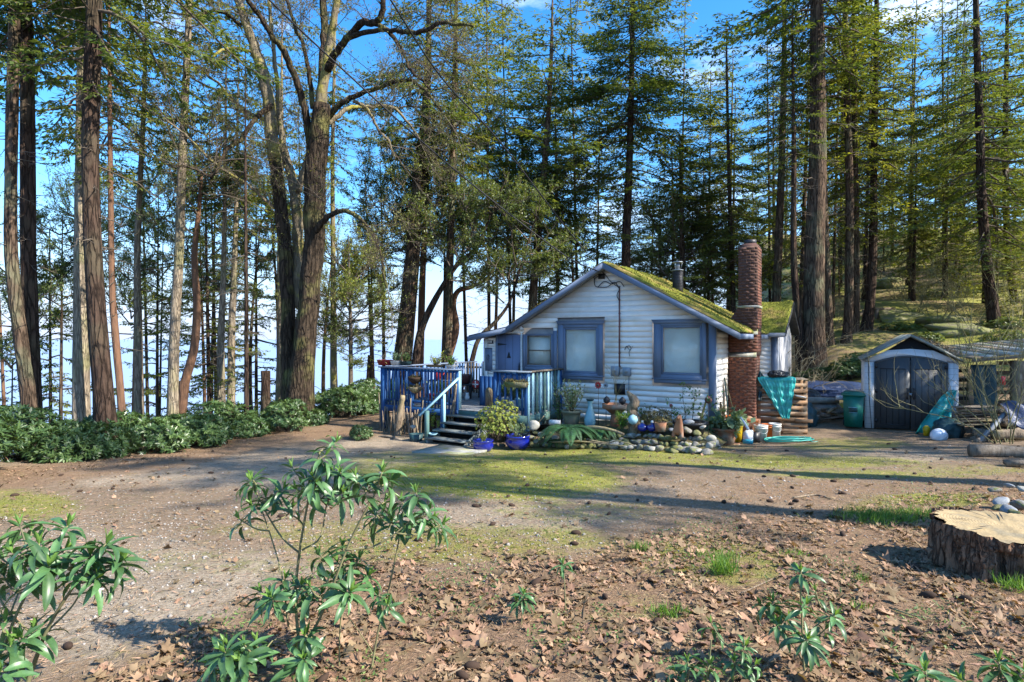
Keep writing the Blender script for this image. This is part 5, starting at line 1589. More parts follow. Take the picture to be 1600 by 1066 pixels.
# rockery edging
g = random.Random(12)
front = []
for px_ in np.arange(812, 1150, 7.0):
    for row_ in range(3):
        off = -2.32 + row_ * .26 + g.uniform(-.06, .06)
        a = Wp(px_ + g.uniform(-3, 3), 690, off)[0]
        if a > .4: continue
        p = HO + HX * a + HY * off
        r = g.uniform(.07, .17) * (1.1 if row_ == 0 else .9)
        z = max(GZ(p.x, p.y), -1) + .05 + row_ * .10 + g.uniform(0, .04)
        moss_ = (px_ < 985 and g.random() < .6) or (1030 < px_ < 1062)
        m_ = 'mosstone' if moss_ else g.choice(['stone', 'stone', 'palestone', 'stone'])
        rock((p.x, p.y, z), r, 'mossy stone in the low rockery edge of the flower bed' if moss_ else ('pale stone in the low rockery edge of the flower bed' if m_ == 'palestone' else 'grey brown stone in the low rockery edge of the flower bed'), m_, group='rockery stones')
# stones by the steps and around the blue pots
for (px_, py_, r, m_) in [(838, 690, .12, 'stone'), (846, 680, .16, 'palestone'), (828, 683, .14, 'stone'), (775, 700, .07, 'stone'), (764, 702, .08, 'bluestone'), (785, 697, .12, 'stone'), (808, 705, .07, 'stone'), (740, 703, .09, 'stone'), (748, 699, .08, 'stone'), (655, 688, .15, 'palestone'), (660, 698, .13, 'stone'), (645, 700, .1, 'stone'), (852, 695, .13, 'stone'), (833, 665, .17, 'palestone'), (800, 686, .11, 'stone'), (792, 680, .1, 'mosstone'), (818, 675, .12, 'stone')]:
    p = hp(px_, py_, -2.6); p.z = max(p.z, GZ(p.x, p.y) + r * .3)
    rock(p, r, 'loose stone heaped beside the steps and the blue pots', m_, group='stones beside the steps')
p = on(1069, 700); o = rock((p.x, p.y, p.z + .12), .26, 'blue grey triangular slab of stone propped in front of the rockery', 'bluestone', 3, sc=(1, .6, .9)); 
slab = empty('stone_slab', on(1100, 700) + Vector((0, 0, -.02)), HR); tag(slab, 'cream coloured flat stone block lying at the right end of the rockery', 'stone')
for k, (z0, z1, e) in enumerate([(0, .09, .0), (.10, .2, .05)]):
    b = MB(); b.add([(-.36 + e, -.2 + e, z0), (.36 - e, -.2 + e, z0), (.36 - e, .22, z0), (-.36 + e, .22, z0), (-.33 + e, -.18 + e, z1), (.35 - e, -.17 + e, z1 - .02), (.33 - e, .2, z1), (-.3 + e, .2, z1 - .01)], [(3, 2, 1, 0), (4, 5, 6, 7), (0, 1, 5, 4), (1, 2, 6, 5), (2, 3, 7, 6), (3, 0, 4, 7)])
    b.build('layer', M['palestone'], slab)
tag(obj('white_block', MB().box(-.14, .14, -.06, .06, 0, .12).mesh('b', M['whitep']), loc=hp(867, 664, -1.7), ), 'small white block on the bed next to the deck corner', 'block').rotation_euler[2] = HR


def pot(label, p, r, h, m, prof=None, cat='pot', name='flower_pot', plant=None, saucer=False):
    e = empty(name, p, HR); tag(e, label, cat)
    prof = prof or [(.72, 0), (.9, .55), (1.0, .85), (1.08, .86), (1.08, 1.0), (.95, 1.0), (.93, .88)]
    MB().lathe([(a * r, b_ * h) for a, b_ in prof], 24).build('body', M[m], e, smooth=True)
    MB().lathe([(.0, h * .86), (r * .93, h * .87)], 16).build('soil', M['soil'], e)
    if saucer: MB().lathe([(r * .9, 0), (r * 1.15, .0), (r * 1.18, .04), (r * 1.0, .03)], 20).build('saucer', M['terra'], e, loc=(0, 0, -.02))
    return e


def sprig(label, p, n, h, spread, leafm, lsize, w=.4, cat='plant', name='plant', seed=1, per=9, stemm='twig', up=.6, lw=None, par=None, sph=False):
    """leafy garden plant: n stems from one root with leaves along them"""
    g = np.random.default_rng(seed)
    if par is None: e = empty(name, p); tag(e, label, cat)
    else: e = par
    off = np.array([0, 0, 0]) if par is None else np.array(p)
    az = g.uniform(0, 2 * PI, n); P0 = np.stack([np.cos(az) * spread * .15 * g.random(n), np.sin(az) * spread * .15 * g.random(n), np.zeros(n)], 1) + off
    D0 = np.stack([np.cos(az) * spread, np.sin(az) * spread, h * np.ones(n)], 1)
    lv = grow(g, P0, D0, np.linalg.norm(D0, axis=1) * g.uniform(.6, 1.05, n), np.full(n, .008), 2, up=up, spread=.45, kids=(4,), lenf=(.45,), wig=.12)
    b = MB(); twigs_to(b, lv, (4, 3)); b.build('stems', M[stemm], e)
    b = MB(); leaf_cloud(g, b, lv[0][0], per, lsize, w=w, jit=.02, along=(.2, 1)); leaf_cloud(g, b, lv[1][0], max(3, per // 2), lsize, w=w, jit=.02, along=(.1, 1))
    kind(b.build('foliage', M[leafm], e), 'stuff')
    return e


def fern(label, p, n, L, seed=1, group=None):
    g = np.random.default_rng(seed)
    e = empty('fern', p); tag(e, label, 'fern', group)
    for i in range(n):
        az = i * 2.4 + g.uniform(-.2, .2); l = L * g.uniform(.75, 1.1); s = np.linspace(0, 1, 12)
        rad = np.array([math.cos(az), math.sin(az), 0]); lift = g.uniform(.45, .85)
        path = rad[None] * (l * (s * .95 + .0))[:, None]; path[:, 2] = l * (lift * s - (lift + .25) * s ** 2.2)
        b = MB(); b.tubes(path, np.linspace(.006, .002, 12), 3)
        ss = np.repeat(np.linspace(.08, .98, 34), 2); sg = np.tile([1, -1], 34)
        pos = np.stack([np.interp(ss, s, path[:, c]) for c in range(3)], 1)
        i1 = np.minimum((ss * 11).astype(int), 10); tan = unit(path[i1 + 1] - path[i1]); sd = unit(np.cross(tan, [0, 0, 1]))
        d = sd * sg[:, None] + tan * .35 + np.array([0, 0, -.15]); nn = np.cross(sd, tan)
        b.leaves(pos, d, nn, l * .19 * np.sin(PI * np.clip(ss * .92 + .1, 0, 1)) ** .7 + .015, l * .03)
        b.build('frond', M['fern'], e)
    return e


# --- blue pots, steps plants
BULB = [(.45, 0), (.75, .08), (1.0, .4), (1.02, .62), (.92, .84), (1.02, .9), (1.04, 1.0), (.92, 1.0), (.88, .88)]
e = pot('smaller cobalt blue glazed pot at the foot of the steps', on(755, 706), .24, .28, 'cobalt', BULB); sprig('', (0, 0, .24), 8, .12, .1, 'yshrub', .05, par=e, seed=5)
p = on(809, 702); e = pot('larger cobalt blue glazed bowl pot right of the steps with a grey green plant', p, .30, .34, 'cobalt', BULB); sprig('', (0, 0, .3), 16, .22, .26, 'paleleaf', .07, par=e, seed=6, w=.3)
YB = bush_mesh(51, 1.15, 1.2, 430, .06, 'yshrub', per=9, lw=.42)
p = hp(778, 672, -2.75); p.z = GZ(p.x, p.y) + .12
e = place_bush(YB, p, .95, 1.0, 'bright yellow green rounded shrub beside the steps', cat='shrub', name='shrub')
YB2 = bush_mesh(52, .7, .9, 200, .07, 'yshrub', per=8, lw=.4)
p = hp(684, 672, -1.8); p.z = GZ(p.x, p.y)
place_bush(YB2, p, .9, 2.0, 'leafy green shrub under the handrail of the steps', cat='shrub', name='shrub', sz=1.15)
tag(obj('watering_tub', MB().lathe([(.16, 0), (.19, .26), (.17, .26), (.15, .03)], 18).mesh('b', M['dtarp']), loc=hp(650, 693, -3.0)), 'dark pail standing left of the bottom step', 'pail')
tag(obj('bowl', MB().lathe([(.06, 0), (.15, .07), (.14, .07), (.05, .01)], 18).mesh('b', M['turq']), loc=hp(676, 681, -2.95)), 'pale mint green bowl on the left end of a step', 'bowl')
# --- garden from left to right
def bp(px, off):
    a = Wp(px, 650, off)[0]; q = HO + HX * a + HY * off; q.z = bedz(q); return q
e = pot('mossy clay pot with a leafy pale plant next to the deck', bp(893, -1.35), .24, .40, 'olivepot'); sprig('', (0, 0, .36), 26, .52, .36, 'paleleaf', .075, par=e, seed=8, w=.5)
sprig('climbing plant with white flowers twining up the deck corner post', bp(874, -1.2), 12, .9, .16, 'gardleaf', .07, seed=9, w=.55)
e = empty('urn', bp(922, -1.35), HR); e.scale = (.88, .88, .88); tag(e, 'tall pale teal urn vase with a flared dark rim in the flower bed', 'urn')
MB().lathe([(.10, 0), (.16, .1), (.17, .24), (.12, .42), (.065, .58), (.06, .66), (.085, .76), (.10, .80), (.08, .8), (.05, .66)], 24).build('body', M['urn'], e, smooth=True)
MB().lathe([(.086, .76), (.112, .80), (.114, .815), (.09, .815)], 24).build('rim', M['dtarp'], e, smooth=True)
fern('large sword fern spilling over the left end of the rockery', hp(888, 678, -2.45, .08), 22, .85, 3)
fern('sword fern behind the driftwood branch in the middle of the bed', bp(941, -1.75) + Vector((0, 0, .12)), 18, .62, 4)
fern('small fern low at the left corner of the rockery', hp(868, 690, -2.35), 9, .36, 5)
# terracotta bowl with sticks
e = empty('shallow_bowl', bp(962, -1.0), HR); e.location.z += .42
tag(e, 'wide shallow terracotta bowl on a stand with two dark finials and bare stems', 'bowl')
MB().lathe([(.12, -.1), (.26, .02), (.34, .05), (.34, .16), (.3, .16), (.28, .08)], 24).build('bowl', M['terra'], e, smooth=True)
MB().lathe([(.15, -.42), (.12, -.1)], 14).build('stand', M['terra'], e)
for s in (-.22, .2): MB().lathe([(.02, 0), (.08, .05), (.09, .11), (.05, .17), (.01, .2)], 12).build('finial', M['dmetal'], e, loc=(s, -.05, .15), smooth=True)
gg = np.random.default_rng(4)
b = MB(); lv = grow(gg, np.array([[.0, 0, .1], [.05, 0, .1], [-.05, 0, .1]]), np.array([[.1, 0, 1], [-.2, .1, 1], [.25, 0, 1.]]), np.array([.8, .7, .6]), np.array([.009] * 3), 3, kids=(3, 2), lenf=(.5, .5), spread=.35); twigs_to(b, lv)
b.build('bare_stems', M['olivetwig'], e)
# driftwood sculpture
e = empty('driftwood_sculpture', bp(993, -1.5), HR); tag(e, 'tall twisted pale driftwood piece standing in the flower bed', 'driftwood')
b = MB(); pp = [(994, 690), (990, 665), (985, 640), (990, 622), (984, 610)]
def loc(l, off, e=e):
    return [(hp(x, y, off) - e.location) for x, y in l]
def rotl(l): return [Matrix.Rotation(-HR, 3, 'Z') @ v for v in l]
b.tubes(smooth_path([tuple(v) for v in rotl(loc([(990, 680), (992, 658), (986, 640), (992, 628), (985, 618), (980, 611)], -1.5))], 5), np.interp(np.linspace(0, 1, 26), [0, .3, .5, .7, 1], [.15, .1, .12, .09, .02]), 9, noise=.22)
b.tubes(smooth_path([tuple(v) for v in rotl(loc([(996, 678), (997, 655), (990, 640)], -1.45))], 5), np.linspace(.09, .04, 11), 8, noise=.25)
b.build('trunk_piece', M['drift'], e, smooth=True)
tag(obj('glass_float', MB().lathe([(.02, 0), (.09, .04), (.12, .12), (.09, .2), (.02, .24)], 16).mesh('b', M['turq'], True), loc=hp(989, 664, -1.75)), 'pale green glass ball in the middle of the bed', 'glass ball')
# sticks along the rockery
g2 = random.Random(4)
def stick(l, off, r0, r1, m, label, group=None, sub=4, name='branch', cat='branch', nz_=.12):
    pts = [hp(x, y, off) for x, y in l]; o0 = pts[0]
    b = MB(); p = smooth_path([tuple(q - o0) for q in pts], sub); b.tubes(p, np.linspace(r0, r1, len(p)), 7, noise=nz_)
    o = b.build(name, M[m], None, smooth=True); o.location = o0; tag(o, label, cat, group); return o
stick([(862, 691), (905, 690), (945, 694), (975, 697)], -2.65, .02, .012, 'drift', 'long thin pale branch lying along the front of the rockery, the lower one')
stick([(920, 688), (948, 692), (966, 689), (990, 696)], -2.62, .022, .012, 'drift', 'forked pale branch lying along the front of the rockery, the upper one')
stick([(905, 669), (930, 668), (955, 672), (975, 679)], -2.1, .05, .03, 'drift', 'thick grey green branch resting on the rockery between the two ferns')
stick([(822, 680), (838, 664), (850, 650)], -2.5, .018, .01, 'drift', 'thin stick leaning on the stones under the deck corner')
# flower ornaments
def flower_stake(label, px_, pyt, off, col, r):
    q = bp(px_, off); t = hp(px_, pyt, off); e = empty('flower_ornament', q, HR); tag(e, label, 'garden ornament')
    h = t.z - q.z
    MB().tube([(0, 0, -.05), (.0, 0, h)], .008, .006, 5).build('stake', M['dmetal'], e)
    b = MB()
    for k in range(9):
        a = k * 2 * PI / 9; b.leaves(np.array([[0, -.015, h]]), np.array([[math.cos(a), -.15, math.sin(a)]]), np.array([[0, 1., 0]]), r, r * .8, bend=.2)
    b.build('petals', M[col], e)
    MB().lathe([(.01, 0), (r * .3, .02), (r * .25, .05), (.01, .06)], 10).build('centre', M['dmetal'], e).matrix_local = Matrix.Translation((0, -.01, h)) @ Matrix.Rotation(PI / 2, 4, 'X')
flower_stake('red metal flower on a thin stake in front of the wall', 935, 602, -1.1, 'red', .10)
flower_stake('grey metal flower beside the red one', 947, 602, -1.15, 'meter', .08)
flower_stake('short red tipped stake by the olive heather', 1049, 634, -.9, 'red', .05)
e = empty('gazing_ball', bp(1122, -.9), HR); tag(e, 'glassy pink and dark red ball on a stake at the right corner of the cottage', 'garden ornament')
h = hp(1107, 634, -.9).z - e.location.z
MB().tube([(0, 0, 0), (0, 0, h)], .008, .008, 5).build('stake', M['dmetal'], e); 
MB().lathe([(.01, -.09), (.065, -.06), (.09, 0), (.065, .06), (.01, .09)], 16).build('ball', M['conduit'], e, loc=(0, 0, h), smooth=True)
e.location = bp(1107, -.9)
e = empty('bamboo_stake', bp(1094, -.8)); tag(e, 'yellow bamboo cane leaning at the right end of the wall', 'cane')
a_ = hp(1094, 664, -.8) - e.location; b_ = hp(1106, 617, -.8) - e.location; MB().tube([a_, (a_ + b_) / 2, b_], .016, .016, 6, sub=2).build('cane', M['yshrub'], e)
b_ = hp(1104, 622, -.9) - e.location; a_ = hp(1092, 662, -.9) - e.location; MB().tube([a_, b_], .012, .012, 6).build('cane', M['paletwig'], e)
# blue glass balls
for px_, lb in ((1004, 'left'), (1019, 'right')):
    e = empty('blue_jar', hp(px_, 674, -1.75), HR); tag(e, f'small cobalt blue glass jar in the rockery, the {lb} of the two', 'jar', 'two small blue jars')
    MB().lathe([(.07, 0), (.115, .05), (.115, .12), (.07, .16), (.05, .17), (.06, .19)], 16).build('body', M['cobalt'], e, smooth=True)
    MB().lathe([(.01, .19), (.035, .2), (.03, .24), (.01, .25)], 10).build('stopper', M['whitep'], e, smooth=True)
HE = bush_mesh(53, .9, .62, 420, .055, 'heather', per=8, lw=.25)
place_bush(HE, bp(1026, -1.35), 1.0, 0, 'olive brown heather mound before the wall', cat='shrub', name='heather')
tag(obj('clay_pot', MB().lathe([(.11, 0), (.14, .2), (.12, .2), (.1, .05)], 16).mesh('b', M['terra']), loc=hp(1032, 674, -1.8)), 'small terracotta pot half hidden under the heather', 'pot')
sprig('strappy dark green plant left of the olive heather', bp(1003, -1.2), 18, .42, .25, 'hedge_leaf', .09, seed=14, w=.3)
sprig('grass like green tuft beside the driftwood piece', hp(972, 672, -1.7), 26, .3, .1, 'grass', .12, seed=15, w=.12)
# terracotta animal figure
e = empty('animal_figurine', hp(1060, 684, -1.95), HR); tag(e, 'upright terracotta animal figurine with long neck and pricked ears in the rockery', 'figurine')
def add_skin(name, pts, edges, rad, m, par):
    import bmesh
    bm = bmesh.new(); sk = bm.verts.layers.skin.verify(); vs = [bm.verts.new(p) for p in pts]
    for a_, c_ in edges: bm.edges.new((vs[a_], vs[c_]))
    for v, r_ in zip(vs, rad): v[sk].radius = (r_, r_)
    vs[0][sk].use_root = True
    me = bpy.data.meshes.new(name); bm.to_mesh(me); bm.free()
    o = bpy.data.objects.new(name, me); COL.objects.link(o); o.modifiers.new('s', 'SKIN'); sb = o.modifiers.new('d', 'SUBSURF'); sb.levels = 2; sb.render_levels = 2
    dg = bpy.context.evaluated_depsgraph_get(); m2 = bpy.data.meshes.new_from_object(o.evaluated_get(dg)); bpy.data.objects.remove(o)
    m2.materials.clear(); m2.materials.append(M[m]); m2.polygons.foreach_set('use_smooth', [True] * len(m2.polygons))
    r = bpy.data.objects.new(name, m2); COL.objects.link(r); r.parent = par; return r
add_skin('body', [(0, 0, .14), (.02, 0, .30), (.03, -.02, .42), (.02, -.07, .45), (.0, -.12, .44), (.06, 0, .51), (.0, 0, .51), (-.09, -.03, .1), (-.10, -.05, 0), (.08, -.04, .1), (.09, -.06, 0), (.0, .1, .08)],
         [(0, 1), (1, 2), (2, 3), (3, 4), (2, 5), (2, 6), (0, 7), (7, 8), (0, 9), (9, 10), (0, 11)], [.12, .075, .055, .05, .03, .012, .012, .05, .045, .05, .045, .06], 'terra', e)
# black tub with rambling plant
e = empty('black_tub', bp(1078, -1.15), HR); tag(e, 'wide black plastic tub holding a sparse climbing plant by the right window', 'tub')
MB().lathe([(.30, 0), (.36, .22), (.40, .24), (.40, .30), (.34, .30), (.32, .24)], 24).build('tub', M['black'], e, smooth=True)
MB().lathe([(.0, .25), (.34, .26)], 16).build('soil', M['soil'], e)
b = MB(); l_ = MB(); gg = np.random.default_rng(9)
lv = grow(gg, np.array([[.05, 0, .2], [-.1, 0, .2], [.15, 0, .2], [-.15, 0, .2]]), np.array([[.15, 0, 1], [-.15, 0, .8], [.5, 0, .8], [-.6, 0, .7]]), np.array([.85, .7, .75, .5]), np.array([.01] * 4), 3, kids=(6, 2), lenf=(.35, .5), spread=.5)
twigs_to(b, lv); b.build('vines', M['twig'], e); leaf_cloud(gg, l_, lv[1][0], 5, .08, w=.6); leaf_cloud(gg, l_, lv[2][0], 2, .07, w=.6); l_.build('foliage', M['gardleaf'], e)
for (px_, py_, off, r, m_) in [(1074, 672, -1.7, .17, 'stone'), (1088, 676, -1.8, .15, 'mosstone'), (1098, 668, -1.6, .12, 'palestone'), (1077, 661, -1.5, .15, 'bluestone'), (1050, 672, -1.7, .10, 'bluestone')]:
    rock(hp(px_, py_, off), r, 'stone stacked between the black tub and the big terracotta pot', m_, group='stones below the tub')
# big terracotta pot
p = on(1131, 694); e = pot('big terracotta pot with drooping silvery leaves at the right end of the bed', p, .33, .42, 'terra', saucer=True)
sprig('', (0, 0, .38), 30, .22, .42, 'paleleaf', .15, par=e, seed=18, w=.75, up=.1); sprig('', (0, 0, .38), 10, .5, .12, 'heather', .1, par=e, seed=19, w=.15)
# deck rail things
def planter(label, px0, px1, py, off, m, h, plant=None, seed=0, dz=0):
    a = hp(px0, py, off); c = hp(px1, py, off); e = empty('planter_box', (a + c) / 2, HR); tag(e, label, 'planter')
    w_ = (c - a).length / 2
    MB().add([(-w_ * .8, -.07, 0), (w_ * .8, -.07, 0), (w_ * .8, .07, 0), (-w_ * .8, .07, 0), (-w_, -.1, h), (w_, -.1, h), (w_, .1, h), (-w_, .1, h)], [(3, 2, 1, 0), (0, 1, 5, 4), (1, 2, 6, 5), (2, 3, 7, 6), (3, 0, 4, 7)]).build('box', M[m], e)
    MB().box(-w_ * .93, w_ * .93, -.085, .085, h * .7, h * .8).build('soil', M['soil'], e)
    if plant: sprig('', (0, 0, h * .8), 14, .16, w_ * .8, plant, .06, par=e, seed=seed)
planter('dark red planter box on the left end of the deck railing', 592, 611, 571, -1.97, 'redbox', .17)
sprig('', (0, 0, .1), 3, .25, .05, 'twig', .03, par=bpy.data.objects['planter_box'], seed=2)
planter('white and green planter with a grey green plant on the deck railing', 613, 626, 571, -1.97, 'whitep', .14, 'paleleaf', 3)
planter('low pot of dark leaves next to the white and green planter', 628, 640, 571, -1.97, 'dtarp', .12, 'hedge_leaf', 4)
planter('long trough of pale green seedlings on the right part of the left railing', 668, 694, 573, -1.97, 'paleplank', .06, 'yshrub', 5) if False else planter('long trough of pale green seedlings on the left railing', 668, 694, 574, -1.97, 'drift', .07, 'yshrub', 5)
e = planter('small pot with bright lily like leaves at the gate end of the left railing', 699, 711, 575, -1.97, 'whitep', .08, 'grass', 6)
# hanging coir baskets with the gap in the balusters
for (px_, py_, s, lb) in ((649, 592, 1.0, 'upper'), (649, 607, 1.0, 'lower')):
    e = empty('hanging_basket', hp(px_, py_ + 8, -2.1), HR); tag(e, f'brown coir basket hanging on the left deck railing, the {lb} one', 'basket')
    MB().lathe([(.03, 0), (.12, .04), (.2, .14), (.215, .2), (.18, .19), (.1, .1)], 16).build('coir_liner', M['cone'] if lb == 'upper' else M['drift'], e, smooth=True)
    gg = np.random.default_rng(int(py_)); C = np.stack([gg.uniform(-.2, .2, 160), gg.uniform(-.12, .12, 160), gg.uniform(.12, .24, 160)], 1)
    b = MB(); b.leaves(C, gg.normal(0, 1, (160, 3)), gg.normal(0, 1, (160, 3)), .09, .02); b.build('dry_stems', M['heather'], e)
# wrought bracket basket on right railing
e = empty('railing_basket', hp(807, 604, -2.12), HR); tag(e, 'wire trough with moss and dried plants hung on the right deck railing', 'basket')
w_ = .33
for z in (0, .12): MB().tube([(-w_, -.08, z), (w_, -.08, z)], .012, .012, 5).build('rail', M['dmetal'], e)
MB().add([(-w_ * .85, -.1, -.02), (w_ * .85, -.1, -.02), (w_ * .85, .06, -.02), (-w_ * .85, .06, -.02), (-w_, -.12, .12), (w_, -.12, .12), (w_, .07, .12), (-w_, .07, .12)], [(3, 2, 1, 0), (0, 1, 5, 4), (1, 2, 6, 5), (2, 3, 7, 6), (3, 0, 4, 7), (4, 5, 6, 7)]).build('moss_liner', M['mosstone'], e)
gg = np.random.default_rng(71); C = np.stack([gg.uniform(-.33, .33, 200), gg.uniform(-.1, .07, 200), gg.uniform(.08, .14, 200)], 1)
b = MB(); b.leaves(C, gg.normal(0, 1, (200, 3)) + np.array([0, 0, .5]), gg.normal(0, 1, (200, 3)), .1, .03); b.build('dry_plants', M['heather'], e)
for s in (-1, 1): MB().tube([(s * w_, -.08, .12), (s * (w_ + .05), -.08, .2), (s * (w_ + .02), -.03, .26)], .01, .01, 5, sub=3).build('hook', M['dmetal'], e)
# things on the deck
def dk(px, off, z=.665):
    a = Wp(px, 600, off)[0]; q = HO + HX * a + HY * off; q.z = z; return q
e = empty('blue_gate_panel', dk(750, -1.0), HR); tag(e, 'bright blue board gate with a pale arched insert standing on the deck', 'gate')
w_ = Wp(776, 600, -1.0)[0] - Wp(750, 600, -1.0)[0]
n = 4
for k in range(n): MB().box(w_ * k / n + .003, w_ * (k + 1) / n - .003, -.02, .0, 0, .86).build('plank', M['deckblue'], e)
ar = [(.22, .02), (.48, .02), (.48, .42)] + [(.35 + .13 * math.cos(t), .42 + .13 * math.sin(t)) for t in np.linspace(.2, 2.94, 8)] + [(.22, .42)]
MB().prism([(x * w_ / .6 * 1.0, z) for x, z in ar], -.035, -.0205).build('arched_insert', M['drift'], e)
e = empty('round_ornament', dk(744, -.2, 1.0), HR); tag(e, 'round red and white ornament hanging behind the blue gate', 'ornament')
def disc(r, m, y, nm): MB().lathe([(r, 0), (r, .02)], 24).build(nm, M[m], e).matrix_local = Matrix.Translation((0, y, .2)) @ Matrix.Rotation(PI / 2, 4, 'X')
disc(.15, 'black', 0, 'rim'); disc(.13, 'red', -.0215, 'disc')
MB().box(-.12, .12, -.05, -.042, .18, .22).build('bar', M['whitep'], e); MB().box(-.02, .02, -.05, -.042, .225, .31).build('bar', M['whitep'], e); MB().box(-.02, .02, -.05, -.042, .09, .175).build('bar', M['whitep'], e)
e = empty('patio_table', dk(727, .6), HR); tag(e, 'low dark table with a dark tub on it at the back of the deck', 'table')
MB().box(-.5, .45, -.3, .3, .42, .46).build('table_top', M['black'], e)
for sx in (-.44, .39):
    for sy in (-.25, .25): MB().box(sx - .025, sx + .025, sy - .025, sy + .025, 0, .419).build('leg', M['black'], e)
tag(obj('wicker_tub', MB().lathe([(.2, 0), (.26, .25), (.27, .3), (.22, .3), (.2, .05)], 18).mesh('b', M['conduit']), loc=dk(724, .6, 1.127)), 'dark red brown wicker tub on the low table of the deck', 'tub')
tag(obj('white_jug', MB().lathe([(.06, 0), (.08, .1), (.05, .2), (.06, .24)], 12).mesh('b', M['whitep'], True), loc=dk(730, -.1)), 'small white jug on the deck floor before the low table', 'jug')
for i, (px_, off, m_, s) in enumerate([(790, -1.3, 'meter', 1.), (803, -1.25, 'whitep', .8), (814, -1.2, 'urn', .95), (640, -1.2, 'whitep', .7), (615, -1.1, 'green', .9), (675, -1.0, 'redbox', .8), (690, -.9, 'urn', .9)]):
    lb = ['blue grey pot behind the right deck railing', 'white pot behind the right deck railing', 'pale teal pot behind the right deck railing', 'small white pot behind the coir baskets', 'green pot at the left end of the deck floor', 'red pot in the middle behind the left railing', 'teal pot near the gate end of the left railing'][i]
    e = pot(lb, dk(px_, off), .17 * s, .32 * s, m_)
    sprig('', (0, 0, .3 * s), 14, .3, .16, ['gardleaf', 'paleleaf'][i % 2], .07, par=e, seed=30 + i)
tag(obj('red_watering_can', MB().lathe([(.09, 0), (.1, .18), (.06, .22)], 14).tube([(.08, 0, .05), (.22, 0, .2)], .02, .015, 6).mesh('b', M['red'], True), loc=dk(683, -1.5, 1.4)), 'bright red small can standing behind the railing slats', 'can')
MB().box(-.5, .5, -.1, .1, 0, .04).build('pot_shelf', M['greywood'], deck, loc=(-7.3, -1.5, 1.36))
for x in (-7.75, -6.85): MB().box(x - .02, x + .02, -1.55, -1.5, FZ, 1.358).build('shelf_leg', M['greywood'], deck)
# picket fence behind the deck
e = empty('picket_fence', HO + HX * -8.5 + HY * 2.2, HR); tag(e, 'weathered white picket fence at the back of the deck left of the cottage', 'fence')
for x in np.arange(-1.3, 1.5, .125): MB().box(x, x + .07, -.02, 0, .66, 1.75 + .02 * math.sin(x * 9)).build('picket', M['whitep'] if int(x * 50) % 3 else M['greywood'], e)
for z in (.9, 1.55): MB().box(-1.35, 1.55, .001, .04, z, z + .07).build('rail', M['greywood'], e)
for x in (-1.3, .0, 1.3): MB().box(x - .05, x + .05, .041, .14, 0, 1.8).build('fence_post', M['greywood'], e)
# --- driftwood poles leaning on the left end of the deck
g3 = random.Random(8)
for i in range(24):
    px_ = 597 + i * 2.6 + g3.uniform(-2, 2); ln = g3.uniform(32, 74)
    off = -2.2 - g3.uniform(0, .35)
    yb = 697 - g3.uniform(0, 8) - max(0, (610 - px_)) * .4
    lean = g3.uniform(-5, 5)
    stick([(px_, yb), (px_ + lean * .4 + g3.uniform(-1, 1), yb - ln * .5), (px_ + lean, yb - ln)], off, g3.uniform(.02, .038), g3.uniform(.01, .025), g3.choice(['drift', 'greywood', 'drift']), 'weathered driftwood pole stood upright against the left end of the deck', 'driftwood poles by the deck', name='driftwood_pole', cat='driftwood')
stick([(619, 694), (622, 665), (625, 640), (629, 618)], -2.62, .15, .07, 'drift', 'thick split driftwood stump standing among the thin poles', name='driftwood_stump', cat='driftwood', nz_=.3)
stick([(706, 662), (709, 640), (711, 620), (713, 600)], -2.12, .045, .03, 'drift', 'pale yellowish branch standing beside the gate post', cat='driftwood')
stick([(700, 664), (704, 645), (709, 625)], -2.15, .025, .02, 'greywood', 'thin grey stick leaning right of the green shrub under the railing', cat='driftwood')
stick([(572, 678), (590, 686), (603, 692), (618, 697)], -3.0, .06, .05, 'greywood', 'weathered log lying on the ground left of the driftwood poles', cat='log', name='log')
stick([(577, 690), (600, 682), (628, 688)], -3.1, .04, .03, 'greywood', 'thin branch lying across the log by the driftwood poles', cat='branch')
rock(hp(645, 667, -2.6), .13, 'pale yellow stone perched among the driftwood', 'palestone'); rock(hp(600, 690, -3.2), .12, 'grey stone next to the fallen log left of the deck', 'stone')
stick([(657, 690), (652, 672), (650, 655), (653, 640)], -2.75, .035, .02, 'drift', 'curved driftwood branch left of the bottom handrail post', cat='driftwood')
GB = HB[2]
p = on(600, 690); place_bush(GB, (p.x - .7, p.y + .3, p.z - .05), .55, 1, 'small low green plant left of the driftwood poles', cat='plant', name='plant')

# ================================================================== PALLET CORNER
# bench planks behind, pallets
PR = -R(14)
p0 = P(1222, 686, 15.35); p0.z = GZ(p0.x, p0.y); e = empty('pallet_stack', (p0.x, p0.y, p0.z), PR); tag(e, 'brown wooden slatted pallets stood on edge beside the chimney', 'pallet')
W2 = .62; HH = 1.46
for k in range(9):
    z = .06 + k * .152
    MB().box(-W2, W2, -.03, -.008, z, z + .095).build('slat', M['pallet'], e)
for x in (-W2, -.05, W2 - .09): MB().box(x, x + .09, -.007, .09, 0, HH - .03).build('stringer', M['pallet'], e)
for k in range(7): MB().box(-W2, W2, .091, .113, .06 + k * .2, .155 + k * .2).build('back_slat', M['pallet'], e)
MB().box(-W2, W2, -.05, .6, HH, HH + .03).build('top_board', M['greywood'], e)
for x in (-W2, W2 - .09): MB().box(x, x + .09, .45, .54, 0, HH - .001).build('rear_post', M['pallet'], e)
MB().box(W2 - .3, W2 + .12, -.05, -.031, .34, .43).build('loose_board', M['pallet'], e)
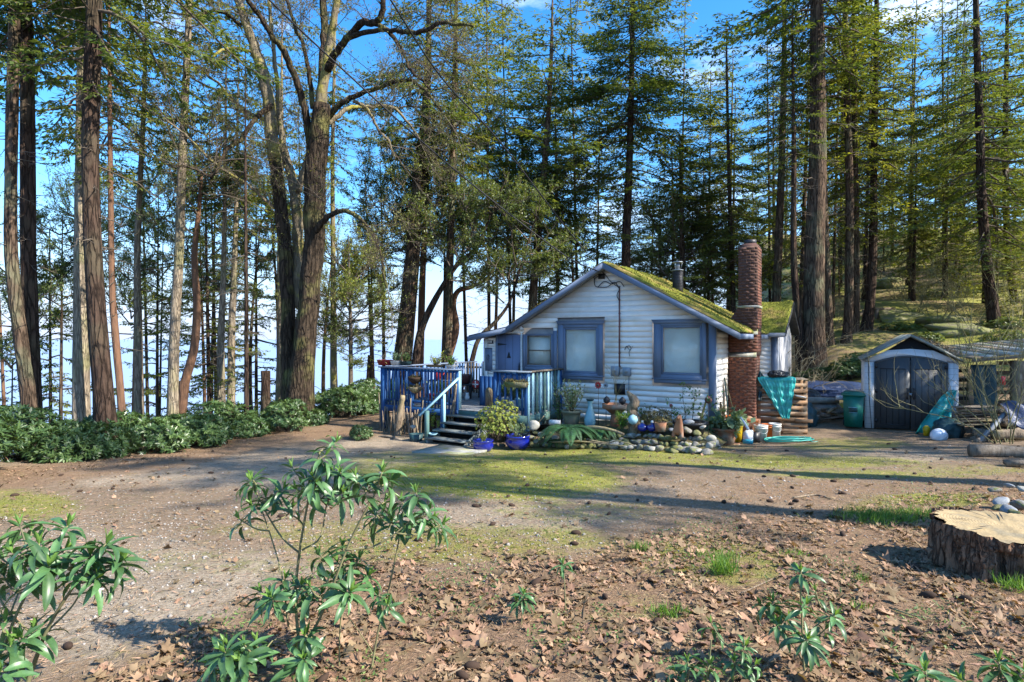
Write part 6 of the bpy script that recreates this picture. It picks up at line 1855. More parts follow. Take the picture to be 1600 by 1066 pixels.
# turquoise tarp draped over it: triangular flap hanging down in front
def cloth(name, fn, nu, nv, m, parent=None, th=None):
    U, V = np.meshgrid(np.linspace(0, 1, nu), np.linspace(0, 1, nv))
    p = fn(U, V); i = np.arange(nv - 1)[:, None] * nu + np.arange(nu - 1)[None]
    b = MB(); b.add(p.reshape(-1, 3), np.stack([i, i + 1, i + 1 + nu, i + nu], -1).reshape(-1, 4))
    o = b.build(name, M[m], parent, smooth=True)
    md = o.modifiers.new('t', 'SOLIDIFY'); md.thickness = .006
    return o
def wr(U, V, a, f, ph=0): return a * (np.sin(f * U + 3 * V + ph) + .6 * np.sin(f * 2.3 * V - 2 * U + ph * 2) + .5 * np.sin((U + V) * f * 1.7 + ph) + .35 * np.sin(f * 3.7 * U - 5 * V))
def flap(U, V):
    # V 0: back edge on the top board, .35 front edge, 1 tip
    s = np.clip((V - .3) / .7, 0, 1)
    wl = -.62 + s * .60; wr_ = .33 - s * .18
    x = wl + (wr_ - wl) * U + wr(U, V, .008, 17)
    y = np.where(V < .3, .45 - V / .3 * .53, -.08 - .03 * s) + wr(U, V, .013, 19) - .02
    z = np.where(V < .3, HH + .045, HH + .02 - s * (1.02)) + np.abs(wr(U, V, .012, 13, 2)) - .03 * (V > .3)
    return np.stack([x, y, z], -1)
o = cloth('turquoise_tarp', flap, 50, 60, 'tarp'); o.location = e.location; o.rotation_euler[2] = PR; tag(o, 'turquoise tarp hanging in a triangular flap over the front of the pallets', 'tarp')
o = cloth('turquoise_tarp', lambda U, V: np.stack([-.60 + .16 * U * (1 - V * .5) + wr(U, V, .01, 9), .12 - .22 * V + wr(U, V, .02, 11), HH + .05 + .16 * np.sin(PI * U) * (1 - V) - V * .62], -1), 20, 30, 'dtarp'); o.location = e.location; o.rotation_euler[2] = PR; tag(o, 'dark bunched edge of tarp at the left corner of the pallets', 'tarp')
def lump(name, p, r, m, label, cat, seed=0, sub=4, amp=.12, rot=0):
    g_ = np.random.default_rng(seed); v, f = bmesh_ico(sub); v = v.copy()
    n_ = 0
    for i in range(14):
        k = g_.normal(0, 1, 3) * (1.5 + i * .5); n_ = n_ + np.abs(np.sin(v @ k + g_.uniform(0, 6))) / (1 + i * .25)
    v = v * (1 + amp * (n_ - n_.mean()))[:, None] * np.array(r); v[:, 2] = np.maximum(v[:, 2], -r[2] * .6) + r[2] * .6
    b = MB(); b.add(v, f); o = b.build(name, M[m], None, smooth=True); o.location = p; o.rotation_euler[2] = rot; tag(o, label, cat); return o
q = e.location + Matrix.Rotation(PR, 3, 'Z') @ Vector((-.10, .02, HH + .06)); lump('crumpled_bag', q, (.27, .16, .12), 'bag', 'crumpled black plastic bag lying on top of the turquoise tarp', 'bag', 3)
tag(obj('white_dish', MB().lathe([(.05, 0), (.13, .02), (.14, .05), (.12, .04)], 16).mesh('b', M['whitep']), loc=e.location + Matrix.Rotation(PR, 3, 'Z') @ Vector((.42, -.12, 1.0))), 'white dish tucked between the pallet slats right of the tarp', 'dish').rotation_euler[1] = .2
def gp(px, d): x = (px - 800) / FX * d; return Vector((x, d, GZ(x, d)))
# buckets and jugs
def bucket(label, p, r, h, m, handle=True, name='bucket', tilt=0, rings=True):
    e = empty(name, p, 0); e.rotation_euler[1] = tilt; tag(e, label, 'bucket')
    pr = [(r * .82, 0), (r * .95, h * .8)]
    if rings: pr += [(r * 1.03, h * .81), (r * 1.03, h * .84), (r * .97, h * .85), (r * .97, h * .9), (r * 1.04, h * .91), (r * 1.04, h)]
    else: pr += [(r, h * .95), (r * 1.05, h)]
    pr += [(r * .95, h), (r * .8, .02)]
    MB().lathe(pr, 22).build('body', M[m], e, smooth=True)
    if handle: MB().tube([(-r * 1.03, 0, h * .85), (-r * .7, -r * .7, h * .62), (0, -r * 1.05, h * .5), (r * .7, -r * .7, h * .62), (r * 1.03, 0, h * .85)], .006, .006, 5, sub=4).build('handle', M['metal'], e)
    return e
bucket('white plastic bucket in front of the chimney', gp(1189, 14.55), .165, .40, 'bucketw')
bucket('orange bucket directly behind the white bucket', gp(1200, 14.85), .16, .38, 'orange', False)
bucket('pale pinkish bucket at the left foot of the pallets', gp(1211, 14.8), .15, .40, 'bucketw', True)
bucket('yellow plastic pail next to the big terracotta pot', gp(1151, 14.6), .15, .42, 'yellow', False, rings=False)
bucket('orange pail tilted behind the yellow one', gp(1146, 14.95) + Vector((0, 0, .12)), .15, .50, 'orange', False, rings=False, tilt=-.1)
# orange crate box behind
e = empty('orange_crate', gp(1167, 14.98), HR); tag(e, 'large red orange plastic crate in front of the chimney', 'crate')
for (x0, x1, y0, y1) in ((-.3, .3, -.2, -.18), (-.3, .3, .18, .2), (-.3, -.28, -.178, .178), (.28, .3, -.178, .178)): MB().box(x0, x1, y0, y1, 0, .50).build('side', M['terra'], e)
MB().box(-.32, .32, -.22, -.2005, .46, .51).build('rim', M['orange'], e); MB().box(-.28, .28, -.178, .178, 0, .02).build('base', M['terra'], e)
lump('cardboard', e.location + Vector((0, 0, .32)), (.2, .14, .16), 'pallet', 'crumpled brown packing inside the orange crate', 'packing', 9)
e = empty('fluid_jug', gp(1169, 14.3), -.4); tag(e, 'white plastic jug with blue fluid in its lower part', 'jug')
MB().add(*(lambda w, d, h: ([(-w, -d, 0), (w, -d, 0), (w, d, 0), (-w, d, 0), (-w, -d, h * .72), (w, -d, h * .72), (w, d, h * .72), (-w, d, h * .72), (-w * .35, -d * .5, h * .92), (w * .35, -d * .5, h * .92), (w * .35, d * .5, h * .92), (-w * .35, d * .5, h * .92)],
    [(3, 2, 1, 0), (0, 1, 5, 4), (1, 2, 6, 5), (2, 3, 7, 6), (3, 0, 4, 7), (4, 5, 9, 8), (5, 6, 10, 9), (6, 7, 11, 10), (7, 4, 8, 11), (8, 9, 10, 11)]))(.115, .085, .36)).build('body', M['jug'], e)
MB().box(-.1165, .1165, -.0865, .0865, .002, .11).build('fluid', M['jugfluid'], e)
MB().lathe([(.03, 0), (.03, .04)], 12).build('cap', M['whitep'], e, loc=(0, 0, .33)); MB().tube([(.03, 0, .31), (.1, 0, .32), (.1, 0, .22)], .015, .015, 6, sub=3).build('grip', M['jug'], e)
stick([(1170, 672), (1163, 660), (1157, 652)], -.2, .035, .02, 'whitep', 'white plastic scoop handle sticking up behind the jug', cat='scoop', name='scoop', nz_=0)
tag(obj('black_container', MB().box(-.09, .09, -.08, .08, 0, .26).mesh('b', M['black']), loc=gp(1180, 14.45)), 'small black container between the jug and the white bucket', 'container')
# hose coil
e = empty('hose_coil', gp(1234, 14.1)); tag(e, 'teal garden hose coiled in a flattened heap before the pallets', 'hose')
gg = np.random.default_rng(2); t = np.linspace(0, 2 * PI * 7, 300)
rr_ = .40 + .14 * np.sin(t * .137 * 2) + .06 * np.sin(t * 1.3)
hx = -.06 + rr_ * np.cos(t) * 1.0; hy = rr_ * .46 * np.sin(t) + .05 * np.sin(t * .5) + .10; hz = .02 + .012 * (t / (2 * PI)) + .02 * np.abs(np.sin(t * .77))
hx = hx + .1 * np.maximum(0, np.cos(t)) ** 3
pth = np.stack([hx, hy, hz], 1); pth[:, 2] += gz(pth[:, 0] + e.location.x, pth[:, 1] + e.location.y) - e.location.z
MB().tubes(pth, np.full(len(pth), .0135), 6).build('hose', M['hose'], e, smooth=True)
MB().tube([tuple(pth[-1]), (.55, -.02, .02), (.66, .0, .02), (.72, .03, .015)], .012, .012, 6, sub=4).build('hose_end', M['hose'], e, smooth=True)
# long poles leaning at the chimney (left)
stick([(1131, 650), (1131, 620), (1128, 588)], .9, .035, .03, 'greywood', 'bundle of grey green canes leaning in the corner left of the chimney, the thick one', cat='cane', name='cane', nz_=.05)
stick([(1138, 655), (1136, 625), (1132, 590)], .85, .02, .02, 'dtarp', 'thin dark green cane leaning in the corner left of the chimney', cat='cane', name='cane', nz_=0)
stick([(1147, 645), (1139, 615), (1133, 592)], .8, .008, .008, 'olivetwig', 'thin bent wire hoop beside the canes', cat='wire', name='garden_wire', nz_=0)
stick([(1124, 655), (1124, 640), (1126, 628)], .5, .05, .03, 'cone', 'dark brown gnarled root standing against the white side wall', cat='root', name='root', nz_=.2)

# ================================================================== BIN, WOOD HEAP, BLUE TARP
e = empty('green_bin', on(1334, 668), -R(33)); tag(e, 'upright green plastic wheeled bin beside the shed', 'bin')
def taper(w0, d0, w1, d1, z0, z1): return ([(-w0, -d0, z0), (w0, -d0, z0), (w0, d0, z0), (-w0, d0, z0), (-w1, -d1, z1), (w1, -d1, z1), (w1, d1, z1), (-w1, d1, z1)], [(3, 2, 1, 0), (4, 5, 6, 7), (0, 1, 5, 4), (1, 2, 6, 5), (2, 3, 7, 6), (3, 0, 4, 7)])
MB().add(*taper(.21, .22, .25, .27, .04, .90)).build('body', M['bin'], e); MB().add(*taper(.29, .31, .28, .30, .901, .95)).build('rim', M['bin'], e)
MB().add(*taper(.28, .30, .22, .24, .951, 1.0)).build('lid', M['bin'], e)
MB().add([(-.1, -.236, .1), (.1, -.236, .1), (.1, -.252, .55), (-.1, -.252, .55), (-.1, -.22, .1), (.1, -.22, .1), (.1, -.22, .55), (-.1, -.22, .55)], [(0, 1, 2, 3), (0, 4, 5, 1), (2, 6, 7, 3), (0, 3, 7, 4), (1, 5, 6, 2)]).build('raised_panel', M['bin'], e)
MB().box(-.115, .115, -.268, -.25, .57, .585).build('label_bar', M['turq'], e); MB().box(-.1, .1, -.264, -.248, .43, .44).build('label_bar', M['turq'], e); MB().box(-.1, .1, -.262, -.246, .45, .56).build('recess', M['dtarp'], e)
for s in (-1, 1):
    w_ = MB().lathe([(.09, 0), (.09, .05)], 18).build('wheel', M['black'], e); w_.matrix_local = Matrix.Translation((s * .24 - .025, .22, .09)) @ Matrix.Rotation(PI / 2, 4, 'Y')
# wood heap with pale beam
gq = random.Random(31)
for i in range(26):
    px_ = gq.uniform(1262, 1322); py_ = gq.uniform(640, 662) - (1322 - px_) * .0
    q = P(px_, py_, 16.6 + gq.uniform(-.3, .6)); q.z = max(GZ(q.x, q.y) + .05, q.z)
    L = gq.uniform(.3, .8); a = gq.uniform(-.5, .5) + (PI if gq.random() < .5 else 0); tl = gq.uniform(-.3, .4)
    d = Vector((math.cos(a) * math.cos(tl), math.sin(a), math.sin(tl))) * L / 2
    b = MB()
    if gq.random() < .5: b.beam(-d, d, gq.uniform(.05, .12), gq.uniform(.03, .06))
    else: b.tube([-d, Vector((0, 0, .02)), d], gq.uniform(.03, .06), None, 7, noise=.08, sub=2)
    o = b.build('scrap_wood', M[gq.choice(['greywood', 'drift', 'greywood'])]); o.location = q; tag(o, 'piece of old wood in the heap between the pallets and the green bin', 'wood', 'scrap wood heap left of the bin')
def gbeam(label, a, b_, w, h, m, name='beam', cat='beam'):
    o = MB().beam(a - a, b_ - a, w, h).build(name, M[m]); o.location = a; tag(o, label, cat); return o
a = P(1258, 625, 17.2); gbeam('thick pale weathered beam lying behind the wood heap', a, P(1308, 626, 17.4), .2, .16, 'palestone')
gbeam('short whitish board end beside the green bin', P(1309, 622, 17.0), P(1322, 621, 17.2), .12, .12, 'whitep', 'board', 'board')
lump('rubble_heap', Vector((P(1284, 650, 17.4).x, 17.6, .15)), (.75, .5, .38), 'stone', 'grey heap of gravelly soil under the pale beam', 'heap', 22, amp=.06)
o = lump('blue_tarp', Vector((P(1310, 620, 18.8).x, 19.0, .62)), (1.7, .8, .36), 'btarp', 'dark blue tarp covering a long pile behind the green bin', 'tarp', 17, sub=5, amp=.07, rot=-.35)
o = lump('black_tarp', Vector((P(1262, 620, 18.0).x, 18.1, .45)), (.42, .5, .40), 'bag', 'black plastic sheet tented at the left end of the blue tarp', 'tarp', 18, amp=.05)
o = lump('teal_tarp', Vector((P(1262, 650, 16.4).x, 16.5, .12)), (.3, .3, .42), 'dtarp', 'dark teal crumpled tarp behind the right edge of the pallets', 'tarp', 19, amp=.12)
for i, (px_, d_, s) in enumerate([(1262, 21, .7), (1285, 20.5, .75), (1308, 20.3, .8), (1330, 20.0, .85), (1345, 20.4, .9)]):
    x = (px_ - 800) / FX * d_; place_bush(HB[i % 3], (x, d_, GZ(x, d_) - .1), s, i, 'low green bush growing behind the blue tarp', 'green bushes behind the blue tarp', sz=s * .75, cat='bush')

# ================================================================== TARP, BALL, LEAN-TO, WOODPILE
def shp(px, py, off):
    a, z = Wp(px, py, off, SO, SX, SY); return a, z
def tarpf(U, V):
    # from the shed corner fanning down to the ground in front of the right door
    t0 = shp(1492, 610, -.05); b0 = shp(1437, 672, -.5); b1 = shp(1482, 690, -.7)
    x = t0[0] + (b0[0] + (b1[0] - b0[0]) * U - t0[0]) * V ** .9 + .05 * np.sin(9 * U + 4 * V) * V + .1 * (U - .5)
    y = -.06 - .45 * V + .08 * np.sin(11 * U) * V + .03 * np.sin(25 * V + 7 * U)
    z = t0[1] - (t0[1] - .0) * V ** 1.15 - .22 * (1 - U) * np.sin(PI * V) * 0 + .12 * (1 - U) * np.sin(PI * V) + .015 * np.sin(30 * U + 9 * V)
    return np.stack([x, y, z], -1)
o = cloth('turquoise_tarp', tarpf, 40, 50, 'tarp'); o.location = SO; o.rotation_euler[2] = SR; tag(o, 'turquoise tarp bundled against the right shed door', 'tarp')
o = lump('dark_tarp', on(1488, 684) + Vector((0, .1, -.03)), (.36, .3, .30), 'dtarp', 'dark green tarp heap at the right foot of the shed', 'tarp', 25, amp=.12)
o = lump('white_sack', on(1465, 687) + Vector((0, -.05, 0)), (.19, .15, .17), 'jug', 'pale lavender stuffed sack at the foot of the turquoise tarp', 'sack', 26, amp=.03)
tag(obj('yellow_can', MB().lathe([(.07, 0), (.08, .2), (.04, .25)], 14).mesh('b', M['yellow'], True), loc=on(1448, 681)), 'small yellow container at the left of the pale sack', 'container')
# lean-to
LO = SO + SX * (SW + .12) + SY * .25
e = empty('lean_to', (LO.x, LO.y, .2), -R(6)); tag(e, 'open lean-to shelter with a pale corrugated roof and slatted back, right of the shed', 'shelter')
for k in range(12):
    v = [(-.15 + k * .3, -.55, 1.90 + k * .028), (.145 + k * .3, -.55, 1.90 + (k + 1) * .028), (.145 + k * .3, 1.9, 2.1 + (k + 1) * .028), (-.15 + k * .3, 1.9, 2.1 + k * .028)]
    b = MB(); b.add(v + [(x, y, z + .035) for x, y, z in v], [(3, 2, 1, 0), (4, 5, 6, 7), (0, 1, 5, 4), (1, 2, 6, 5), (2, 3, 7, 6), (3, 0, 4, 7)]); b.build('roof_sheet', M['concrete'] if k % 2 else M['drift'], e)
MB().beam((-.1, -.52, 1.86), (3.4, -.52, 2.18), .05, .07).build('front_beam', M['greywood'], e)
MB().box(.92, 1.13, -.5, -.3, -.1, 1.86).build('post', M['drift'], e); MB().box(3.1, 3.25, -.5, -.35, -.1, 2.1).build('post', M['drift'], e)
for z in np.arange(.15, 1.9, .26): MB().box(1.2, 3.4, .55, .59, z, z + .1).build('back_slat', M['greywood'], e)
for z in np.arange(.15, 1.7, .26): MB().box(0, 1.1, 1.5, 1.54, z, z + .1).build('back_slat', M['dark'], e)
def curtain(U, V): return np.stack([.0 + .55 * U + .03 * np.sin(14 * U + 3 * V), -.3 + .05 * np.sin(12 * U) - .15 * V, 1.75 - 1.7 * V], -1)
o = cloth('hanging_tarp', curtain, 24, 20, 'dtarp'); o.location = e.location; o.rotation_euler[2] = e.rotation_euler[2]; tag(o, 'dark green tarp hanging between the shed and the mossy post', 'tarp')
tag(obj('red_cloth', MB().box(-.05, .05, -.02, .02, 0, .22).mesh('b', M['red']), loc=P(1567, 602, 14.2)), 'bit of red cloth tied inside the lean-to', 'cloth')
# stacked boards
for i in range(13):
    a = P(1493 + gq.uniform(-3, 8), 664 - i * 2.3, 14.0 + gq.uniform(-.3, .4)); b_ = a + Vector((gq.uniform(.8, 1.25), gq.uniform(-.15, .4), gq.uniform(-.02, .09)))
    if i in (3, 4): lb, mm = 'yellowish board sticking out of the stack under the bush', 'yshrub'
    gbeam('old board in the untidy stack under the bare bush', a, b_, gq.uniform(.08, .16), .03, gq.choice(['greywood', 'drift', 'greywood']), 'old_board', 'board')['group'] = 'stacked old boards'
# firewood heap
for i in range(46):
    px_ = gq.uniform(1535, 1645); top_ = 645 + max(0, 1575 - px_) * .9; py_ = gq.uniform(top_, 708)
    q = P(px_, py_, 12.9 + (702 - py_) * .02 + gq.uniform(-.1, .3)); q.z = max(q.z, GZ(q.x, q.y) + .05)
    L = gq.uniform(.3, .6); a = gq.uniform(-.6, .5); d = Vector((math.cos(a), math.sin(a), gq.uniform(-.25, .35))) * L / 2
    o = MB().tube([-d, d * .1, d], gq.uniform(.05, .1), None, 8, noise=.07, sub=2).build('firewood_log', M[gq.choice(['greywood', 'drift', 'greywood', 'pallet'])], smooth=False); o.location = q
    tag(o, 'split firewood log in the heap at the right edge', 'log', 'firewood heap')
a = on(1517, 714); o = MB().tube([Vector((0, 0, .11)), Vector((.5, -.1, .12)), Vector((1.0, -.25, .10))], .125, .11, 14, noise=.03, sub=4).build('log', M['greywood'], smooth=True); o.location = a; tag(o, 'big bare grey log lying on the ground before the firewood heap', 'log')
a = P(1604, 680, 12.7); o = MB().tube([Vector((0, 0, 0)), Vector((-.3, .1, .0)), Vector((-.6, .15, -.03))], .12, .11, 12, noise=.04, sub=3).build('log', M['drift'], smooth=True); o.location = a; tag(o, 'thick brown log on top of the heap at the right edge', 'log')
gbeam('flat pale plank end at the right edge in front of the logs', on(1570, 729) + Vector((0, 0, .06)), on(1615, 731) + Vector((0, 0, .08)), .18, .07, 'greywood', 'plank', 'plank')
gbeam('dark grey pole slanting down over the firewood', P(1531, 690, 12.9), P(1572, 645, 13.1), .07, .07, 'bluestone', 'pole', 'pole')
def btf(U, V): return np.stack([U * 1.1 + .05 * np.sin(9 * V), -.1 + .5 * V + .04 * np.sin(12 * U), .32 * np.sin(PI * V) - .35 * (1 - V) + .05 * np.sin(14 * U + 5 * V) - .12 * U * (1 - V)], -1)
o = cloth('slate_tarp', btf, 30, 24, 'btarp'); o.location = P(1570, 641, 13.0); tag(o, 'slate blue tarp thrown over the firewood heap', 'tarp')
# rocks at right edge, in front
for (px_, py_, r, m_, lb) in [(1560, 800, .10, 'mosstone', 'flat mossy stone at the foot of the stone pile near the stump'), (1575, 805, .12, 'bluestone', 'blue grey flat stone low in the pile near the stump'), (1590, 812, .13, 'mosstone', 'dark mossy stone at the right of the pile near the stump'), (1566, 790, .13, 'bluestone', 'long blue grey stone in the middle of the pile near the stump'),
                              (1555, 783, .10, 'stone', 'brown stone at the left of the pile near the stump'), (1590, 795, .12, 'stone', 'grey stone behind the blue one in the pile near the stump'), (1577, 776, .09, 'bluestone', 'rounded pale blue stone on top of the pile near the stump'), (1598, 782, .12, 'palestone', 'pale stone at the right top of the pile near the stump')]:
    q = on(px_, py_ + 6); rock((q.x, q.y, q.z + .06 + (.12 if py_ < 785 else .03)), r, lb, m_, group='stone pile near the stump', sc=(1.1, .8, .7))
# hillside stairs
e = empty('hillside_stairs', P(1388, 524, 27.5), -.1); tag(e, 'wooden stairs with handrails and a landing on the mossy slope', 'stairs')
def hs(px, py, d=27.5): return Matrix.Rotation(.1, 3, 'Z') @ (P(px, py, d) - e.location)
def hbm(n, a, b_, w, h, m): MB().beam(a, b_, w, h).build(n, M[m], e)
hbm('landing', hs(1362, 507), hs(1389, 507), .9, .12, 'drift')
hbm('rail', hs(1362, 483), hs(1398, 483), .1, .14, 'drift')
for x in (1370, 1393): hbm('post', hs(x, 522), hs(x, 484), .13, .13, 'greywood')
hbm('post', hs(1349, 522), hs(1349, 484, 27.3), .12, .12, 'drift')
hbm('stair_rail', hs(1352, 486), hs(1306, 516, 26), .07, .1, 'drift'); hbm('stair_rail', hs(1352, 498), hs(1312, 528, 26), .06, .08, 'drift')
hbm('stringer', hs(1362, 508), hs(1318, 542, 26), .08, .25, 'pallet')
for k in range(6):
    t = k / 5; q = hs(1360 - 42 * t, 504 + 33 * t, 27.5 - 1.5 * t); MB().box(q.x - .17, q.x + .17, q.y, q.y + .9, q.z - .02, q.z + .03).build('step', M['drift'], e)
for k in range(4): t = k / 3; hbm('baluster', hs(1350 - 36 * t, 489 + 25 * t, 27.3 - 1.2 * t), hs(1350 - 36 * t, 512 + 25 * t, 27.3 - 1.2 * t), .05, .05, 'greywood')

# ================================================================== BARE BUSHES, TWIGS
def bare_bush(label, loc, n, h, spread, m='olivetwig', seed=1, group=None, levels=3, r=.016, lean=(0, 0), up=.25):
    g = np.random.default_rng(seed); e = empty('bare_bush', loc); tag(e, label, 'bush', group)
    az = g.uniform(0, 2 * PI, n)
    D0 = np.stack([np.cos(az) * spread + lean[0], np.sin(az) * spread + lean[1], np.full(n, h)], 1) + g.normal(0, .15, (n, 3))
    lv = grow(g, np.stack([np.cos(az) * .15, np.sin(az) * .15, np.zeros(n) - .05], 1), D0, np.linalg.norm(D0, axis=1) * g.uniform(.6, 1.1, n), np.full(n, r), levels, up=up, spread=.55, kids=(7, 4, 3), lenf=(.5, .5, .5), wig=.16, K=6)
    b = MB(); twigs_to(b, lv); kind(b.build('twigs', M[m], e), 'stuff'); return e
q = P(1570, 680, 12.6); bare_bush('arching bare olive twigged bush in front of the lean-to', (q.x, q.y, GZ(q.x, q.y)), 9, 1.9, 1.1, seed=3, r=.014, lean=(-.5, 0))
q = P(1500, 640, 15.5); bare_bush('bare thin bush behind the board stack', (q.x + .4, q.y, GZ(q.x, q.y)), 9, 2.0, .9, seed=4, r=.012, lean=(.2, 0))
for i, (px_, d_, h) in enumerate([(1205, 21, 1.6), (1222, 23, 2.0), (1240, 19.5, 1.3), (1195, 24, 2.2), (1228, 26, 2.4)]):
    x = (px_ - 800) / FX * d_; bare_bush('tangle of pale dry brush behind the side wing of the cottage', (x, d_, GZ(x, d_)), 12, h, h * .7, 'paletwig', 40 + i, 'dry brush behind the cottage', r=.013, up=.0)
for i, (px_, d_, h) in enumerate([(1300, 26, 2.2), (1430, 27, 2.6), (1465, 24, 2.0), (1520, 23, 2.4), (1590, 22, 2.6), (1400, 32, 3), (1500, 34, 3), (1560, 30, 3), (1345, 32, 3)]):
    x = (px_ - 800) / FX * d_; bare_bush('bare brushwood on the mossy slope', (x, d_, GZ(x, d_)), 8, h, h * .5, 'olivetwig', 60 + i, 'brushwood on the slope', r=.013, up=.3)
gB = random.Random(77)
SL = bush_mesh(61, 1.6, .9, 260, .12, 'arb_leaf', per=8, lw=.4)
for i in range(34):
    d_ = gB.uniform(21, 44); px_ = gB.uniform(1400, 1640) if i % 2 else gB.uniform(1230, 1640); x = (px_ - 800) / FX * d_
    place_bush(SL, (x, d_, GZ(x, d_) - .25), gB.uniform(.5, 1.1), gB.uniform(0, 6), 'low evergreen bush on the mossy slope, ' + ('left of the shed roof' if px_ < 1400 else ('above the shed' if px_ < 1500 else 'above the lean-to roof')), 'bushes on the mossy slope', sz=gB.uniform(.35, .8))
for i in range(16):
    d_ = gB.uniform(22, 40); px_ = gB.uniform(1370, 1630); x = (px_ - 800) / FX * d_
    rock((x, d_, GZ(x, d_) - .1), gB.uniform(.5, 1.3), 'moss covered boulder on the slope', 'mosstone', group='mossy boulders on the slope', cat='boulder', name='boulder', sc=(1.4, 1, .6))
tag(rock(on(502, 660) + Vector((0, 0, .05)), .11, 'rounded white stone at the far edge of the driveway', 'palestone'), 'rounded white stone at the far edge of the driveway', 'rock')
o = MB().tube([(0, 0, -1), (0, 0, .9)], .16, .14, 12, noise=.08, sub=5).build('tree_stub', M['firdark'], smooth=True); q = P(415, 600, 20); o.location = (q.x, q.y, .6); tag(o, 'short cut off tree stub left of the maple', 'tree stub')

# ================================================================== OVERHEAD WIRES
for (lb, l, r_) in (('lower overhead cable running from the gable peak up to the left', [(936, 425, 15.5), (875, 394, 14.5), (706, 262, 12.5), (500, 76, 10.0), (380, -40, 8.8)], .016),
                    ('upper overhead cable crossing the sky down to the roof', [(915, 392, 17), (889, 362, 16.5), (781, 222, 14), (690, 122, 12.3), (610, 0, 10.5), (570, -60, 9.8)], .018),
                    ('thin third cable between the two thicker ones', [(900, 400, 17.5), (760, 262, 15), (600, 130, 12.5), (480, 30, 10.5), (420, -20, 9.5)], .006)):
    pts = [P(*q) for q in l]; o0 = pts[0]; o = MB().tube([q - o0 for q in pts], r_, r_, 6, sub=8).build('overhead_cable', M['wire']); o.location = o0; tag(o, lb, 'cable')

# ================================================================== STUMP
def stump():
    c = on(1565, 922); g = np.random.default_rng(5)
    cy = c.y + .42; cx = (1572 - 800) / FX * cy
    e = empty('tree_stump', (cx, cy, GZ(cx, cy) - .03)); tag(e, 'wide sawn tree stump with thick reddish bark in the right foreground', 'stump')
    n, K = 220, 26; R0, H = .45, .38
    a = np.arange(n) * 2 * PI / n; z = np.linspace(-.12, H, K)
    A, Z = np.meshgrid(a, z)
    plates = np.zeros_like(A)
    for k in range(40):
        f = int(g.integers(6, 46)); plates = plates + .0028 * np.sin(A * f + g.uniform(0, 6) + Z * g.uniform(-9, 9) + 1.5 * np.sin(Z * g.uniform(4, 16) + g.uniform(0, 6)))
    plates = plates - .02 * np.clip(np.sin(A * 23 + 1.6 * np.sin(Z * 11 + A * 4)) - .72, 0, 1) * 3 + .006 * np.sign(np.sin(A * 14 + 2 * np.sin(Z * 17 + A * 5)))
    flare = .06 * np.exp(-np.clip(Z, 0, 1) / .12) * (1 + .6 * np.sin(A * 5 + 1)) + .02 * np.sin(A * 3 + 2)
    r = R0 + flare + plates + g.normal(0, .006, A.shape)
    r = r - .07 * np.exp(-((A - 4.0) / .16) ** 2) * (Z < .3)
    V = np.stack([r * np.cos(A), r * np.sin(A), Z], -1); V[-1, :, 2] += .012 * np.sin(a * 4)
    i = np.arange(K - 1)[:, None] * n + np.arange(n)[None]; j = np.arange(K - 1)[:, None] * n + (np.arange(n) + 1)[None] % n
    F = np.stack([i, j, j + n, i + n], -1).reshape(-1, 4)
    b = MB(); b.add(V.reshape(-1, 3), F); b.build('bark', M['stumpbark'], e, smooth=True)
    # sawn top with saw marks
    rings = 10; V2 = [[0, 0, H + .0]]
    for k in range(1, rings + 1):
        q = k / rings * .965
        for t in range(n): V2.append([r[-1, t] * q * math.cos(a[t]), r[-1, t] * q * math.sin(a[t]), H - .004 + .0015 * math.sin(r[-1, t] * q * math.cos(a[t] + .4) * 60) + .012 * math.sin(a[t] * 3) * q])
    F3 = [(0, 1 + t, 1 + (t + 1) % n) for t in range(n)]
    for k in range(rings - 1):
        for t in range(n): F3.append((1 + k * n + t, 1 + (k + 1) * n + t, 1 + (k + 1) * n + (t + 1) % n, 1 + k * n + (t + 1) % n))
    b = MB(); b.add(V2, F3)
    m = M['cut']; t = m.node_tree; wv = t.nodes.new('ShaderNodeTexWave'); wv.wave_type = 'RINGS'; wv.rings_direction = 'Z'; wv.inputs['Scale'].default_value = 16; wv.inputs['Distortion'].default_value = 3; wv.inputs['Detail'].default_value = 4; wv.inputs['Detail Scale'].default_value = 2.5
    tc_ = t.nodes.new('ShaderNodeTexCoord'); t.links.new(tc_.outputs['Object'], wv.inputs['Vector'])
    bs = t.nodes['Principled BSDF']; src = bs.inputs['Base Color'].links[0].from_socket; mm = t.nodes.new('ShaderNodeMixRGB'); mm.blend_type = 'MULTIPLY'; mm.inputs['Color2'].default_value = (.55, .5, .42, 1)
    r_ = t.nodes.new('ShaderNodeMapRange'); r_.inputs['To Max'].default_value = .65; t.links.new(wv.outputs['Fac'], r_.inputs['Value']); t.links.new(r_.outputs[0], mm.inputs['Fac']); t.links.new(src, mm.inputs['Color1']); t.links.new(mm.outputs[0], bs.inputs['Base Color'])
    b.build('sawn_top', m, e)
    ck = MB()
    for k in range(7):
        a_ = g.uniform(0, 6.28); q0 = g.uniform(.05, .2); q1 = g.uniform(.3, .42); w_ = g.uniform(.003, .007); d_ = np.array([math.cos(a_), math.sin(a_)]); n_ = np.array([-d_[1], d_[0]])
        ck.add([(*(d_ * q0), H + .012), (*(d_ * (q0 + q1) / 2 + n_ * w_), H + .012), (*(d_ * q1), H + .012), (*(d_ * (q0 + q1) / 2 - n_ * w_), H + .012)], [(0, 1, 2, 3)])
    ck.build('drying_cracks', M['dark'], e)


stump()

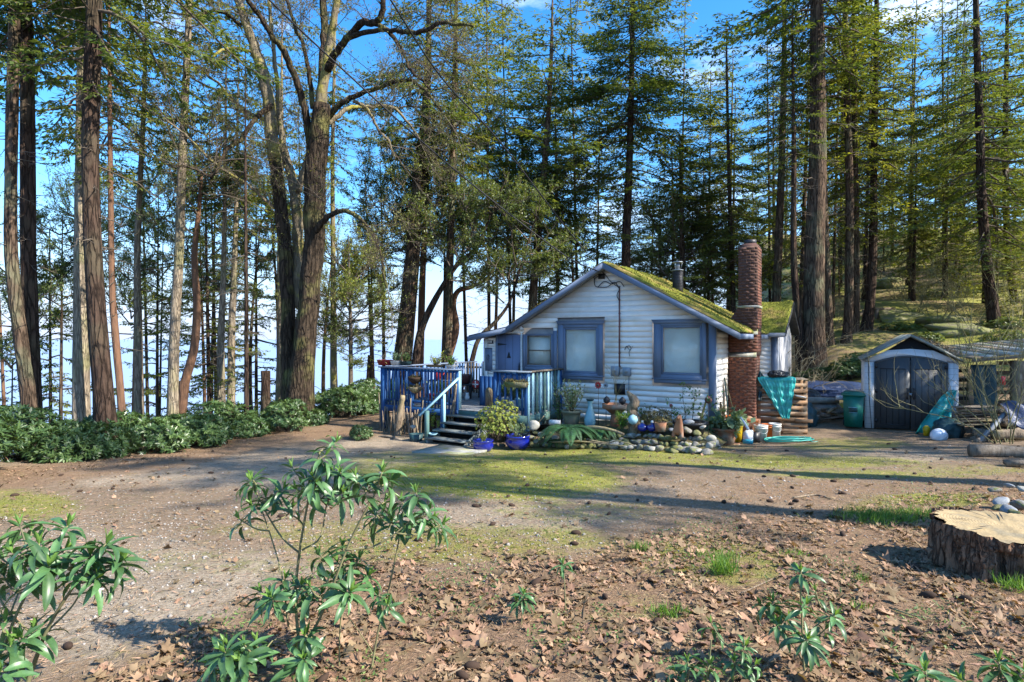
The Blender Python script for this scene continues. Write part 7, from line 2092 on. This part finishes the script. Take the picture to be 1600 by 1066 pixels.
# ================================================================== RHODODENDRONS (foreground)
def leaf_mesh(seed, droop, m='rhodo'):
    """long glossy leaf, 1 m long along +X, to be scaled; folded along the midrib and curling down"""
    g = np.random.default_rng(seed); K = 8; t = np.linspace(0, 1, K)
    w = .118 * np.sin(PI * np.clip(t, .02, 1) ** .8) ** .8 + .006; w[-1] = .004
    ang = -droop * t ** 1.3; x = np.concatenate([[0], np.cumsum(np.cos((ang[1:] + ang[:-1]) / 2) / (K - 1))]); z = np.concatenate([[0], np.cumsum(np.sin((ang[1:] + ang[:-1]) / 2) / (K - 1))])
    V = []
    for k in range(K):
        wv = .012 * math.sin(k * 1.9 + seed)
        V += [(x[k], -w[k], z[k] + w[k] * .30 + wv), (x[k], -w[k] * .5, z[k] + w[k] * .07), (x[k], 0, z[k] - .012), (x[k], w[k] * .5, z[k] + w[k] * .07), (x[k], w[k], z[k] + w[k] * .30 - wv)]
    F = [(k * 5 + i, (k + 1) * 5 + i, (k + 1) * 5 + i + 1, k * 5 + i + 1) for k in range(K - 1) for i in range(4)]
    b = MB(); b.add(V, F); return b.mesh('leaf', M[m], smooth=True)


LEAF = [leaf_mesh(i, d) for i, d in enumerate([.7, 1.1, 1.5, 1.9, .35])]
YOUNG = [leaf_mesh(9, .2, 'rhodo_young')]


def whorl(e, c, ax, n, L, g, young=True):
    ax = ax.normalized(); t1 = ax.orthogonal().normalized(); t2 = ax.cross(t1)
    a0 = g.uniform(0, 6)
    for k in range(n):
        a = a0 + k * 2.4; lay = k / n
        d = (t1 * math.cos(a) + t2 * math.sin(a)) * (1.0) + ax * (.05 + .6 * lay + g.uniform(-.2, .2)) + Vector((0, 0, -.25 * (1 - lay)))
        d = d + Vector((g.uniform(-.25, .25), g.uniform(-.25, .25), g.uniform(-.35, .15))); d.normalize(); up = ax - d * ax.dot(d)
        if up.length < .1: up = Vector((0, 0, 1)) - d * d.z
        up.normalize(); sd = up.cross(d)
        sc = L * g.uniform(.55, 1.2) * (1 - .25 * lay)
        mt = Matrix(((d.x, sd.x, up.x, 0), (d.y, sd.y, up.y, 0), (d.z, sd.z, up.z, 0), (0, 0, 0, 1)))
        mt = Matrix.Translation(c - ax * (.035 * (1 - lay)) + d * .008) @ mt @ Matrix.Rotation(g.uniform(-.4, .4), 4, 'X') @ Matrix.Scale(sc, 4)
        obj('leaf', g.choice(LEAF), e, mtx=mt)
    if young:
        for k in range(4):
            a = a0 + k * 1.57; d = (ax + (t1 * math.cos(a) + t2 * math.sin(a)) * .35).normalized(); up = (t1 * math.cos(a) + t2 * math.sin(a)) * -1; up = (up - d * up.dot(d)).normalized(); sd = up.cross(d)
            mt = Matrix.Translation(c) @ Matrix(((d.x, sd.x, up.x, 0), (d.y, sd.y, up.y, 0), (d.z, sd.z, up.z, 0), (0, 0, 0, 1))) @ Matrix.Scale(L * g.uniform(.35, .5), 4)
            obj('young_leaf', YOUNG[0], e, mtx=mt)


def rhodo(label, base_px, depth, stems, whorls, seed, L=.115, nl=9, stemm='olivetwig'):
    """stems: list of [(px,py,ddepth)...], radius; whorls (px,py,ddepth)"""
    g = random.Random(seed)
    b0 = P(*base_px, depth); b0.z = GZ(b0.x, b0.y)
    e = empty('rhododendron', b0); tag(e, label, 'shrub')
    ends = []
    for l, r0, r1 in stems:
        p = np.array([tuple(P(x, y, depth + dd) - b0) for x, y, dd in l]); p = smooth_path(p, 5)
        b = MB(); b.tubes(p, np.linspace(r0, r1, len(p)), 7, noise=.05); b.build('stem', M[stemm], e, smooth=True); ends.append(p)
    al = np.concatenate(ends)
    whorls = list(whorls) + ([(w_[0] + g.uniform(-22, 22), w_[1] + g.uniform(-14, 16), w_[2] + g.uniform(-.12, .12), .8) for w_ in whorls if g.random() < .38] if len(whorls) > 12 else [])
    for w_ in whorls:
        x, y, dd = w_[:3]; k = w_[3] if len(w_) > 3 else 1
        c = P(x, y, depth + dd) - b0; cc = np.array(tuple(c))
        # join to a lower nearby stem point
        d = np.linalg.norm(al - cc, axis=1) + 3.0 * np.maximum(0, al[:, 2] - cc[2] + .03)
        q = Vector(al[int(np.argmin(d))])
        if (c - q).length > .02:
            mid = (q + c) / 2 + Vector((g.uniform(-.02, .02), g.uniform(-.02, .02), -.10 * (c - q).length))
            MB().tube([q, mid, c], .0045, .003, 6, sub=4).build('stem', M[stemm], e, smooth=True)
            ax = (c - mid).normalized() + Vector((0, 0, .8))
        else: ax = Vector((g.uniform(-.3, .3), g.uniform(-.3, .3), 1))
        whorl(e, c, ax, max(5, int(nl * k * g.uniform(.85, 1.15))), L * (.75 + .25 * k), g)
    return e


rhodo('large rhododendron sapling in the centre left foreground with many leafy stems', (472, 1068), 2.75,
      [([(472, 1075, 0), (466, 1000, 0), (461, 930, .02), (468, 860, .0), (478, 800, -.03), (488, 750, -.05), (500, 705, -.05)], .0085, .004),
       ([(470, 1020, 0), (500, 965, -.05), (520, 915, -.1), (545, 850, -.12), (570, 800, -.15), (590, 765, -.15)], .007, .0035),
       ([(540, 860, -.12), (580, 855, -.1), (612, 838, -.1), (640, 815, -.1), (665, 800, -.1)], .0045, .003),
       ([(575, 1075, .1), (590, 990, .1), (605, 930, .1), (622, 850, .08), (625, 812, .06)], .006, .003),
       ([(604, 1070, .2), (575, 1010, .2), (540, 960, .1)], .003, .002),
       ([(468, 865, 0), (440, 840, .05), (415, 800, .08), (398, 765, .1)], .005, .003),
       ([(450, 980, 0), (440, 900, .0), (420, 830, .1), (402, 780, .15)], .004, .003),
       ([(472, 860, 0), (500, 840, .1), (510, 790, .15), (528, 740, .15)], .0045, .003),
       ([(460, 1015, .0), (430, 1000, -.1), (405, 1030, -.2)], .004, .003),
       ([(530, 1070, .1), (530, 1000, .1), (535, 940, .05), (545, 900, 0)], .004, .003)],
      [(392, 752, .1, 1.1), (374, 812, .12, .7), (415, 778, .1), (442, 765, .05), (456, 730, .02, .8), (475, 760, -.05, 1.3), (488, 745, -.1), (508, 712, -.05, 1.2), (524, 692, .0, .8), (520, 735, .1), (535, 770, .05, 1.2), (556, 745, -.1),
       (572, 765, -.15, 1.2), (597, 738, -.15, 1.3), (610, 750, -.1), (600, 785, -.05), (628, 785, -.1), (650, 770, -.1, 1.1), (668, 800, -.1, 1.1), (690, 820, -.08, 1.4), (642, 812, 0), (612, 815, .0, 1.1), (585, 805, .1),
       (498, 775, .15), (456, 795, .15), (430, 770, .2, .8), (500, 868, -.05, 1.2), (528, 880, .0), (560, 875, .05), (575, 900, 0, 1.1), (546, 925, -.15, 1.8), (445, 905, .0, .9), (424, 935, -.1, 1.6), (408, 925, .1), (470, 915, -.05), (590, 930, .05),
       (500, 930, .1), (535, 855, .1, .8), (474, 1030, -.2, 1.3), (350, 1020, -.3, 1.7), (330, 1040, -.25, 1.3), (375, 1035, -.3, 1.5), (400, 1005, -.15, 1.2), (480, 990, -.1), (520, 905, .1)], 3, L=.125, nl=10)
rhodo('rhododendron branches reaching in from the left edge of the foreground', (30, 1085), 2.45,
      [([(35, 1090, 0), (55, 1030, 0), (75, 980, .0), (105, 930, -.02), (140, 885, -.04)], .010, .005), ([(5, 1010, -.05), (25, 960, -.05), (48, 910, -.05), (55, 870, -.05)], .007, .004), ([(60, 1000, 0), (30, 975, 0), (15, 960, 0)], .005, .003), ([(70, 990, 0), (110, 950, .1), (128, 920, .1)], .005, .003), ([(40, 1060, 0), (10, 1040, -.1), (-10, 1030, -.1)], .005, .003)],
      [(60, 850, -.05, 1.5), (20, 865, -.05, 1.4), (75, 885, -.1, 1.5), (105, 822, 0, 1.2), (100, 860, 0, 1.1), (45, 905, .0, 1.1), (140, 868, -.04, 1.4), (165, 850, -.05, 1.4), (185, 880, 0, 1.2), (150, 905, -.05, 1.1), (5, 900, .0, 1.3), (-10, 860, 0, 1.2), (15, 1010, -.1, 1.3), (55, 985, 0, .8), (-15, 960, 0, 1.4), (180, 905, .05, .7), (120, 895, .05, 1), (0, 1050, -.2, 1.2), (30, 820, .2, .9)], 5, L=.14, nl=9)
rhodo('small leafy rhododendron in the right centre foreground', (1255, 1085), 2.75,
      [([(1262, 1090, 0), (1256, 1030, 0), (1254, 980, 0), (1252, 930, 0), (1252, 895, 0)], .006, .003), ([(1258, 1040, 0), (1225, 985, .05), (1205, 950, .05)], .004, .003), ([(1256, 1000, 0), (1280, 975, 0), (1305, 960, 0)], .004, .003)],
      [(1252, 893, 0, 1.1), (1208, 940, .05, 1.3), (1190, 945, .08, 1.0), (1260, 945, -.03, 1.3), (1305, 962, 0, 1.3), (1262, 1000, -.1, 2.0), (1232, 965, .05), (1290, 985, .05, 1), (1215, 975, 0, .9), (1275, 925, .05, .9)], 6, L=.105, nl=9)
rhodo('low rhododendron sprigs at the bottom right of centre', (1100, 1085), 2.65,
      [([(1100, 1090, 0), (1108, 1040, 0), (1112, 1000, 0)], .004, .003), ([(1120, 1090, 0), (1150, 1045, 0), (1165, 1010, 0)], .004, .003), ([(1080, 1090, 0), (1075, 1060, 0)], .004, .003)],
      [(1112, 975, .2, 1.0), (1075, 1035, 0, 1.2), (1110, 1040, 0, 1.3), (1165, 1010, 0, 1.4), (1148, 1035, .0, 1.2), (1055, 1050, 0, 1), (1180, 1040, 0, 1)], 8, L=.1, nl=8)
rhodo('rhododendron sprigs at the bottom right corner', (1500, 1085), 2.45,
      [([(1445, 1100, 0), (1448, 1050, 0)], .004, .003), ([(1560, 1100, 0), (1562, 1040, 0)], .004, .003)],
      [(1447, 1050, 0, 1.7), (1562, 1035, 0, 1.7), (1505, 1065, 0, 1.3), (1405, 1062, 0, 1), (1600, 1050, 0, 1.2)], 9, L=.12, nl=9)
rhodo('tiny upright rhododendron seedling, the upper one in the middle of the leaf litter', (884, 960), 3.6, [([(884, 960, 0), (882, 910, 0), (880, 885, 0)], .004, .003)], [(880, 882, 0, 1.5)], 10, L=.10, nl=10)
rhodo('small rhododendron seedling, the lower one in the middle of the leaf litter', (818, 985), 3.4, [([(812, 1000, 0), (816, 960, 0), (818, 935, 0)], .004, .003)], [(818, 930, 0, 1.6), (808, 940, 0, 1)], 11, L=.105, nl=10)

# ================================================================== GROUND COVER
g = np.random.default_rng(50)


def scatter(n, f):
    """n random ground points in the given depth range, kept where f(px,py) says so"""
    out = []
    while sum(map(len, out)) < n:
        y = g.uniform(1.9, 17, n * 2) ** 1.0; x = g.uniform(-1.05, 1.05, n * 2) * y
        z = gz(x, y); px = 800 + FX * x / y; py = 530 - FX * (z - EYE) / y
        k = f(px, py, y) > g.random(len(x))
        out.append(np.stack([x, y, z], 1)[k])
    return np.concatenate(out)[:n]


def edge_line(px): return np.interp(px, [0, 250, 420, 560, 700, 900, 1100, 1300, 1600], [1120, 990, 925, 865, 860, 850, 812, 790, 750])


def fl(px, py, y):
    s = sstep(py - edge_line(px), -15, 40) * (.12 + .88 * (np.sin(px * .021 + py * .013) * np.sin(py * .04 - px * .008) > -.35))
    s = np.maximum(s, .05 * (py > 700)); s = np.maximum(s, .35 * (np.abs(py - np.interp(px, [0, 300, 430, 590], [745, 706, 676, 656])) < 9) * (px < 600))
    return s * np.minimum(1, 6 / y)


def maple_leaves(pos, size, m, name, label):
    """curled five lobed leaves"""
    n = len(pos); ang = np.array([0, .33, .62, .9, 1.25, 1.55, 1.95, PI]); rad_ = np.array([1, .5, .95, .42, .8, .38, .5, .15])
    A = np.concatenate([ang, -ang[1:-1][::-1]]); Rr = np.concatenate([rad_, rad_[1:-1][::-1]]); k = len(A)
    a0 = g.uniform(0, 2 * PI, n)[:, None]; s = (size * np.exp(g.normal(-.1, .42, n)).clip(.35, 2.1))[:, None]
    jx = Rr[None] ** g.uniform(.3, 1.1, (n, 1)) * (1 + g.normal(0, .16, (n, k))) * np.where(g.random((n, k)) < .12, .35, 1)
    lx = jx * np.cos(A)[None]; ly = jx * np.sin(A)[None]
    cu = g.uniform(-.25, .9, n)[:, None]; cv = g.uniform(-.2, .8, n)[:, None]
    lz = cu * ly ** 2 * .9 + cv * lx ** 2 * .5 + g.normal(0, .10, (n, k))
    # tilt
    tx = g.normal(0, .26, (n, 1)); ty = g.normal(0, .26, (n, 1)); lz = lz + tx * lx + ty * ly
    X = (lx * np.cos(a0) - ly * np.sin(a0)) * s; Y = (lx * np.sin(a0) + ly * np.cos(a0)) * s; Z = lz * s
    lift = .006 + np.maximum(0, -Z.min(1, keepdims=True)) * .7
    V = np.concatenate([np.zeros((n, 1, 3)), np.stack([X, Y, Z], -1)], 1) + pos[:, None, :] + np.array([0, 0, 1])[None, None] * lift[..., None]
    f = np.array([(0, 1 + i, 1 + (i + 1) % k) for i in range(k)])
    F = (np.arange(n)[:, None, None] * (k + 1) + f[None]).reshape(-1, 3)
    b = MB(); b.add(V.reshape(-1, 3), F); o = b.build(name, M[m]); kind(o, 'stuff'); return o


tag(maple_leaves(scatter(12500, fl), .027, 'litter', 'leaf_litter', ''), 'brown curled fallen maple leaves covering the foreground', 'leaf litter')
tag(maple_leaves(scatter(6000, fl), .028, 'litter2', 'leaf_litter', ''), 'paler dry fallen leaves among the brown ones in the foreground', 'leaf litter')
# needles and twiglets
p = scatter(34000, lambda px, py, y: np.minimum(1, 6 / y) * (py > 660) * .8)
a = g.uniform(0, 2 * PI, len(p)); b = MB(); L_ = g.uniform(.02, .09, len(p))
b.leaves(p + np.array([0, 0, .006]), np.stack([np.cos(a), np.sin(a), g.normal(0, .18, len(p))], 1), np.array([0, 0, 1.]) + g.normal(0, .5, (len(p), 3)), L_, .0045 + L_ * .03)
tag(kind(b.build('fallen_needles', M['needlelit']), 'stuff'), 'tiny fallen twigs and needles strewn over the whole yard', 'forest debris')
# pebbles on the gravel track
p = scatter(17000, lambda px, py, y: np.minimum(1, 5 / y) * np.clip(1 - np.abs(py - np.interp(px, [0, 400, 800, 1200, 1600], [930, 800, 790, 730, 720])) / 150, 0, 1))
v0, f0 = np.array([(1, 0, 0), (-1, 0, 0), (0, 1, 0), (0, -1, 0), (0, 0, .6), (0, 0, -.4)], float), np.array([(0, 2, 4), (2, 1, 4), (1, 3, 4), (3, 0, 4), (2, 0, 5), (1, 2, 5), (3, 1, 5), (0, 3, 5)])
a = g.uniform(0, 6.28, len(p)); s = g.uniform(.003, .013, len(p)) * (1 + (g.random(len(p)) < .05) * 1.2)
V = v0[None] * (1 + g.normal(0, .25, (len(p), 6, 3))); V = np.stack([V[..., 0] * np.cos(a)[:, None] - V[..., 1] * np.sin(a)[:, None], V[..., 0] * np.sin(a)[:, None] + V[..., 1] * np.cos(a)[:, None], V[..., 2]], -1) * s[:, None, None] + p[:, None] + np.array([0, 0, .002])
b = MB(); b.add(V.reshape(-1, 3), (np.arange(len(p))[:, None, None] * 6 + f0[None]).reshape(-1, 3)); tag(kind(b.build('gravel', M['pebble']), 'stuff'), 'loose gravel and pebbles on the worn driveway', 'gravel')
# moss pile: short blades on the mossy patches
MO = [(790, 745, 250, 40), (960, 712, 260, 20), (1220, 722, 250, 11), (700, 845, 300, 26), (40, 790, 100, 22), (1480, 780, 110, 12), (1130, 880, 130, 40), (1400, 800, 110, 26)]
def fm(px, py, y):
    s = 0
    for cx, cy, rx, ry in MO: s = np.maximum(s, 1 - sstep(np.sqrt(((px - cx) / rx) ** 2 + ((py - cy) / ry) ** 2), .5, 1.0))
    return s
p = scatter(16000, fm); b = MB(); b.leaves(p, np.array([0, 0, 1.]) + g.normal(0, .5, (len(p), 3)), g.normal(0, 1, (len(p), 3)), g.uniform(.008, .028, len(p)), .008)
tag(kind(b.build('ground_moss', M['moss']), 'stuff'), 'short yellow green moss over the ground before the cottage', 'moss')
# low green ground cover between the leaves
def fc(px, py, y): return (sstep(py - edge_line(px), -60, 20)) * (np.sin(px * .017 + 2) * np.sin(py * .031 + px * .006) > .25) * np.minimum(1, 5 / y)
p = scatter(7000, fc); b = MB(); b.leaves(p + np.array([0, 0, .004]), g.normal(0, 1, (len(p), 3)) * np.array([1, 1, .4]) + np.array([0, 0, .35]), np.array([0, 0, 1.]) + g.normal(0, .4, (len(p), 3)), g.uniform(.012, .04, len(p)), .012)
tag(kind(b.build('ground_cover', M['clover']), 'stuff'), 'small green weeds sprouting between the fallen leaves', 'weeds')
# grass tufts
C_, D_, L_ = [], [], []
for (px_, py_, rx, n, h) in [(1375, 812, .38, 900, .13), (1440, 806, .3, 420, .09), (1130, 898, .10, 260, .16), (1120, 872, .25, 260, .07), (1000, 862, .09, 120, .1), (1045, 965, .12, 200, .08), (1590, 925, .12, 160, .13), (1240, 868, .12, 100, .05), (1345, 910, .06, 60, .08), (1340, 955, .06, 50, .07)]:
    c = G(px_, py_); x = c.x + g.normal(0, rx * .5, n); y = c.y + g.normal(0, rx * .35, n)
    C_.append(np.stack([x, y, gz(x, y)], 1)); D_.append(np.array([0, 0, 1.]) + g.normal(0, .45, (n, 3))); L_.append(h * g.uniform(.4, 1.2, n))
b = MB(); C_ = np.concatenate(C_); b.leaves(C_, np.concatenate(D_), g.normal(0, 1, C_.shape), np.concatenate(L_), .0055, bend=.12)
tag(kind(b.build('grass_tufts', M['grass']), 'stuff'), 'bright green grass tufts on the forest floor', 'grass')
# fir cones
p = scatter(150, lambda px, py, y: (py > 690) * np.minimum(1, 7 / y) * (1 if True else 0) * np.where(px > 700, 1, .35)); cone = MB().lathe([(.004, -.035), (.016, -.02), (.019, 0), (.014, .022), (.003, .036)], 7).mesh('fir_cone', M['cone'])
for q in p:
    o = obj('fir_cone', cone, loc=(q[0], q[1], q[2] + .014)); o.rotation_euler = (PI / 2 + g.normal(0, .2), 0, g.uniform(0, 6)); s = g.uniform(.8, 1.5); o.scale = (s, s, s); tag(o, 'small dark fir cone lying on the driveway', 'fir cone', 'fallen fir cones')
# fallen twigs
for i, (l, r_) in enumerate([([(1390, 955), (1440, 968), (1500, 975)], .006), ([(1020, 985), (1060, 1000), (1100, 1010)], .008), ([(1195, 1050), (1225, 1020), (1245, 1000)], .012), ([(1000, 1000), (1030, 985), (1060, 990)], .005), ([(700, 1062), (735, 1040), (760, 1020)], .005), ([(1160, 930), (1200, 912), (1216, 905)], .006), ([(1240, 780), (1275, 775), (1300, 782)], .014)]):
    pts = [G(*q) + Vector((0, 0, .012)) for q in l]; o = MB().tube([q - pts[0] for q in pts], r_, r_ * .5, 6, noise=.1, sub=4).build('twig', M['drift'], smooth=True); o.location = pts[0]
    tag(o, ['thin twig on the litter below the stump', 'twig lying in the leaves right of centre', 'stout broken stick beside the small rhododendron', 'thin crooked twig in the middle of the litter', 'twig near the bottom edge left of centre', 'pale twig above the small rhododendron', 'half buried root crossing the yard'][i], 'twig')
